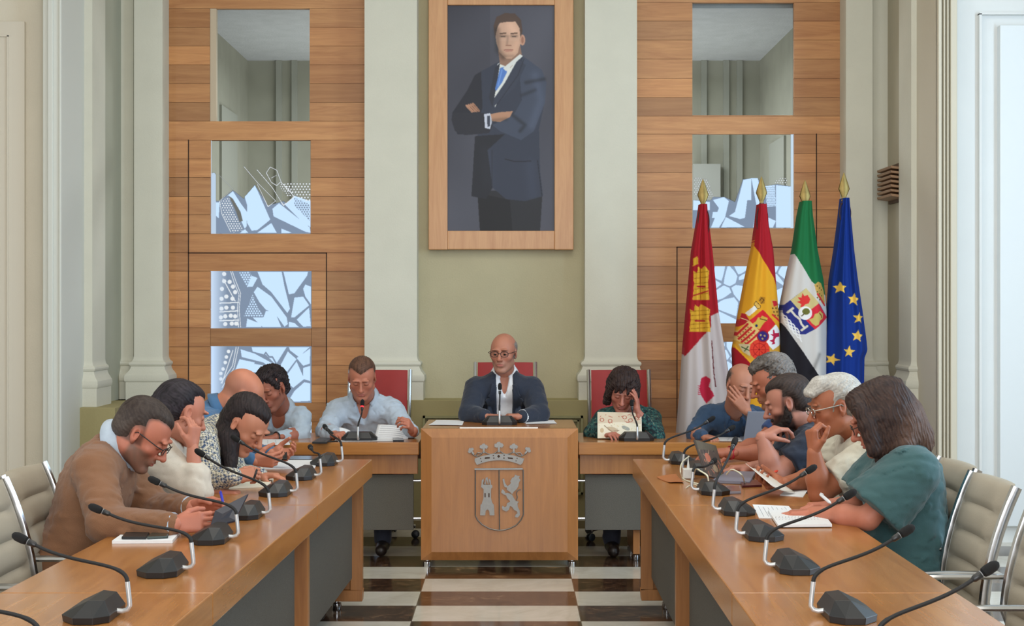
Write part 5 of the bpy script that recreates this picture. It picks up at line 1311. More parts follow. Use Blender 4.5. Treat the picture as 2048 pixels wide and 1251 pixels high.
def build_head(sp, Nl):
    """skin of head and neck in head space (x right, y forward, z up; origin between the ears); Nl = neck base there"""
    h = sp.get('hres', 0.0034); fem = sp.get('fem', False); fat = sp.get('fat', 0.0)
    lo = np.minimum([-0.105, -0.13, -0.16], Nl-0.09); hi = np.maximum([0.105, 0.145, 0.145], Nl+0.09)
    v = Vox(lo, hi, h)
    v.ell((0, -0.018, 0.038), (0.077, 0.094, 0.084), 0.0)
    v.ell((0, 0.029, 0.020), (0.067, 0.060, 0.080), 0.03)
    v.ell((0, 0.032, -0.043), (0.059+fat*0.6, 0.057, 0.067), 0.03)
    jw = 0.049+fat-(0.004 if fem else 0)
    v.cone((-jw, 0.005, -0.062), (-0.018, 0.070, -0.103), 0.017, 0.015, 0.03); v.cone((jw, 0.005, -0.062), (0.018, 0.070, -0.103), 0.017, 0.015, 0.03)
    v.ell((0, 0.080, -0.101), (0.020, 0.016, 0.014), 0.02)
    nr = 0.047 if fem else 0.056+fat*0.6
    v.cone((0, -0.020, -0.055), Nl, nr, nr*1.10, 0.03)
    for s in (-1, 1):
        v.ell((s*0.042, 0.062, -0.022), (0.020, 0.016, 0.014), 0.022)
        v.ell((s*0.030, 0.094, 0.030), (0.022, 0.010, 0.0075), 0.014)
        v.ell((s*0.031, 0.1005, 0.008), (0.017, 0.012, 0.011), 0.012, 'sub')
        v.ell((s*0.031, 0.0795, 0.006), (0.0155, 0.0148, 0.0130), 0.003)   # lids over the eyeball
        if sp.get('eyes', False): v.ell((s*0.031, 0.0985, 0.0030), (0.0112, 0.0105, 0.0027), 0.001, 'sub')
        # ear
        R = np.array(Matrix.Rotation(s*math.radians(-20), 3, 'Z') @ Matrix.Rotation(math.radians(8), 3, 'X'))
        v.ell((s*0.079, -0.004, 0.002), (0.008, 0.017, 0.030), 0.006, R=R)
        v.ell((s*0.086, 0.000, 0.006), (0.007, 0.009, 0.017), 0.004, 'sub', R=R)
        v.ell((s*0.076, 0.002, -0.026), (0.006, 0.008, 0.010), 0.006)
    v.cone((0, 0.090, 0.020), (0, 0.116, -0.027), 0.0080, 0.0112, 0.012)
    v.ell((0, 0.117, -0.030), (0.0115, 0.0110, 0.0095), 0.008)
    for s in (-1, 1):
        v.ell((s*0.0115, 0.1025, -0.033), (0.008, 0.010, 0.0075), 0.006)
        v.ell((s*0.0065, 0.108, -0.0405), (0.0036, 0.005, 0.003), 0.003, 'sub')
    v.ell((0, 0.086, -0.060), (0.026, 0.013, 0.020), 0.018)
    v.ell((0, 0.0965, -0.0585), (0.021, 0.008, 0.0048), 0.005); v.ell((0, 0.0945, -0.0695), (0.018, 0.008, 0.0056), 0.005)
    v.ell((0, 0.1045, -0.0638), (0.024, 0.009, 0.0017), 0.003, 'sub')
    v.ell((0, 0.094, -0.083), (0.016, 0.006, 0.005), 0.008, 'sub')
    V, F = v.surf(); V = relax(V, F, 1, 0.45)
    # pigment
    sk = lin(sp.get('skin', (206, 150, 124))); x, y, z = V.T; n = len(V)
    C = np.repeat(sk[None], n, 0)
    g = waves(5, 8, 0.02, 0.07)(x, y, z); C *= (1+0.07*g)[:, None]
    redm = np.exp(-(((np.abs(x)-0.042)/0.022)**2+((z+0.03)/0.022)**2))*(y > 0.03)+0.7*np.exp(-((x/0.014)**2+((z+0.03)/0.014)**2))*(y > 0.09)+0.5*np.exp(-(((np.abs(x)-0.082)/0.012)**2))
    C = C*(1-np.clip(redm, 0, 1)[:, None]*np.array((0.02, 0.16, 0.17)))
    lip = np.exp(-((x/0.021)**4+((z+0.064)/0.0095)**4))*(y > 0.078)
    C = mix3(C, np.repeat(lin(sp.get('lips', (176, 98, 92)))[None], n, 0), np.clip(lip*0.75, 0, 1))
    hc = lin(sp.get('haircol', (50, 40, 34)))
    bro = np.exp(-(((np.abs(x)-0.031)/0.017)**4+((z-0.0275+0.25*(np.abs(np.abs(x)-0.028)))/0.0050)**2))*(y > 0.06)
    C = mix3(C, np.repeat(lin(sp.get('brow', sp.get('haircol', (50, 40, 34))))[None], n, 0), np.clip(bro*sp.get('browk', 0.8), 0, 1))
    lash = np.exp(-(((np.abs(x)-0.031)/0.013)**4+((z+0.0025-0.000)/0.0022)**2))*(y > 0.075)
    C = mix3(C, np.repeat(lin((52, 34, 28))[None], n, 0), np.clip(lash*0.85, 0, 1))
    if 'beard' in sp:
        bc, dens, low = sp['beard']
        jaw = sst(-z, 0.018, 0.042)*sst(y, -0.012+0.0, 0.010)*(1-sst(-z, 0.118, 0.15))
        jaw *= 1-np.exp(-(((np.abs(x)-0.030)/0.016)**2+((z+0.028)/0.018)**2))*(y > 0.05)
        jaw *= 1-np.exp(-((x/0.020)**4+((z+0.064)/0.0065)**4))
        jaw *= 1-np.exp(-((x/0.018)**4+((z+0.030)/0.018)**4))*(y > 0.07)
        C = mix3(C, np.repeat(lin(bc)[None], n, 0), np.clip(jaw*dens*(1+0.25*g), 0, 1))
    if 'scalp' in sp:
        sc, dens = sp['scalp']
        ce = hair_edge(np.abs(x), y, z, sp.get('hair', {})); m = 1-sst(ce, -0.007, 0.007)
        m *= 1-np.exp(-(((np.abs(x)-0.082)/0.012)**4+((z)/0.03)**4+((y+0.004)/0.02)**4))
        if sp.get('bald'): m *= 1-sst(z, 0.03, 0.085)
        C = mix3(C, np.repeat(lin(sc)[None], n, 0), np.clip(m*dens, 0, 1))
    return V, F, C

def hair_edge(ax, Y, Z, st):
    """distance to the edge of the hair on the scalp (positive outside): forehead line and temples, then nape"""
    hx = st.get('line', 0.0); zf = st.get('zf', 0.080)
    a = 0.95*(Y-0.026-hx)+0.28*(Z-0.03); b = (zf-Z)*0.90+0.38*(Y-0.085)+0.55*st.get('temple', 1.0)*(np.clip(ax, 0, 0.055)-0.02)
    k = 0.016; h = np.maximum(k-np.abs(a-b), 0)/k; c1 = np.minimum(a, b)-h*h*k*0.25
    c2 = (Y*0.24-(Z-st.get('nape', -0.055)-0.022))
    c = np.maximum(c1, c2)
    if st.get('ring'): c = np.maximum(c, Z+Y*0.25-st['ring'])
    return c
def build_hair(sp, toloc):
    st = sp['hair']; h = st.get('res', 0.0032); t = st.get('t', 0.008)
    pad = 0.045+st.get('pad', 0.0)
    v = Vox((-0.10-pad, -0.13-pad, -0.15-pad), (0.10+pad, 0.10+pad*0.9, 0.135+pad), h)
    X, Y, Z = v.ax[0][:, None, None], v.ax[1][None, :, None], v.ax[2][None, None, :]
    v.ell((0, -0.018, 0.038), (0.077, 0.094, 0.084), 0.0)
    v.ell((0, 0.030, 0.020), (0.067, 0.064, 0.080), 0.03)
    v.ell((0, -0.050, -0.025), (0.058, 0.052, 0.060), 0.03)
    ax = np.abs(X)
    c = hair_edge(ax, Y, Z, st)
    if not st.get('cover'):
        e = (np.sqrt(((Y-0.002)/0.024)**2+((Z+0.004)/0.036)**2)-1)*0.026; c = np.maximum(c, np.where(ax > 0.05, -e, -1.0))
    tk = t*(1+st.get('top', 0.25)*np.clip(Z/0.1, 0, 1))
    q = np.clip(-c/st.get('taper', 0.036), 0, 1); q = q*(2-q)
    v.F = (v.F-(tk*q-0.004*(1-q)+0.0*X)).astype(np.float32)
    v.F = np.maximum(v.F, (c-0.002).astype(np.float32))
    for p in st.get('world', []):
        a = toloc(p[0]); b = toloc(p[1]); v.cone(a, b, p[2], p[3], p[4] if len(p) > 4 else 0.03)
    for p in st.get('local', []):
        v.cone(p[0], p[1], p[2], p[3], p[4] if len(p) > 4 else 0.02)
    for p in st.get('cut', []): v.ell(p[0], p[1], 0.008, 'sub')
    for p in st.get('wcut', []): v.plane(toloc(p[0]), toloc(np.array(p[0])+np.array(p[1]))-toloc(p[0]), 0.004)
    a = st.get('amp', 0.003); lm = st.get('lam', 0.02)
    g = waves(st.get('seed', 3), 7, lm*0.6, lm*1.6, 0.8); lowf = waves(st.get('seed', 3)+5, 5, 0.04, 0.11, 0.5)
    hang = st.get('hang')
    def strand(X, Y, Z):
        w_ = 2.6*lowf(X, Y, Z)
        if hang is not None:
            d = toloc(np.array(hang)+sp['C_'])-toloc(sp['C_']); d = d/np.linalg.norm(d)
            return np.sin((X*d[0]+Y*d[1]+Z*d[2])*2*math.pi/0.011+w_*2)+0.7*np.sin((X*d[0]+Y*d[1]+Z*d[2])*2*math.pi/0.027+w_*3)
        sd = np.clip((np.abs(X)-0.035)/0.03, 0, 1)
        return (np.sin(X*2*math.pi/0.0105+w_*2)+0.6*np.sin(X*2*math.pi/0.023+w_))*(1-sd)+(np.sin((Z*0.75+Y*0.35)*2*math.pi/0.0105+w_*2)+0.6*np.sin((Z*0.7+Y*0.5)*2*math.pi/0.024+w_))*sd
    cm = st.get('comb', 0.0010)
    v.disp(lambda X, Y, Z: a*g(X, Y, Z)*1.3+cm*strand(X, Y, Z))
    V, F = v.surf()
    if len(V) == 0: return None
    V = relax(V, F, 1, 0.3)
    n = len(V); c0 = lin(sp['haircol']); c1 = lin(st.get('col2', sp['haircol'])); x, y, z = V.T
    sel = st.get('mix', 'noise')
    gg = strand(x, y, z)*0.5; g3 = waves(12, 6, 0.012, 0.05, 0.6)(x, y, z)
    m = np.clip(0.5+0.35*gg+0.8*g3, 0, 1)
    if sel == 'back': m = np.clip(m*0.6+sst(-y, 0.0, 0.07)*0.7, 0, 1)
    if sel == 'side': m = np.clip(m*0.5+sst(-z, -0.08, 0.02)*0.7, 0, 1)
    if sel == 'tip': m = np.clip(m*0.35+sst(-z+(-y)*0.8, 0.03, 0.16)*0.8, 0, 1)
    C = mix3(np.repeat(c0[None], n, 0), np.repeat(c1[None], n, 0), m)*(1+0.10*gg)[:, None]
    return V, F, np.clip(C, 0, 1)

def build_hand(W, d, n, side, curl=(0.4, 0.4, 0.4, 0.4), thumb=0.5, sc=1.0, spread=0.06, h=0.0031, thumbcurl=0.3, stub=0.035):
    """hand from wrist W along d, palm facing n; side 'R' or 'L'"""
    d = nrm(d); n = np.array(n, float); n = nrm(n-d*(n@d)); t = np.cross(d, n)*(1 if side == 'R' else -1)   # towards the thumb
    W = np.array(W, float); r_ = 0.135*sc
    c = W+d*0.07*sc; v = Vox(c-0.15*sc, c+0.15*sc, h)
    v.cone(W-d*stub*sc, W+d*0.012*sc, 0.0255*sc, 0.023*sc, 0.01, flat=(n, 1.25))
    for k, (o, w_) in enumerate(((0.026, 0.0135), (0.009, 0.0140), (-0.009, 0.0135), (-0.026, 0.0125))):
        o *= sc; w_ *= sc
        v.cone(W+d*0.008*sc+t*o*0.6, W+d*0.085*sc+t*o-n*0.001, w_*1.05, w_*0.90, 0.012*sc)
    v.ell(W+d*0.035*sc+t*0.020*sc+n*0.010*sc, (0.017*sc,)*3, 0.012); v.ell(W+d*0.032*sc-t*0.020*sc+n*0.008*sc, (0.014*sc,)*3, 0.012)
    L = ((0.040, 0.025, 0.020), (0.044, 0.029, 0.021), (0.041, 0.027, 0.020), (0.032, 0.021, 0.018))
    for k in range(4):
        o = (0.027, 0.009, -0.009, -0.026)[k]*sc; p = W+d*(0.086, 0.090, 0.087, 0.079)[k]*sc+t*o
        a = 0.0; sd = (1.5-k)*spread; dd = nrm(d+t*sd); r = (0.0090, 0.0092, 0.0088, 0.0078)[k]*sc; ck = curl[k]
        for j in range(3):
            a += ck*(1.0, 1.25, 0.8)[j]; q = p+(dd*math.cos(a)+n*math.sin(a))*L[k][j]*sc
            v.cone(p, q, r, r*0.92, 0.004); p = q; r *= 0.92
    b0 = W+d*0.022*sc+t*0.022*sc+n*0.006*sc; dt = nrm(d*0.72+t*(0.45+thumb*0.5)+n*(0.5-0.25*thumb))
    p1 = b0+dt*0.040*sc; dt2 = nrm(dt+d*0.35+n*thumbcurl-t*0.25); p2 = p1+dt2*0.032*sc; p3 = p2+nrm(dt2+n*thumbcurl*0.5-t*0.2)*0.026*sc
    v.cone(b0, p1, 0.0145*sc, 0.0115*sc, 0.012*sc); v.cone(p1, p2, 0.0112*sc, 0.0098*sc, 0.004); v.cone(p2, p3, 0.0098*sc, 0.0082*sc, 0.004)
    V, F = v.surf(); return relax(V, F, 1, 0.4), F

M_SKIN = mat('skin', attr=True, rough=0.52, spec=0.4, sss=0.04, bump=0.06, bscale=500)
M_HAIR = mat('hair', attr=True, rough=0.58, spec=0.25, bump=0.18, bscale=260, noise=0.18, nscale=150)
M_EYE = mat('eye', attr=True, rough=0.15)
def cloth(name, col, **k):
    return mat('cloth_'+name, col, rough=k.pop('rough', 0.85), sheen=0.15, bump=k.pop('bump', 0.10), bscale=k.pop('bscale', 260), noise=k.pop('noise', 0.07), nscale=k.pop('nscale', 30), **k)

def person(sp):
    U = np.array((0, 0, 1.0)); f = nrm(sp['face']+(0,) if len(sp['face']) == 2 else sp['face']); rgt = np.cross(f, U)
    Hp, N, C = (np.array(sp[k], float) for k in ('H', 'N', 'C'))
    up = nrm(N-Hp); sw = sp.get('sw', 0.165)
    drop = sp.get('drop', 0.055)
    SR = np.array(sp['SR']) if 'SR' in sp else N+rgt*sw-up*drop
    SL = np.array(sp['SL']) if 'SL' in sp else N-rgt*sw-up*drop
    root = thing('person', sp['label'], 'person', (Hp[0], Hp[1], 0)); off = np.array((Hp[0], Hp[1], 0.0))
    sp['C_'] = C
    # head frame
    hf = nrm(sp.get('hface', sp['face'])+(0,) if len(sp.get('hface', sp['face'])) == 2 else sp['hface'])
    yaw = math.atan2(-hf[0], hf[1]); R = np.array(Matrix.Rotation(yaw, 3, 'Z') @ Matrix.Rotation(-math.radians(sp.get('pitch', 10)), 3, 'X') @ Matrix.Rotation(math.radians(sp.get('roll', 0)), 3, 'Y'))
    hs = sp.get('hs', 1.0)
    toloc = lambda p: (R.T @ (np.array(p, float)-C))/hs
    tow = lambda V: (V*hs) @ R.T+C-off
    Nl = toloc(N)
    parts = []; base = 0
    hv, hF, hC = build_head(sp, Nl); parts.append((tow(hv), hF, hC))
    # torso, arms, legs
    sk = lin(sp.get('skin', (206, 150, 124))); bw = sp.get('build', 1.0); a_ = 0.97 if not sp.get('fem') else 0.86
    ax = nrm(SR-SL); fw = nrm(np.cross(U, ax)) if np.dot(np.cross(U, ax), f) > 0 else -nrm(np.cross(U, ax)); fw = nrm(np.cross(up, ax)); 
    if np.dot(fw, f) < 0: fw = -fw
    Rt = np.stack([ax, fw, up], 1)
    L = np.linalg.norm(N-Hp); belly = sp.get('belly', 0.0)
    KR, KL = Hp+f*0.42+rgt*0.11-U*0.02, Hp+f*0.42-rgt*0.11-U*0.02
    if 'knee' in sp: KR, KL = KR+f*sp['knee'], KL+f*sp['knee']
    AR, AL = KR-U*(KR[2]-0.09)+f*0.03*0, KL-U*(KL[2]-0.09)
    def torso(v, g, k=0.05, arms=True, sleeves=None, gs=None):
        v.ell(Hp+up*L*0.68-fw*0.01, (0.150*bw*a_+g, 0.100*bw+g, L*0.33+g), 0.0, R=Rt)
        v.ell(Hp+up*L*0.33+fw*(0.01+belly*0.4), (0.142*bw*a_+g, 0.105*bw+belly+g, L*0.32+g), k, R=Rt)
        v.ell(Hp+up*0.01, (0.165*bw+g, 0.125*bw+g, 0.12+g), k, R=Rt)
        v.cone(SR*0.94+SL*0.06, SR*0.06+SL*0.94, 0.055*bw+g, 0.055*bw+g, k)
        v.cone(N+up*0.005, SR*0.75+SL*0.25+up*0.005, 0.048+g*0.6, 0.052+g, k*0.9); v.cone(N+up*0.005, SL*0.75+SR*0.25+up*0.005, 0.048+g*0.6, 0.052+g, k*0.9)
        if sp.get('fem'):
            for q in (SR, SL): v.ell((N*0.5+q*0.5)-up*0.115+fw*0.085, (0.055+g, 0.05+g, 0.055+g), 0.04, R=Rt)
    armr = 1.0*bw*(0.84 if sp.get('fem') else 1.0)
    J = {'R': (SR, np.array(sp['ER'], float), np.array(sp['WR'], float)), 'L': (SL, np.array(sp['EL'], float), np.array(sp['WL'], float))}
    allp = np.array([SR, SL, Hp, N, KR, KL, AR, AL]+[q for s in 'RL' for q in J[s]])
    # whole body, coarse (it is under the clothes)
    v = Vox(allp.min(0)-0.22, allp.max(0)+0.2, 0.013)
    torso(v, -0.012)
    for K_, A_k in ((KR, AR), (KL, AL)):
        s_ = 1 if K_ is KR else -1
        v.cone(Hp+rgt*0.09*s_, K_, 0.078, 0.055, 0.04); v.cone(K_, A_k, 0.053, 0.034, 0.02); v.cone(A_k-U*0.04, A_k-U*0.05+f*0.14, 0.030, 0.026, 0.02)
    for s in 'RL':
        S_, E_, W_ = J[s]; v.cone(S_, E_, 0.044*armr, 0.034*armr, 0.02); v.cone(E_, W_, 0.033*armr, 0.022*armr, 0.01)
    V, F = v.surf(); V = relax(V, F, 1); parts.append((V-off, F, np.repeat(sk[None], len(V), 0)))
    # forearms and hands, fine
    hcfg = {'R': sp.get('handR', {}), 'L': sp.get('handL', {})}; hsz = sp.get('hand', 0.86 if sp.get('fem') else 0.97)
    for s in 'RL':
        S_, E_, W_ = J[s]; cf = hcfg[s]
        if cf.get('skip'): continue
        lo_, hi_ = np.minimum(E_, W_)-0.09, np.maximum(E_, W_)+0.09
        if sp.get('sleeve', 'long') != 'long': lo_, hi_ = np.minimum(lo_, S_-0.02), np.maximum(hi_, S_+0.02)
        v = Vox(lo_, hi_, 0.006)
        v.cone(E_, E_*0.62+W_*0.38, 0.043*armr, 0.043*armr, 0.0); v.cone(E_*0.62+W_*0.38, W_, 0.042*armr, 0.0265*armr, 0.02)
        if sp.get('sleeve', 'long') != 'long': v.cone(S_, E_, 0.050*armr, 0.041*armr, 0.015)
        V, F = v.surf(); V = relax(V, F, 1); g = waves(8, 6, 0.03, 0.1)(*V.T)
        parts.append((V-off, F, sk[None]*(1+0.05*g)[:, None]))
        d = cf.get('d', W_-E_); st_ = 0.035*max(0.05, float(nrm(d)@nrm(W_-E_))); V, F = build_hand(W_, d, cf.get('n', (0, 0, -1)), s, cf.get('curl', (0.35, 0.38, 0.42, 0.46)), cf.get('thumb', 0.5), hsz, cf.get('spread', 0.06), thumbcurl=cf.get('tc', 0.3), stub=st_)
        g = waves(9, 6, 0.015, 0.05)(*V.T); parts.append((V-off, F, sk[None]*np.array((1, 0.97, 0.97))*(1+0.06*g)[:, None]))
    Vs, Fs, Cs = [], [], []
    for V, F, c in parts: Vs.append(V); Fs.append(F+base); Cs.append(c); base += len(V)
    link('body', np_mesh('body', np.vstack(Vs), np.vstack(Fs), np.vstack(Cs)), M_SKIN, root, smooth=True)
    if sp.get('eyes'):
        for s in (-1, 1):
            b = MB(); prof = []
            n = 14; V = []; F = []; Cc = []
            for i in range(n+1):
                th = math.pi*i/n
                for j in range(16):
                    ph = 2*math.pi*j/16; V.append((0.0125*math.sin(th)*math.cos(ph), 0.0125*math.cos(th), 0.0125*math.sin(th)*math.sin(ph)))
                    Cc.append(lin((22, 18, 16)) if th < 0.28 else (lin((50, 40, 34)) if th < 0.72 else lin((160, 142, 130))))
            for i in range(n):
                for j in range(16): F.append((i*16+j, i*16+(j+1) % 16, (i+1)*16+(j+1) % 16, (i+1)*16+j))
            V = np.array(V)+np.array((s*0.031, 0.0815, 0.004)); link('eye', np_mesh('eye', tow(V), F, np.array(Cc)), M_EYE, root, smooth=True)
    if 'hair' in sp:
        r = build_hair(sp, toloc)
        if r: link('hair', np_mesh('hair', tow(r[0]), r[1], r[2]), M_HAIR, root, smooth=True)
    if 'beardmesh' in sp:
        v = Vox((-0.08, 0.0, -0.15), (0.08, 0.13, 0.0), 0.0034); q = sp['beardmesh']
        v.cone((-0.055, 0.008, -0.045), (-0.020, 0.072, -0.100), 0.022, 0.027, 0.0); v.cone((0.055, 0.008, -0.045), (0.020, 0.072, -0.100), 0.022, 0.027, 0.02)
        for s in (-1, 1): v.cone((s*0.068, 0.014, -0.008), (s*0.056, 0.028, -0.065), 0.009, 0.016, 0.02)
        v.ell((0, 0.080, -0.104), (0.028, 0.022, 0.024), 0.02); v.cone((-0.022, 0.092, -0.052), (0.022, 0.092, -0.052), 0.0085, 0.0085, 0.006)
        v.ell((0, 0.104, -0.066), (0.019, 0.02, 0.009), 0.003, 'sub')
        g = waves(4, 8, 0.008, 0.02, 0.6); v.disp(lambda X, Y, Z: 0.003*g(X, Y, Z)); V, F = v.surf(); V = relax(V, F, 1)
        link('beard', np_mesh('beard', tow(V), F, np.repeat(lin(q)[None], len(V), 0)), M_HAIR, root, smooth=True)
    # ---- clothes
    cl = sp['top']; g = cl.get('g', 0.010); sl = sp.get('sleeve', 'long'); res = cl.get('res', 0.008)
    def top_mesh(name, m, g, res, sleeves=True, cuff=0.0, amp=0.004, seed=1, neck=0.062, vneck=None, bottom=0.03, slv=1.0, loose=0.0, shoulder=0.0):
        v = Vox(allp[:4].min(0)-0.26, allp[:4].max(0)+0.26, res) if not sleeves else Vox(np.array([SR, SL, Hp, N]+[q for s in 'RL' for q in J[s]]).min(0)-0.2, np.array([SR, SL, Hp, N]+[q for s in 'RL' for q in J[s]]).max(0)+0.2, res)
        torso(v, g)
        if loose:
            v.ell(Hp+up*L*0.30, (0.165*bw*a_+loose, 0.13+loose+belly, L*0.40), 0.06, R=Rt)
        if sleeves:
            for s in 'RL':
                S_, E_, W_ = J[s]
                if sl == 'long' or sl == 'roll':
                    cf_ = cuff if sl == 'long' else 0.0
                    e = E_+(W_-E_)*(1-cf_) if sl == 'long' else E_+(W_-E_)*0.35
                    v.cone(S_, E_, (0.058+shoulder)*bw*slv+g*0.5, 0.050*armr*slv+g*0.6, 0.03); v.cone(E_, e, 0.050*armr*slv+g*0.6, (0.034 if sl == 'long' else 0.048)*armr*slv+g*0.5, 0.012)
                else:
                    q = cl.get('slen', 0.62); e = S_+(E_-S_)*q; dr = nrm(E_-S_)
                    v.cone(S_, e, 0.060*bw*slv+g*0.5, 0.058*bw*slv+g*0.5+cl.get('flare', 0.0), 0.02, cap=True)
        v.disp(folds(seed, amp)); v.disp(folds(seed+7, amp*0.5, 0.03, 0.07))
        # neckline
        na = nrm(C-N-fw*0.01); v.cone(N-up*0.005+fw*0.012, N+na*0.3+fw*0.02, neck, neck+0.02, 0.006, 'sub')
        if vneck:
            dep, wid = vneck[:2]; wb = vneck[2] if len(vneck) > 2 else 0.006; top = N+fw*0.10; bot = N-up*dep+fw*0.16
            n_ = 16
            for i in range(n_+1):
                t = i/n_; c = top*(1-t)+bot*t
                v.cone(c-fw*0.03, c+fw*0.14, wid*(1-t)+wb*t, wid*(1-t)+wb*t, 0.004, 'sub')
        v.plane(Hp-up*bottom, -up, 0.01)
        V, F = v.surf(); V = relax(V, F, 1)
        return link(name, np_mesh(name, V-off, F), m, root, smooth=True)
    garment = top_mesh(cl.get('name', 'shirt'), cl['m'], g, res, True, cl.get('cuff', 0.04), cl.get('amp', 0.004), cl.get('seed', 3), cl.get('neck', 0.062), cl.get('vneck'), cl.get('bottom', 0.05), cl.get('slv', 1.0), cl.get('loose', 0.0), cl.get('shoulder', 0.0))
    if 'under' in sp:
        un = sp['under']; top_mesh('shirt', un['m'], un.get('g', 0.0), 0.008, False, 0, 0.002, 5, un.get('neck', 0.058), un.get('vneck'), 0.0)
        if un.get('cuffs', True):
            for s in 'RL':
                S_, E_, W_ = J[s]; d = nrm(W_-E_); b = MB(); a = W_-d*0.035; c_ = W_-d*0.004+0
                b.tube([a, (a+c_)/2, c_], [0.036*armr+0.002, 0.035*armr+0.003, 0.035*armr+0.003], 20); b.build('cuff', un['m'], root, smooth=True, off=off)
    if 'collar' in sp:
        cm, op, hgt = sp['collar']      # material, opening half-angle, height
        na = nrm(C-N); fr = nrm(fw-na*(fw@na)); rt = np.cross(fr, na); base_c = N+fw*0.006+up*0.004+na*sp.get('coff', 0.006)
        V = []; F = []; n = 36; cw = sp.get('cw', 1.0); rows = tuple((r*cw, z, 0) for r, z in ((0.066, -0.01), (0.064, hgt*0.75), (0.066, hgt), (0.072, hgt*0.92), (0.081, hgt*0.35), (0.092, -hgt*0.15)))
        for i in range(n+1):
            a = op+(2*math.pi-2*op)*i/n; e = max(0, 1-min(i, n-i)/5.0)
            for k, (r, z, _) in enumerate(rows):
                zz = z-(0.042*e*e if k >= 4 else 0.0)*(1 if k == 5 else 0.5); r2 = r*(1.0+0.02*math.cos(a)); 
                if k >= 3: r2 += 0.014*e
                p = base_c+na*(zz-0.006*math.cos(a)-0.012*max(0, math.cos(a)))+fr*math.cos(a)*r2*1.02+rt*math.sin(a)*r2*0.98; V.append(p-off)
        nr_ = len(rows)
        for i in range(n):
            for k in range(nr_-1): F.append((i*nr_+k, (i+1)*nr_+k, (i+1)*nr_+k+1, i*nr_+k+1))
        o = link('collar', np_mesh('collar', V, F), cm, root, smooth=True); md = o.modifiers.new('thick', 'SOLIDIFY'); md.thickness = 0.003; md.offset = 0
    # trousers and shoes
    v = Vox(np.array([Hp, KR, KL, AR, AL]).min(0)-0.2, np.array([Hp, KR, KL, AR, AL]).max(0)+0.2, 0.011)
    v.ell(Hp+up*0.005, (0.165*bw+0.008, 0.125*bw+0.008, 0.115), 0.0, R=Rt)
    for K_, A_k, s_ in ((KR, AR, 1), (KL, AL, -1)):
        v.cone(Hp+rgt*0.09*s_, K_, 0.090, 0.067, 0.04); v.cone(K_, A_k, 0.066, 0.056, 0.02)
    v.disp(folds(21, 0.004)); V, F = v.surf(); V = relax(V, F, 1)
    link('trousers', np_mesh('trousers', V-off, F), sp.get('trousers', cloth('navy_trousers', (46, 50, 64))), root, smooth=True)
    for A_k in (AR, AL):
        v = Vox(A_k-np.array((0.22, 0.22, 0.12)), A_k+np.array((0.22, 0.22, 0.05)), 0.008)
        v.cone(A_k-U*0.035-f*0.035, A_k-U*0.045+f*0.15, 0.040, 0.036, 0.0); v.cone(A_k, A_k-U*0.03, 0.042, 0.042, 0.02); v.plane((0, 0, 0.006), (0, 0, -1), 0.002)
        V, F = v.surf(); link('shoe', np_mesh('shoe', V-off, F), mat('dark_shoe', (40, 32, 28), 0.4), root, smooth=True)
    sp['_'] = dict(garment=garment, tow=tow, root=root, off=off, R=R, fw=fw, up=up, N=N, C=C, J=J, armr=armr, hs=hs, rgt=rgt, f=f)
    return root

def lapels(sp, m):
    """two notched lapels laid on the jacket front"""
    q = sp['_']; fw, up, N, off = q['fw'], q['up'], q['N'], q['off']; rt = np.cross(fw, up)
    for s in (-1, 1):
        inner = [(0.050, 0.030), (0.052, -0.02), (0.052, -0.08), (0.050, -0.16), (0.049, -0.24), (0.048, -0.31)]
        outer = [(0.078, 0.040), (0.092, -0.030), (0.118, -0.075), (0.092, -0.15), (0.066, -0.24), (0.050, -0.31)]
        V = []; F = []; n = 30; k = 8
        def at(L, t): i = min(int(t*(len(L)-1)), len(L)-2); u = t*(len(L)-1)-i; return (L[i][0]*(1-u)+L[i+1][0]*u, L[i][1]*(1-u)+L[i+1][1]*u)
        for i in range(n+1):
            a, b = at(inner, i/n), at(outer, i/n)
            if 0.27 < i/n < 0.33: b = (b[0]-0.016, b[1])
            for j in range(k+1):
                u = j/k; V.append(N-off+rt*s*(a[0]*(1-u)+b[0]*u)+up*(a[1]*(1-u)+b[1]*u)+fw*0.32)
        for i in range(n):
            for j in range(k): F.append((i*(k+1)+j, i*(k+1)+j+1, (i+1)*(k+1)+j+1, (i+1)*(k+1)+j))
        o = link('lapel', np_mesh('lapel', V, F), m, q['root'], smooth=True)
        w_ = o.modifiers.new('wrap', 'SHRINKWRAP'); w_.target = q['garment']; w_.wrap_method = 'PROJECT'; w_.use_project_x = False; w_.use_project_y = True; w_.use_project_z = False
        w_.use_negative_direction = True; w_.use_positive_direction = True; w_.offset = 0.010
        t_ = o.modifiers.new('thick', 'SOLIDIFY'); t_.thickness = 0.007; t_.offset = 0
def glasses(sp, m, rim=0.0016, w_=0.024, h_=0.016, half=False):
    q = sp['_']; T = lambda p: q['tow'](np.array(p, float)[None])[0]
    b = MB()
    for s in (-1, 1):
        pts = [T((s*0.032+w_*math.copysign(abs(math.cos(a))**0.7, math.cos(a)), 0.111-0.004*abs(math.cos(a)), 0.004+h_*math.copysign(abs(math.sin(a))**0.8, math.sin(a)))) for a in [2*math.pi*i/24 for i in range(25)]]
        if half: pts = [p for p in pts]
        b.tube(pts, rim, 6, caps=False)
        b.tube([T((s*(0.032+w_), 0.108, 0.010)), T((s*0.076, 0.085, 0.012)), T((s*0.082, 0.0, 0.014)), T((s*0.080, -0.012, 0.002))], rim*1.1, 6)
    b.tube([T((-0.009, 0.111, 0.008)), T((0, 0.113, 0.011)), T((0.009, 0.111, 0.008))], rim, 6)
    o = b.build('glasses', m, q['root'], smooth=True)
    return o
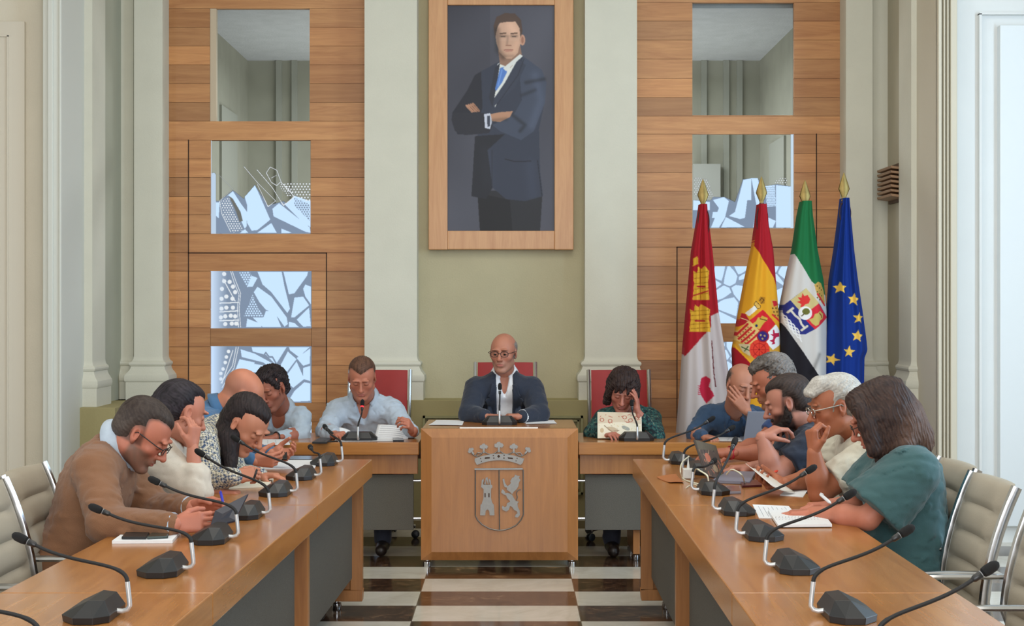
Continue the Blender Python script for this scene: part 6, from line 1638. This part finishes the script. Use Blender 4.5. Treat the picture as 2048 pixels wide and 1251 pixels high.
def band(sp, side, t, m, r=0.031, w_=0.012, name='bracelet', rr=0.003):
    q = sp['_']; S_, E_, W_ = q['J'][side]; d = nrm(W_-E_); c = W_-d*t; b = MB()
    a = nrm(np.cross(d, (0, 0, 1))); e = np.cross(a, d)
    b.tube([c+(a*math.cos(x)+e*math.sin(x))*r*q['armr'] for x in [2*math.pi*i/20 for i in range(21)]], rr, 8, caps=False, flat=w_/rr/2)
    return b.build(name, m, q['root'], smooth=True, off=q['off'])
# ------------------------------------------------------------------ the thirteen people
CL_TAN = cloth('camel_knit', (126, 86, 57), noise=0.06, nscale=18, bscale=420, bump=0.35)
CL_LB = cloth('pale_blue_cotton', (174, 187, 200)); CL_LB2 = cloth('light_blue_linen', (166, 180, 192)); CL_WH = cloth('white_cotton', (226, 228, 232))
CL_NAVY = cloth('navy_wool', (32, 40, 56), noise=0.14, nscale=160); CL_DEN = cloth('denim_blue', (60, 100, 138)); CL_CREAM = cloth('cream_cotton', (196, 188, 174))
CL_TEE = cloth('navy_jersey', (22, 32, 50)); CL_OFF = cloth('offwhite_jersey', (196, 190, 172)); CL_TEAL = cloth('teal_crepe', (50, 84, 86)); CL_PET = cloth('petrol_shirt', (44, 70, 100))
CL_STR = cloth('blue_striped', (60, 86, 138))
def pattern_mat(name, kind):
    m = bpy.data.materials.new(name); m.use_nodes = True; nt = m.node_tree; N = nt.nodes; L = nt.links; b = N['Principled BSDF']; b.inputs['Roughness'].default_value = 0.9
    tc = N.new('ShaderNodeTexCoord')
    if kind == 'floral':
        v = N.new('ShaderNodeTexVoronoi'); v.inputs['Scale'].default_value = 75; L.new(tc.outputs['Object'], v.inputs['Vector'])
        nz = N.new('ShaderNodeTexNoise'); nz.inputs['Scale'].default_value = 60; nz.inputs['Detail'].default_value = 3; L.new(tc.outputs['Object'], nz.inputs['Vector'])
        r = N.new('ShaderNodeValToRGB'); r.color_ramp.interpolation = 'CONSTANT'; e = r.color_ramp.elements
        e[0].position = 0; e[0].color = srgb(20, 34, 40); e[1].position = 0.46; e[1].color = srgb(30, 78, 76)
        for p, c in ((0.54, (24, 50, 62)), (0.57, (60, 118, 104)), (0.60, (20, 34, 40)), (0.64, (146, 150, 120)), (0.67, (36, 70, 74))): q = e.new(p); q.color = srgb(c)
        L.new(nz.outputs[0], r.inputs[0]); L.new(r.outputs[0], b.inputs['Base Color'])
    else:   # woven houndstooth-like check
        mp = N.new('ShaderNodeMapping'); mp.inputs['Rotation'].default_value = (0.3, 0.9, 0.2); L.new(tc.outputs['Object'], mp.inputs['Vector'])
        ck = N.new('ShaderNodeTexChecker'); ck.inputs['Scale'].default_value = 96; L.new(mp.outputs[0], ck.inputs['Vector'])
        ck.inputs['Color1'].default_value = srgb(214, 210, 196); ck.inputs['Color2'].default_value = srgb(58, 74, 104)
        nz = N.new('ShaderNodeTexNoise'); nz.inputs['Scale'].default_value = 70; L.new(tc.outputs['Object'], nz.inputs['Vector'])
        r = N.new('ShaderNodeValToRGB'); e = r.color_ramp.elements; r.color_ramp.interpolation = 'CONSTANT'; e[0].color = srgb(62, 82, 110); e[1].position = 0.5; e[1].color = srgb(198, 188, 150)
        L.new(nz.outputs[0], r.inputs[0]); mx = N.new('ShaderNodeMix'); mx.data_type = 'RGBA'; mx.inputs[0].default_value = 0.38
        L.new(ck.outputs[0], mx.inputs[6]); L.new(r.outputs[0], mx.inputs[7]); L.new(mx.outputs[2], b.inputs['Base Color'])
    return m
CL_FLO = pattern_mat('cloth_floral_green', 'floral'); CL_CHK = pattern_mat('cloth_blue_cream_check', 'check')
SK = (204, 142, 112)
M_GLD = mat('dark_frame', (34, 30, 30), 0.35); M_GLM = mat('metal_frame', (190, 186, 180), 0.25, metal=0.9)
def G(f): return tuple(f)

CAST = {}
# 1 man in the navy blazer, centre
CAST['mayor'] = dict(label='bald man with glasses in a navy blazer and white shirt seated behind the podium', face=(0, -1), hface=(-0.24, -1), pitch=4,
    C=P(1007, 706, 9.36), N=P(1009, 747, 9.46), H=(-0.045, 9.62, 0.56), SR=P(953, 779, 9.42), SL=P(1064, 779, 9.42),
    ER=P(938, 828, 9.26), EL=P(1078, 828, 9.26), WR=P(972, 832, 9.13), WL=P(1044, 832, 9.13), build=1.12, skin=(176, 117, 94), eyes=True, cw=0.98,
    haircol=(120, 112, 106), beard=((150, 122, 106), 0.4, 0), scalp=((108, 102, 96), 0.8), bald=True, brow=(96, 76, 62), browk=0.6,
    hair=dict(t=0.006, ring=0.070, amp=0.0004, comb=0.0004, line=-0.010, temple=0.0, seed=4, col2=(138, 130, 124)),
    handR=dict(d=(1, -0.12, -0.02), n=(0, 0, -1), curl=(0.5, 0.5, 0.55, 0.6)), handL=dict(d=(-1, -0.16, 0.05), n=(0, 0, -1), curl=(0.5, 0.5, 0.55, 0.6)),
    top=dict(name='jacket', m=CL_NAVY, g=0.020, neck=0.066, vneck=(0.42, 0.052, 0.046), shoulder=0.006, cuff=0.10, seed=12, amp=0.0045), under=dict(m=CL_WH, g=0.010, neck=0.055, vneck=(0.10, 0.028)), collar=(CL_WH, 0.42, 0.040))
# 2 man reading at the left desk
CAST['reader'] = dict(label='man in a pale blue shirt reading a paper behind the microphone with the red ring', face=(0.02, -1), hface=(0.02, -1), pitch=27,
    C=P(724, 755, 9.16), N=P(728, 794, 9.34), H=(-0.91, 9.60, 0.55), SR=P(674, 822, 9.36), SL=P(785, 820, 9.36),
    ER=P(652, 862, 9.20), EL=P(806, 856, 9.20), WR=P(668, 869, 8.98), WL=P(826, 862, 8.98), build=1.16, belly=0.03, fat=0.010, skin=(180, 114, 90),
    haircol=(74, 52, 42), hair=dict(t=0.006, amp=0.0006, comb=0.0006, line=-0.008, zf=0.078, seed=9, col2=(104, 74, 58)), scalp=((84, 60, 50), 0.55),
    handR=dict(d=(0.5, -0.8, 0.1), n=(0.3, 0, -1), curl=(0.9, 0.9, 0.9, 0.9)), handL=dict(d=(-0.25, -0.6, 0.5), n=(-0.8, 0.2, -0.2), curl=(0.75, 0.8, 0.85, 0.9), thumb=0.2),
    top=dict(name='shirt', m=CL_LB, g=0.014, neck=0.064, vneck=(0.12, 0.040, 0.01), cuff=0.12, seed=15, amp=0.0065, slv=1.06), collar=(CL_LB, 0.62, 0.040), cw=1.08)
# 3 woman leaning on her hand
CAST['leaning'] = dict(label='dark-haired woman in a green patterned blouse leaning her cheek on her hand', fem=True, face=(0, -1), hface=(-0.12, -1), pitch=27, roll=-6,
    C=P(1246, 781, 9.12), N=P(1256, 818, 9.32), H=(0.72, 9.58, 0.54), SR=P(1209, 838, 9.34), SL=P(1301, 838, 9.34),
    ER=P(1184, 866, 9.16), EL=P(1314, 874, 9.05), WR=P(1212, 869, 8.99), WL=P(1276, 824, 9.0), build=0.98, skin=(176, 112, 94),
    haircol=(40, 30, 30), hair=dict(t=0.020, amp=0.004, lam=0.03, comb=0.0022, line=-0.004, nape=-0.10, seed=6, col2=(58, 42, 38), cover=True,
        local=[((-0.060, 0.050, 0.075), (-0.082, 0.045, -0.01), 0.022, 0.014), ((0.050, 0.055, 0.08), (0.085, 0.03, -0.03), 0.024, 0.018), ((0.070, -0.02, 0.03), (0.090, -0.01, -0.09), 0.034, 0.026), ((-0.070, -0.02, 0.03), (-0.084, -0.015, -0.04), 0.032, 0.020),
               ((-0.04, 0.083, 0.075), (-0.028, 0.100, 0.042), 0.016, 0.008), ((0.0, 0.085, 0.085), (0.012, 0.104, 0.048), 0.018, 0.008), ((0.03, 0.083, 0.08), (0.045, 0.09, 0.04), 0.018, 0.010)]),
    handR=dict(d=(0.4, -0.8, 0.1), n=(0.2, 0, -1)), handL=dict(d=(-0.10, 0.10, 1), n=(-0.95, 0.25, 0), curl=(0.12, 0.15, 0.2, 0.28), thumb=0.3),
    top=dict(name='blouse', m=CL_FLO, g=0.014, neck=0.066, vneck=(0.13, 0.060), cuff=0.25, seed=18, amp=0.005, slv=1.12))
# 4 wavy-haired man by the panes
CAST['wavy'] = dict(label='man with dark wavy hair and light blue shirt resting his forearms before the lit pane', face=(-0.22, -1), hface=(-0.42, -1), pitch=24, roll=8,
    C=P(544, 777, 8.98), N=P(562, 818, 9.16), H=(-1.46, 9.5, 0.54), SR=P(520, 842, 9.22), SL=P(603, 835, 9.14),
    ER=P(494, 872, 9.05), EL=P(602, 868, 9.05), WR=P(520, 876, 8.95), WL=P(553, 874, 8.94), build=1.0, skin=(158, 96, 75),
    haircol=(28, 22, 24), beard=((70, 52, 46), 0.35, 0), hair=dict(t=0.018, amp=0.006, lam=0.026, comb=0.0022, line=0.002, nape=-0.09, seed=2, col2=(48, 38, 40), local=[((0.05, 0.05, 0.07), (0.082, 0.03, 0.0), 0.025, 0.016), ((-0.05, 0.05, 0.08), (-0.075, 0.045, 0.03), 0.024, 0.016)]),
    handR=dict(d=(1, -0.2, -0.1), n=(0, 0, -1)), handL=dict(d=(-1, -0.15, -0.1), n=(0, 0, -1), curl=(0.5, 0.55, 0.6, 0.65)),
    top=dict(name='shirt', m=CL_LB2, g=0.013, neck=0.062, vneck=(0.14, 0.045), cuff=0.18, seed=25, amp=0.006), collar=(CL_LB2, 0.75, 0.034))
# 5 bald man in blue
CAST['bald'] = dict(label='bald man in a denim-blue shirt bent over his phone, farthest at the left table', face=(1, 0.05), hface=(1, 0.22), pitch=46,
    C=P(481, 790, 7.2), N=P(432, 822, 7.2), H=(-1.50, 7.28, 0.54), SR=P(405, 850, 7.02), SL=P(425, 835, 7.38),
    ER=P(440, 915, 6.98), EL=P(500, 905, 7.35), WR=P(507, 921, 6.92), WL=P(543, 907, 7.18), skin=(185, 119, 92), build=1.05,
    haircol=(110, 86, 74), scalp=((120, 90, 78), 0.35), bald=True, brow=(110, 80, 66), browk=0.5,
    handR=dict(d=(1, 0.1, 0.02), n=(0.05, 0.9, 0.3), curl=(0.5, 0.55, 0.6, 0.65)), handL=dict(d=(1, -0.25, -0.02), n=(0.2, -0.7, 0.5), curl=(0.55, 0.6, 0.6, 0.65)),
    top=dict(name='shirt', m=CL_DEN, g=0.014, neck=0.060, cuff=0.10, seed=28, amp=0.006), collar=(CL_DEN, 0.5, 0.036))
# 6 woman in the chequered jacket
CAST['chequer'] = dict(label='woman with long dark hair in a blue and cream chequered jacket, head low', fem=True, face=(1, -0.05), hface=(0.93, -0.40), pitch=40, roll=0,
    C=P(490, 847, 6.45), N=P(437, 862, 6.58), H=(-1.46, 6.64, 0.54), SR=P(405, 890, 6.38), SL=P(440, 870, 6.74), drop=0.05,
    ER=P(418, 958, 6.28), EL=P(470, 950, 6.75), WR=P(470, 953, 6.22), WL=P(520, 950, 6.62), skin=(187, 126, 99), lips=(180, 92, 88),
    haircol=(24, 18, 20), hair=dict(t=0.009, amp=0.0004, comb=0.0009, hang=(1, 0, 0), line=-0.008, seed=3, col2=(46, 36, 36), pad=0.16,
        world=[(P(466, 840, 6.50), P(458, 875, 6.42), 0.060, 0.048), (P(458, 875, 6.40), P(462, 938, 6.36), 0.046, 0.026), (P(452, 860, 6.46), P(450, 945, 6.42), 0.045, 0.028)]),
    handR=dict(d=(1, 0.15, 0.15), n=(0, 0.9, -0.45), curl=(0.75, 0.85, 0.9, 0.95), thumb=0.2), handL=dict(d=(1, -0.2, 0), n=(0, 0, -1)),
    top=dict(name='jacket', m=CL_CHK, g=0.022, neck=0.058, cuff=0.04, seed=31, amp=0.004, slv=1.1))
# 7 woman in white
CAST['white'] = dict(label='woman with dark hair tied back in a cream blouse, hand at her ear', fem=True, face=(1, 0.05), hface=(0.80, 0.62), pitch=20,
    C=P(360, 825, 6.05), N=P(332, 878, 6.1), H=(-1.47, 6.12, 0.54), SR=P(315, 912, 5.92), SL=P(340, 900, 6.27),
    ER=P(393, 982, 5.86), EL=P(400, 980, 6.3), WR=P(385, 893, 5.88), WL=P(440, 985, 6.25), skin=(185, 122, 99),
    haircol=(24, 20, 24), hair=dict(t=0.010, amp=0.0004, comb=0.0009, line=-0.006, seed=3, col2=(50, 44, 50), local=[((0, -0.10, 0.03), (0, -0.120, 0.0), 0.032, 0.028)]),
    handR=dict(d=(0.10, 0.1, 1), n=(-0.75, 0.5, 0.1), curl=(0.55, 0.7, 0.8, 0.85), thumb=0.4), handL=dict(d=(1, -0.2, 0), n=(0, 0, -1)), sleeve='roll',
    top=dict(name='blouse', m=CL_CREAM, g=0.016, neck=0.062, seed=33, amp=0.005, slv=1.35, loose=0.012))
# 8 man in the camel sweater
CAST['camel'] = dict(label='man with glasses in a camel sweater over a light blue collar reading a tablet', face=(1, 0.0), hface=(1, -0.03), pitch=37,
    C=P(284, 866, 5.4), N=P(228, 897, 5.45), H=(-1.62, 5.45, 0.56), SR=P(190, 940, 5.26), SL=P(226, 925, 5.62), drop=0.06,
    ER=P(212, 1048, 5.12), EL=P(310, 1020, 5.56), WR=P(350, 1049, 5.05), WL=P(384, 1014, 5.36), build=1.12, skin=(180, 112, 89), fat=0.004, hres=0.003,
    haircol=(46, 36, 32), beard=((100, 82, 70), 0.8, 0), hair=dict(t=0.007, amp=0.0005, comb=0.0006, lam=0.014, line=-0.006, zf=0.084, seed=5, col2=(78, 68, 62), mix='side'), scalp=((60, 46, 40), 0.75), coff=0.028, cw=1.15,
    handR=dict(d=(1, 0.12, 0.10), n=(0.1, 0.9, -0.25), curl=(0.5, 0.5, 0.52, 0.55), thumb=0.3), handL=dict(d=(1, -0.10, 0.12), n=(0.1, -0.75, -0.45), curl=(0.45, 0.5, 0.55, 0.6), thumb=0.3),
    top=dict(name='sweater', m=CL_TAN, g=0.024, neck=0.088, cuff=0.10, seed=40, amp=0.0045, res=0.007, bottom=0.06), under=dict(m=CL_LB, g=0.006, neck=0.062), collar=(CL_LB, 0.40, 0.045),
    trousers=cloth('brown_trousers', (84, 62, 46)))
# 9 grey-haired man far right
CAST['grey'] = dict(label='man with tousled greying hair leaning in profile over the far end of the right table', face=(-1, -0.05), hface=(-1, -0.08), pitch=22,
    C=P(1545, 764, 7.45), N=P(1590, 806, 7.5), H=(1.50, 7.52, 0.54), SR=P(1572, 830, 7.66), SL=P(1600, 845, 7.30),
    ER=P(1520, 890, 7.6), EL=P(1545, 908, 7.25), WR=P(1470, 900, 7.5), WL=P(1455, 905, 7.15), skin=(172, 105, 80),
    haircol=(70, 62, 55), beard=((128, 104, 80), 0.5, 0), brow=(90, 70, 54), hair=dict(t=0.018, amp=0.006, lam=0.028, comb=0.0028, line=0.002, seed=8, col2=(122, 116, 112), mix='back', nape=-0.075),
    handR=dict(d=(-1, -0.1, -0.05), n=(0, 0, -1)), handL=dict(d=(-1, 0, 0), n=(0, 0, -1)), sleeve='short',
    top=dict(name='polo_shirt', m=CL_STR, g=0.013, neck=0.062, seed=44, amp=0.005), collar=(CL_STR, 0.5, 0.03))
# 10 bearded man in navy
CAST['bearded'] = dict(label='dark-bearded man in a navy T-shirt with his hand under his chin', face=(-1, 0.0), hface=(-0.95, 0.16), pitch=18,
    C=P(1577, 806, 6.85), N=P(1617, 851, 6.9), H=(1.48, 6.95, 0.54), SR=P(1600, 865, 7.1), SL=P(1628, 886, 6.72),
    ER=P(1552, 935, 7.1), EL=P(1548, 948, 6.66), WR=P(1500, 935, 7.0), WL=P(1524, 874, 6.68), skin=(176, 119, 99), build=1.05,
    haircol=(44, 36, 34), beard=((34, 26, 24), 0.95, 0), beardmesh=(38, 30, 28), hair=dict(t=0.011, amp=0.0008, comb=0.0008, line=-0.002, seed=13, col2=(64, 52, 48), nape=-0.06), scalp=((50, 40, 38), 0.8),
    handR=dict(d=(-1, -0.1, 0), n=(0, 0, -1)), handL=dict(d=(0.72, 0.22, 0.36), n=(0.55, 0.3, -0.75), curl=(0.50, 0.55, 0.6, 0.65), thumb=0.1), sleeve='short',
    top=dict(name='t_shirt', m=CL_TEE, g=0.013, neck=0.064, seed=47, amp=0.005, slen=0.66, slv=1.12))
# 11 white-haired man
CAST['whitehair'] = dict(label='white-haired man with metal glasses and off-white T-shirt, fist at his mouth', face=(-1, 0.05), hface=(-1, -0.12), pitch=12,
    C=P(1671, 813, 6.18), N=P(1722, 868, 6.22), H=(1.46, 6.26, 0.56), SR=P(1700, 880, 6.44), SL=P(1740, 915, 6.02),
    ER=P(1640, 955, 6.42), EL=P(1640, 985, 5.98), WR=P(1572, 966, 6.28), WL=P(1628, 905, 5.95), skin=(165, 100, 70), build=1.08, hres=0.003,
    haircol=(188, 184, 176), brow=(150, 130, 112), hair=dict(t=0.014, amp=0.0008, lam=0.016, comb=0.0014, line=0.006, seed=17, col2=(134, 126, 118), mix='side', nape=-0.06,
        local=[((0, 0.05, 0.11), (0, 0.10, 0.085), 0.030, 0.020), ((-0.03, 0.05, 0.10), (-0.03, 0.095, 0.075), 0.028, 0.016), ((0.03, 0.05, 0.10), (0.03, 0.095, 0.075), 0.028, 0.016)]),
    handR=dict(d=(-1, -0.05, -0.02), n=(0, -0.4, 0.9), curl=(0.6, 0.65, 0.7, 0.75), thumb=0.4), handL=dict(d=(-0.10, 0.10, 1), n=(0.85, 0.35, 0.0), curl=(0.95, 1.0, 1.05, 1.1), thumb=0.75, tc=0.1), sleeve='short',
    top=dict(name='t_shirt', m=CL_OFF, g=0.015, neck=0.070, seed=51, amp=0.0045, slen=0.72, slv=1.25, res=0.007))
# 12 woman in teal
CAST['teal'] = dict(label='woman with a brown bob in a loose teal blouse writing, nearest on the right', fem=True, face=(-1, 0.0), hface=(-0.98, 0.2), pitch=24,
    C=P(1762, 838, 5.45), N=P(1812, 898, 5.48), H=(1.44, 5.50, 0.55), SR=P(1790, 915, 5.70), SL=P(1822, 945, 5.28), drop=0.055,
    ER=P(1730, 1010, 5.72), EL=P(1735, 1036, 5.28), WR=P(1660, 1010, 5.68), WL=P(1625, 1026, 5.50), skin=(183, 114, 90), build=1.16, hres=0.003,
    haircol=(40, 28, 27), hair=dict(t=0.016, amp=0.0008, comb=0.0012, hang=(1, 0, 0.35), lam=0.04, line=-0.004, seed=19, col2=(92, 68, 56), mix='tip', cover=True, pad=0.14, nape=-0.13,
        world=[(P(1778, 815, 5.45), P(1830, 868, 5.45), 0.100, 0.062, 0.06), (P(1800, 845, 5.45), P(1848, 893, 5.45), 0.072, 0.022, 0.06), (P(1768, 840, 5.38), P(1762, 918, 5.36), 0.062, 0.022, 0.06), (P(1795, 850, 5.40), P(1806, 888, 5.36), 0.070, 0.040, 0.06), (P(1768, 840, 5.54), P(1768, 905, 5.55), 0.055, 0.024, 0.05),
               (P(1712, 800, 5.45), P(1722, 822, 5.36), 0.035, 0.030, 0.03), (P(1735, 850, 5.34), P(1748, 900, 5.33), 0.034, 0.026, 0.03)]),
    handR=dict(d=(-1, -0.1, 0), n=(0, 0, -1)), handL=dict(d=(-1, 0.12, -0.02), n=(0, 0, -1), curl=(0.25, 0.3, 0.35, 0.4)), sleeve='short',
    top=dict(name='blouse', m=CL_TEAL, g=0.020, neck=0.060, seed=55, amp=0.005, slen=0.84, slv=1.35, loose=0.02, flare=0.03, bottom=0.16, res=0.007), trousers=cloth('teal_skirt', (36, 66, 72)))
# 13 man with his hand over his mouth
CAST['hidden'] = dict(label='man in a petrol-blue shirt covering his mouth with his hand behind the grey laptop', face=(0.05, -1), hface=(0.26, -1), pitch=18, roll=-8, hs=1.04,
    C=P(1482, 771, 8.90), N=P(1468, 822, 9.08), H=(1.33, 9.46, 0.54), SR=P(1415, 832, 9.10), SL=P(1512, 835, 9.10),
    ER=P(1391, 868, 9.02), EL=P(1530, 862, 8.98), WR=P(1406, 872, 8.92), WL=P(1494, 822, 8.80), build=1.05, skin=(178, 121, 97),
    haircol=(70, 60, 56), scalp=((96, 84, 80), 0.7), hair=dict(t=0.003, amp=0.001, line=-0.018, ring=0.07, seed=4),
    handR=dict(d=(0.6, -0.7, -0.1), n=(0, 0, -1), curl=(0.6, 0.6, 0.65, 0.7)), handL=dict(d=(-0.62, 0.02, 0.8), n=(0.05, 1, -0.1), curl=(0.15, 0.18, 0.22, 0.3), thumb=0.9),
    top=dict(name='shirt', m=CL_PET, g=0.014, neck=0.062, cuff=0.10, seed=61, amp=0.006, shoulder=0.004), collar=(CL_PET, 0.5, 0.034))
for k_, sp in CAST.items():
    person(sp)
    if k_ == 'mayor': lapels(sp, CL_NAVY); glasses(sp, M_GLD, 0.0018); band(sp, 'L', 0.012, mat('white_watch', (210, 216, 216), 0.4), 0.030, 0.02, 'watch')
    if k_ == 'camel': glasses(sp, M_GLD, 0.0019, 0.024, 0.014); band(sp, 'R', 0.004, mat('orange_band', (176, 92, 40), 0.7), 0.0275, 0.008); band(sp, 'R', 0.016, mat('orange_band', (176, 92, 40), 0.7), 0.028, 0.008); band(sp, 'L', 0.004, M_BLACK, 0.029, 0.02, 'watch')
    if k_ == 'chequer': band(sp, 'R', 0.004, mat('orange_band', (176, 92, 40), 0.7), 0.030, 0.012)
    if k_ == 'bald': band(sp, 'R', 0.008, mat('navy_band', (28, 34, 62), 0.7), 0.030, 0.012); band(sp, 'R', 0.022, mat('gold_band', (160, 128, 64), 0.4, metal=0.7), 0.031, 0.008)
    if k_ == 'wavy': band(sp, 'L', 0.006, M_BLACK, 0.030, 0.02, 'watch')
    if k_ == 'grey': band(sp, 'L', 0.02, mat('red_band', (176, 40, 52), 0.7), 0.030, 0.02)
    if k_ == 'whitehair': glasses(sp, M_GLM, 0.0024, 0.022, 0.013)
    if k_ == 'teal': glasses(sp, M_GLD, 0.0016)
